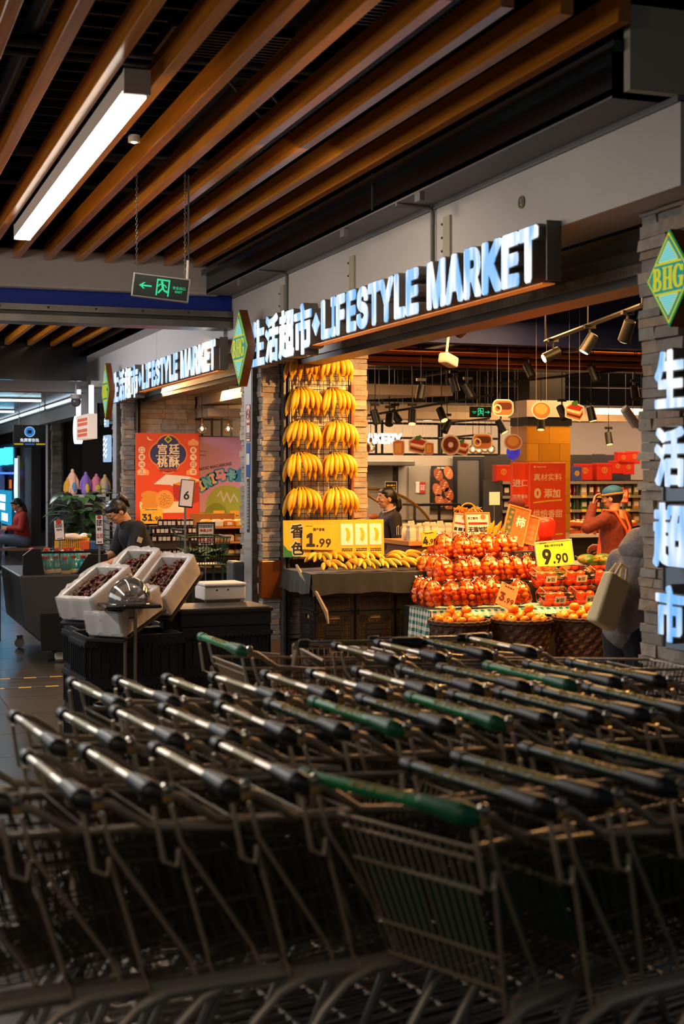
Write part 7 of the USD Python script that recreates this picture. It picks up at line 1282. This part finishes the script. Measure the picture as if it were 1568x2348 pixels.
for k in range(13):
    r, c = divmod(k, 7); X = fx_ + .12 + .078 * c + .03 * r; lb = f'turquoise capped drink in the freezer, {ORD[c]} from the left in the {"front" if r == 0 else "rear"} row'; loc = (X, Yf + .14 + .16 * r, .805 + .07 * r); rot = (rg.uniform(-10, 10), rg.uniform(-12, 12), rg.uniform(-30, 30))
    if bt is None: bt = thing('drink_pouch', lb, 'drink', loc, rot=rot, group='turquoise drinks in the freezer'); part(bt, 'pouch', lathe([(0, 0), (.04, .005), (.05, .04), (.042, .09), (.02, .115), (.016, .12)], 14), cya, smooth=True); part(bt, 'cap', lathe([(.018, .118), (.018, .14), (0, .142)], 12), mat('cap_red', '#b0342a', .4)); part(bt, 'white_band', lathe([(.0475, .02), (.051, .035), (.0475, .055)], 14), tagw, smooth=True)
    else: copy(bt, loc, rot, lb, scale=1.3)
clr = mat('bag_clear', '#b8c4c4', .25, alpha=.35)
for k in range(6):
    X = fx_ + .20 + .085 * k; m = ball((0, 0, 0), (.075, .06, .035), 3); v = np.array(m.vertices); v += .012 * (meshkit.noise(v * 60, k)[:, None] - .5) * 2; solo('plastic_bag', trimesh.Trimesh(v, m.faces, process=False), clr if k > 3 else mat('bag_white', '#c0c4c2', .4), f'crumpled {"clear" if k > 3 else "white"} plastic bag lying on the freezer goods, {ORD[k]} from the left', 'plastic bag', smooth=True, loc=(X, Yf + .38, .985))
yc = thing('yellow_crate', 'yellow slatted crate lined with cloth beside the bending woman', 'crate', (at(168, 1260, Y=15.2)[0], 15.35, at(178, 1262, Y=15.2)[2]), 10); yc_m = mat('crate_yellow', '#d89a1e', .45)
for a, rz_ in (((0, -.11), 0), ((0, .11), 180), ((-.15, 0), -90), ((.15, 0), 90)): L = .30 if rz_ in (0, 180) else .22; part(yc, 'panel', mv(cat_([bb(-L / 2, L / 2, 0, .008, 0, .02), bb(-L / 2, L / 2, 0, .008, .12, .14)] + [bb(x_ - .004, x_ + .004, 0, .008, .02, .12) for x_ in np.linspace(-L / 2 + .01, L / 2 - .01, 14)]), (*a, 0), rz=rz_), yc_m)
part(yc, 'floor', bb(-.15, .15, -.11, .11, 0, .006), yc_m); m = ball((0, 0, .13), (.17, .13, .04), 3); v = np.array(m.vertices); v[:, 2] += .03 * (meshkit.noise(v * 18, 3) - .5); part(yc, 'cloth_liner', trimesh.Trimesh(v, m.faces, process=False), mat('cloth_cream', '#b09a82', .85), smooth=True)
tb3 = thing('prep_table', 'dark work table under the yellow crate beside the bending woman', 'table', (0, 15.2, 0)); zz = at(178, 1262, Y=15.2)[2]; part(tb3, 'top', bb(at(140, 1260, Y=15.2)[0], at(240, 1260, Y=15.2)[0], -.0, .55, zz - .03, zz - .002), frk)
for x_ in (at(146, 1260, Y=15.2)[0], at(235, 1260, Y=15.2)[0]): part(tb3, 'leg', bb(x_ - .02, x_ + .02, .02, .5, 0, zz - .03), frk)
rb = thing('orange_basket', 'orange and blue plastic box on the work table', 'box', (at(208, 1258, Y=15.2)[0], 15.32, zz), -8); part(rb, 'orange_box', rbox(-.05, 0, .05, .11, .16, .10, .01), orc); part(rb, 'blue_box', rbox(.07, .0, .045, .12, .16, .09, .01), mat('box_blue', '#35507a', .4)); part(rb, 'pale_bag', ball((-.05, .02, .12), (.06, .06, .06), 2), mat('bag_white', '#c0c4c2', .4), smooth=True); part(rb, 'green_top', ball((.0, .0, .15), (.03, .03, .025), 2), gv[1], smooth=True)
# plant, rack with bright coats, dark coat
Yp = 17.0; q = at(190, 1215, Y=Yp); pl = thing('leafy_plant', 'large potted plant with broad dark green leaves behind the bending woman', 'plant', (q[0], Yp, .0)); rg = random.Random(12); lfm = [mat('leaf_dark', '#16301a', .35), mat('leaf_mid', '#21441f', .35)]
part(pl, 'pot', lathe([(0, 0), (.16, 0), (.2, .4), (.17, .4), (.0, .36)], 20), frm)
for k in range(84):
    a = rg.uniform(0, 6.28); zz_ = rg.uniform(.75, 1.55); r = .06 + .20 * rg.random(); part(pl, 'leaf', mv(leaf(rg.uniform(.20, .32), rg.uniform(.05, .075), -.10), (r * math.cos(a), r * math.sin(a), zz_), rx=rg.uniform(-35, 40), rz=math.degrees(a) - 90 + rg.uniform(-25, 25)), lfm[k % 2], smooth=True)
for k in range(6): a = k * 1.05; part(pl, 'stem', tube([(.03 * math.cos(a), .03 * math.sin(a), .36), (.08 * math.cos(a), .08 * math.sin(a), .9), (.16 * math.cos(a + .3), .16 * math.sin(a + .3), 1.4)], .008, 5), lfm[1])
Yr = 19.5; xa, xb = at(142, 1135, Y=Yr)[0], at(246, 1135, Y=Yr)[0]; zr_ = at(190, 1134, Y=Yr)[2]; rk2 = thing('white_rack', 'white metal rack carrying a row of bright little coats', 'rack', (0, Yr, 0)); whm = mat('rack_white', '#b8b4ac', .4)
part(rk2, 'top_shelf', bb(xa, xb, -.15, .15, zr_ - .03, zr_), whm); part(rk2, 'rail', bb(xa, xb, -.02, .02, zr_ - .14, zr_ - .11), whm)
for x_ in (xa + .02, xb - .02): part(rk2, 'leg', bb(x_ - .025, x_ + .025, -.15, .15, 0, zr_), whm)
for k, (px_, w_, h_, c, d, nm) in enumerate(((166, .17, .34, '#e8b89a', '#5a88b8', 'peach and blue'), (196, .15, .30, '#8a68b8', '#d8b03a', 'violet and yellow'), (221, .20, .27, '#d87888', '#c8b83a', 'pink and yellow'), (240, .14, .26, '#c8a878', '#7888a8', 'tan and grey'), (156, .10, .22, '#d89a2a', '#e0b8a0', 'small amber'))):
    p = thing('little_coat', f'{nm} little hooded coat standing on the white rack', 'coat', (at(px_, 1130, Y=Yr)[0], Yr - .02 * (k % 2), zr_ + .001), group='bright coats on the white rack'); m = mat('coat_' + nm.replace(' ', '_'), c, .8)
    part(p, 'body', blend(hull_chain([(0, 0, .045), (0, 0, h_ * .75), (0, 0, h_ * .86)], [.045 + w_ * .12, .03 + w_ * .12, .025]), .02, 3), m, smooth=True); part(p, 'hood', ball((0, 0, h_ * .93), (.024, .024, .035), 2), m, smooth=True)
    for s in (-1, 1): part(p, 'sleeve', tube([(s * .02, 0, h_ * .80), (s * w_ * .38, 0, h_ * .55), (s * w_ * .44, 0, h_ * .22)], [.025, .024, .022], 8), m, smooth=True)
    part(p, 'front_panel', ball((.015, -.04 - w_ * .06, h_ * .28), (w_ * .2, .02, h_ * .22), 2), mat('coat_panel_%d' % k, d, .8), smooth=True)
dc = thing('dark_coat', 'dark navy coat hanging from the white rack', 'coat', (at(158, 1180, Y=19.2)[0], 19.25, at(158, 1225, Y=19.2)[2])); part(dc, 'body', blend(hull_chain([(0, 0, .05), (0, 0, .40), (.0, 0, .50)], [.13, .11, .06]), .03, 4), mat('coat_navy', '#0c1018', .85), smooth=True)
for s in (-1, 1): part(dc, 'sleeve', tube([(s * .08, 0, .48), (s * .20, 0, .30), (s * .22, -.02, .02)], [.06, .055, .05], 10), mat('coat_navy', '#0c1018', .85), smooth=True)
part(dc, 'hanger', tube([(-.12, 0, .52), (0, 0, .57), (0, 0, .60), (.02, .1, .62)], .006, 5), chrome)
# ------------------------------------------------------------------ far along the walkway
dkw = mat('far_panel_dark', '#241a14', .5); ff = thing('wall_far', 'dim shop fronts at the far end of the walkway', 'wall', kind='structure')
part(ff, 'inner_panel', bb(4.0, 6.0, 24.9, 25.0, 0, 2.6), mat('far_brown', '#3a2e28', .5)); part(ff, 'end_wall', bb(-8, 6, 44, 44.2, 0, 5), dkw); part(ff, 'shop_wall', bb(3.42, 3.6, 27.2, 44, 0, 2.6), dkw)
part(ff, 'fascia', bb(3.36, 3.6, 21.0, 40, 2.62, 2.94), white_far); part(ff, 'end_block', bb(-8, 3.4, 40, 40.2, 0, 2.93), dkw)
fs = glow('far_strip', '#bfe4ff', 3.0)
for i, (y0, y1, z) in enumerate(((21.2, 24.5, 2.86), (24.8, 28.2, 2.86), (28.5, 34, 2.86))): s_ = thing('fascia_light', f'thin light line along the far fascia, {ORD[i]} stretch from us', 'light', (3.338, y0, z)); part(s_, 'tube', bb(-.02, .0, 0, y1 - y0, 0, .035), fs); part(s_, 'channel', bb(0, .02, 0, y1 - y0, -.02, .055), white_far)
q = at(68, 1000, Y=23.5); hs = thing('hanging_sign', 'hanging black sign with a round blue emblem and white lettering', 'sign', (q[0], 23.5, q[2])); W_, H_ = at(108, 1000, Y=23.5)[0] - at(34, 1000, Y=23.5)[0], .36
part(hs, 'board', rbox(0, .03, 0, W_, .06, H_, .008, 6), mat('sign_black', '#060708', .3)); prt(hs, 'emblem', ci(0, .07, .085), glow('emblem_blue', '#3a8ae0', .7), -.002); prt(hs, 'emblem_ring', ci(0, .07, .085).difference(ci(0, .07, .073)), glow('emblem_ring', '#a8d4ff', .9), -.003); prt(hs, 'emblem_core', rc(0, .07, .065, .055), mat('sign_black', '#060708', .3), -.0035)
prt(hs, 'lettering', txt('免费寄存处', .06, 0, -.065, 'cjk', 2, 1.0), glow('sign_letters', '#dff0ff', 1.0), -.003); yg = glow('sign_yellow', '#e0c81e', .6)
for s in (-1, 1): prt(hs, 'yellow_bar', rc(s * W_ * .34, -.13, W_ * .28, .022), yg, -.003); part(hs, 'hanger', cyl((s * W_ * .32, .03, H_ / 2), (s * W_ * .32, .03, 2.95 - q[2]), .006, 5), pole_m)
prt(hs, 'blue_bar', rc(0, -.13, W_ * .3, .016), glow('emblem_blue', '#3a8ae0', .7), -.003)
q = at(186, 980, X=3.2); hb = thing('hanging_sign', 'white lit hanging box sign with orange characters on two posts', 'sign', q, -90); wlit = glow('box_white', '#e8f2ff', 1.5)
dY = abs(at(168, 980, X=3.2)[1] - at(204, 980, X=3.2)[1]); part(hb, 'round_end', mv(ci and slab_of(ci(0, 0, .20, .8), .10, 0), (-dY * .42, 0, -.02)), wlit); part(hb, 'box', bb(-dY * .3, dY * .45, 0, .12, -.17, .17), mat('box_face', '#b8b0a8', .4, emit=.5, ecol='#ffd8b8')); prt(hb, 'lettering', [txt('小吃', .12, dY * .08, .07, 'cjk', 3, 1.3), txt('美食', .12, dY * .08, -.08, 'cjk', 3, 1.3)] if False else [scribble(dY * .08, .07, dY * .6, .12, 2, 5, .25), scribble(dY * .08, -.08, dY * .6, .12, 2, 6, .25)], glow('box_red', '#d8501e', .9), -.002)
for s in (-dY * .40, dY * .40): part(hb, 'post', bb(s - .035, s + .035, .02, .08, .15, .56), wlit); part(hb, 'arm', bb(s - .03, s + .03, .05, .30, .54, .62), whm)
q = at(248, 1012, X=3.42); ls = thing('lit_sign', 'small lit panel with pale waves on the far column', 'sign', (3.36, q[1] - .1, q[2] - .10), -90); part(ls, 'panel', rbox(0, .03, 0, .32, .06, .36, .01), glow('panel_pale', '#a8c8e8', .9)); prt(ls, 'wave', [ln([(-.14, .12 - .07 * k), (-.05, .15 - .07 * k), (.05, .09 - .07 * k), (.14, .13 - .07 * k)], .02) for k in range(4)], glow('panel_white', '#ffffff', 1.6), -.002); part(ls, 'bracket', bb(-.02, .02, .06, .17, -.02, .02), whm); ls2 = thing('lit_sign', 'tiny lit plate above the pale waves panel', 'sign', (3.36, q[1] - .1, q[2] + .25), -90); part(ls2, 'bracket', bb(-.02, .02, .04, .17, -.02, .02), whm); part(ls2, 'plate', rbox(0, .02, 0, .16, .04, .12, .006), glow('panel_pale', '#a8c8e8', .9)); prt(ls2, 'mark', scribble(0, 0, .12, .08, 2, 4), glow('panel_white', '#ffffff', 1.6), -.002)
# neon shop front at the far left
cy_, bl_ = glow('neon_cyan', '#3ac8ff', 2.4), glow('neon_blue', '#4a7aff', 1.8)
def fpx(a, b, X=3.3): return at(a, b, X=X)
ns = thing('neon_sign', 'blue-white neon shop sign lettering at the far left', 'sign', (3.3, 30.2, 2.06), -90)
for k in range(4): part(ns, 'letter_block', slab_of(affinity.translate(union_all([rc(0, 0, .42, .10), rc(0, .13, .42, .07), rc(0, -.13, .42, .07), rc(-.16, 0, .08, .34), rc(.14, 0, .08, .34)]) if k % 2 else union_all([rc(0, 0, .09, .36), rc(0, .06, .44, .08), rc(-.02, -.12, .44, .09), rc(.16, 0, .07, .30)]), -1.0 + .62 * k, .05), .08, -.08), cy_)
part(ns, 'back_panel', bb(-1.4, 1.3, .0, .04, -.25, .30), mat('neon_back', '#20344a', .4)); part(ns, 'under_strip', bb(-1.4, 1.3, -.05, 0, -.32, -.28), bl_)
nt_ = thing('neon_tube', 'tall vertical blue-white light tube beside the far shop front', 'light', (3.28, 28.35, 0)); part(nt_, 'tube', tube([(0, 0, 1.0), (-.01, .02, 1.5), (.0, 0, 2.05)], .035, 8), glow('neon_white', '#a8dcff', 2.2), smooth=True); part(nt_, 'holder', bb(.02, .06, -.04, .04, .6, 2.1), whm)
np_ = thing('lit_sign', 'glowing cyan poster panel beside the girl in red', 'sign', (3.26, 30.3, 1.05), -90); part(np_, 'panel', bb(-.9, .9, 0, .05, -.35, .35), glow('cyan_panel', '#1a98c8', 1.0)); prt(np_, 'lettering', [scribble(-.3, .1, 1.0, .36, 2, 3, .2), scribble(.1, -.2, 1.2, .2, 1, 7, .2)], glow('panel_white', '#ffffff', 1.6), -.003)
pc2 = thing('pale_post', 'pale bluish post of the far shop front at the left edge', 'post', (3.30, 31.4, 0)); part(pc2, 'post', bb(-.06, .06, -.2, .2, 0, 2.05), mat('post_blue', '#6a7c9c', .4))
for k, (a, b, c) in enumerate(((22, 1045, '#e08a1e'), (24, 1110, '#e06a1e'), (38, 1065, '#b8c81e'), (38, 1095, '#e05a1e'))): q = fpx(a, b, 3.38); s_ = thing('shop_light', f'small coloured light in the far shop window, {ORD[k]} of four', 'light', q); part(s_, 'lamp', bx(0, 0, 0, .03, .22, .18), glow('shop_lamp_%d' % k, c, .9)); part(s_, 'frame', bx(.02, 0, 0, .02, .26, .22), frame_k)
cmr = thing('security_camera', 'small dome camera hanging before the hanging box sign', 'camera', at(174, 921, Y=19.9)); part(cmr, 'dome', ball((0, 0, 0), (.07, .07, .075), 2), mat('dome_grey', '#5a5458', .2), smooth=True); part(cmr, 'collar', cyl((0, 0, .04), (0, 0, .10), .075, 14), whm); part(cmr, 'rod', cyl((0, 0, .1), (0, 0, .6), .012, 6), whm)
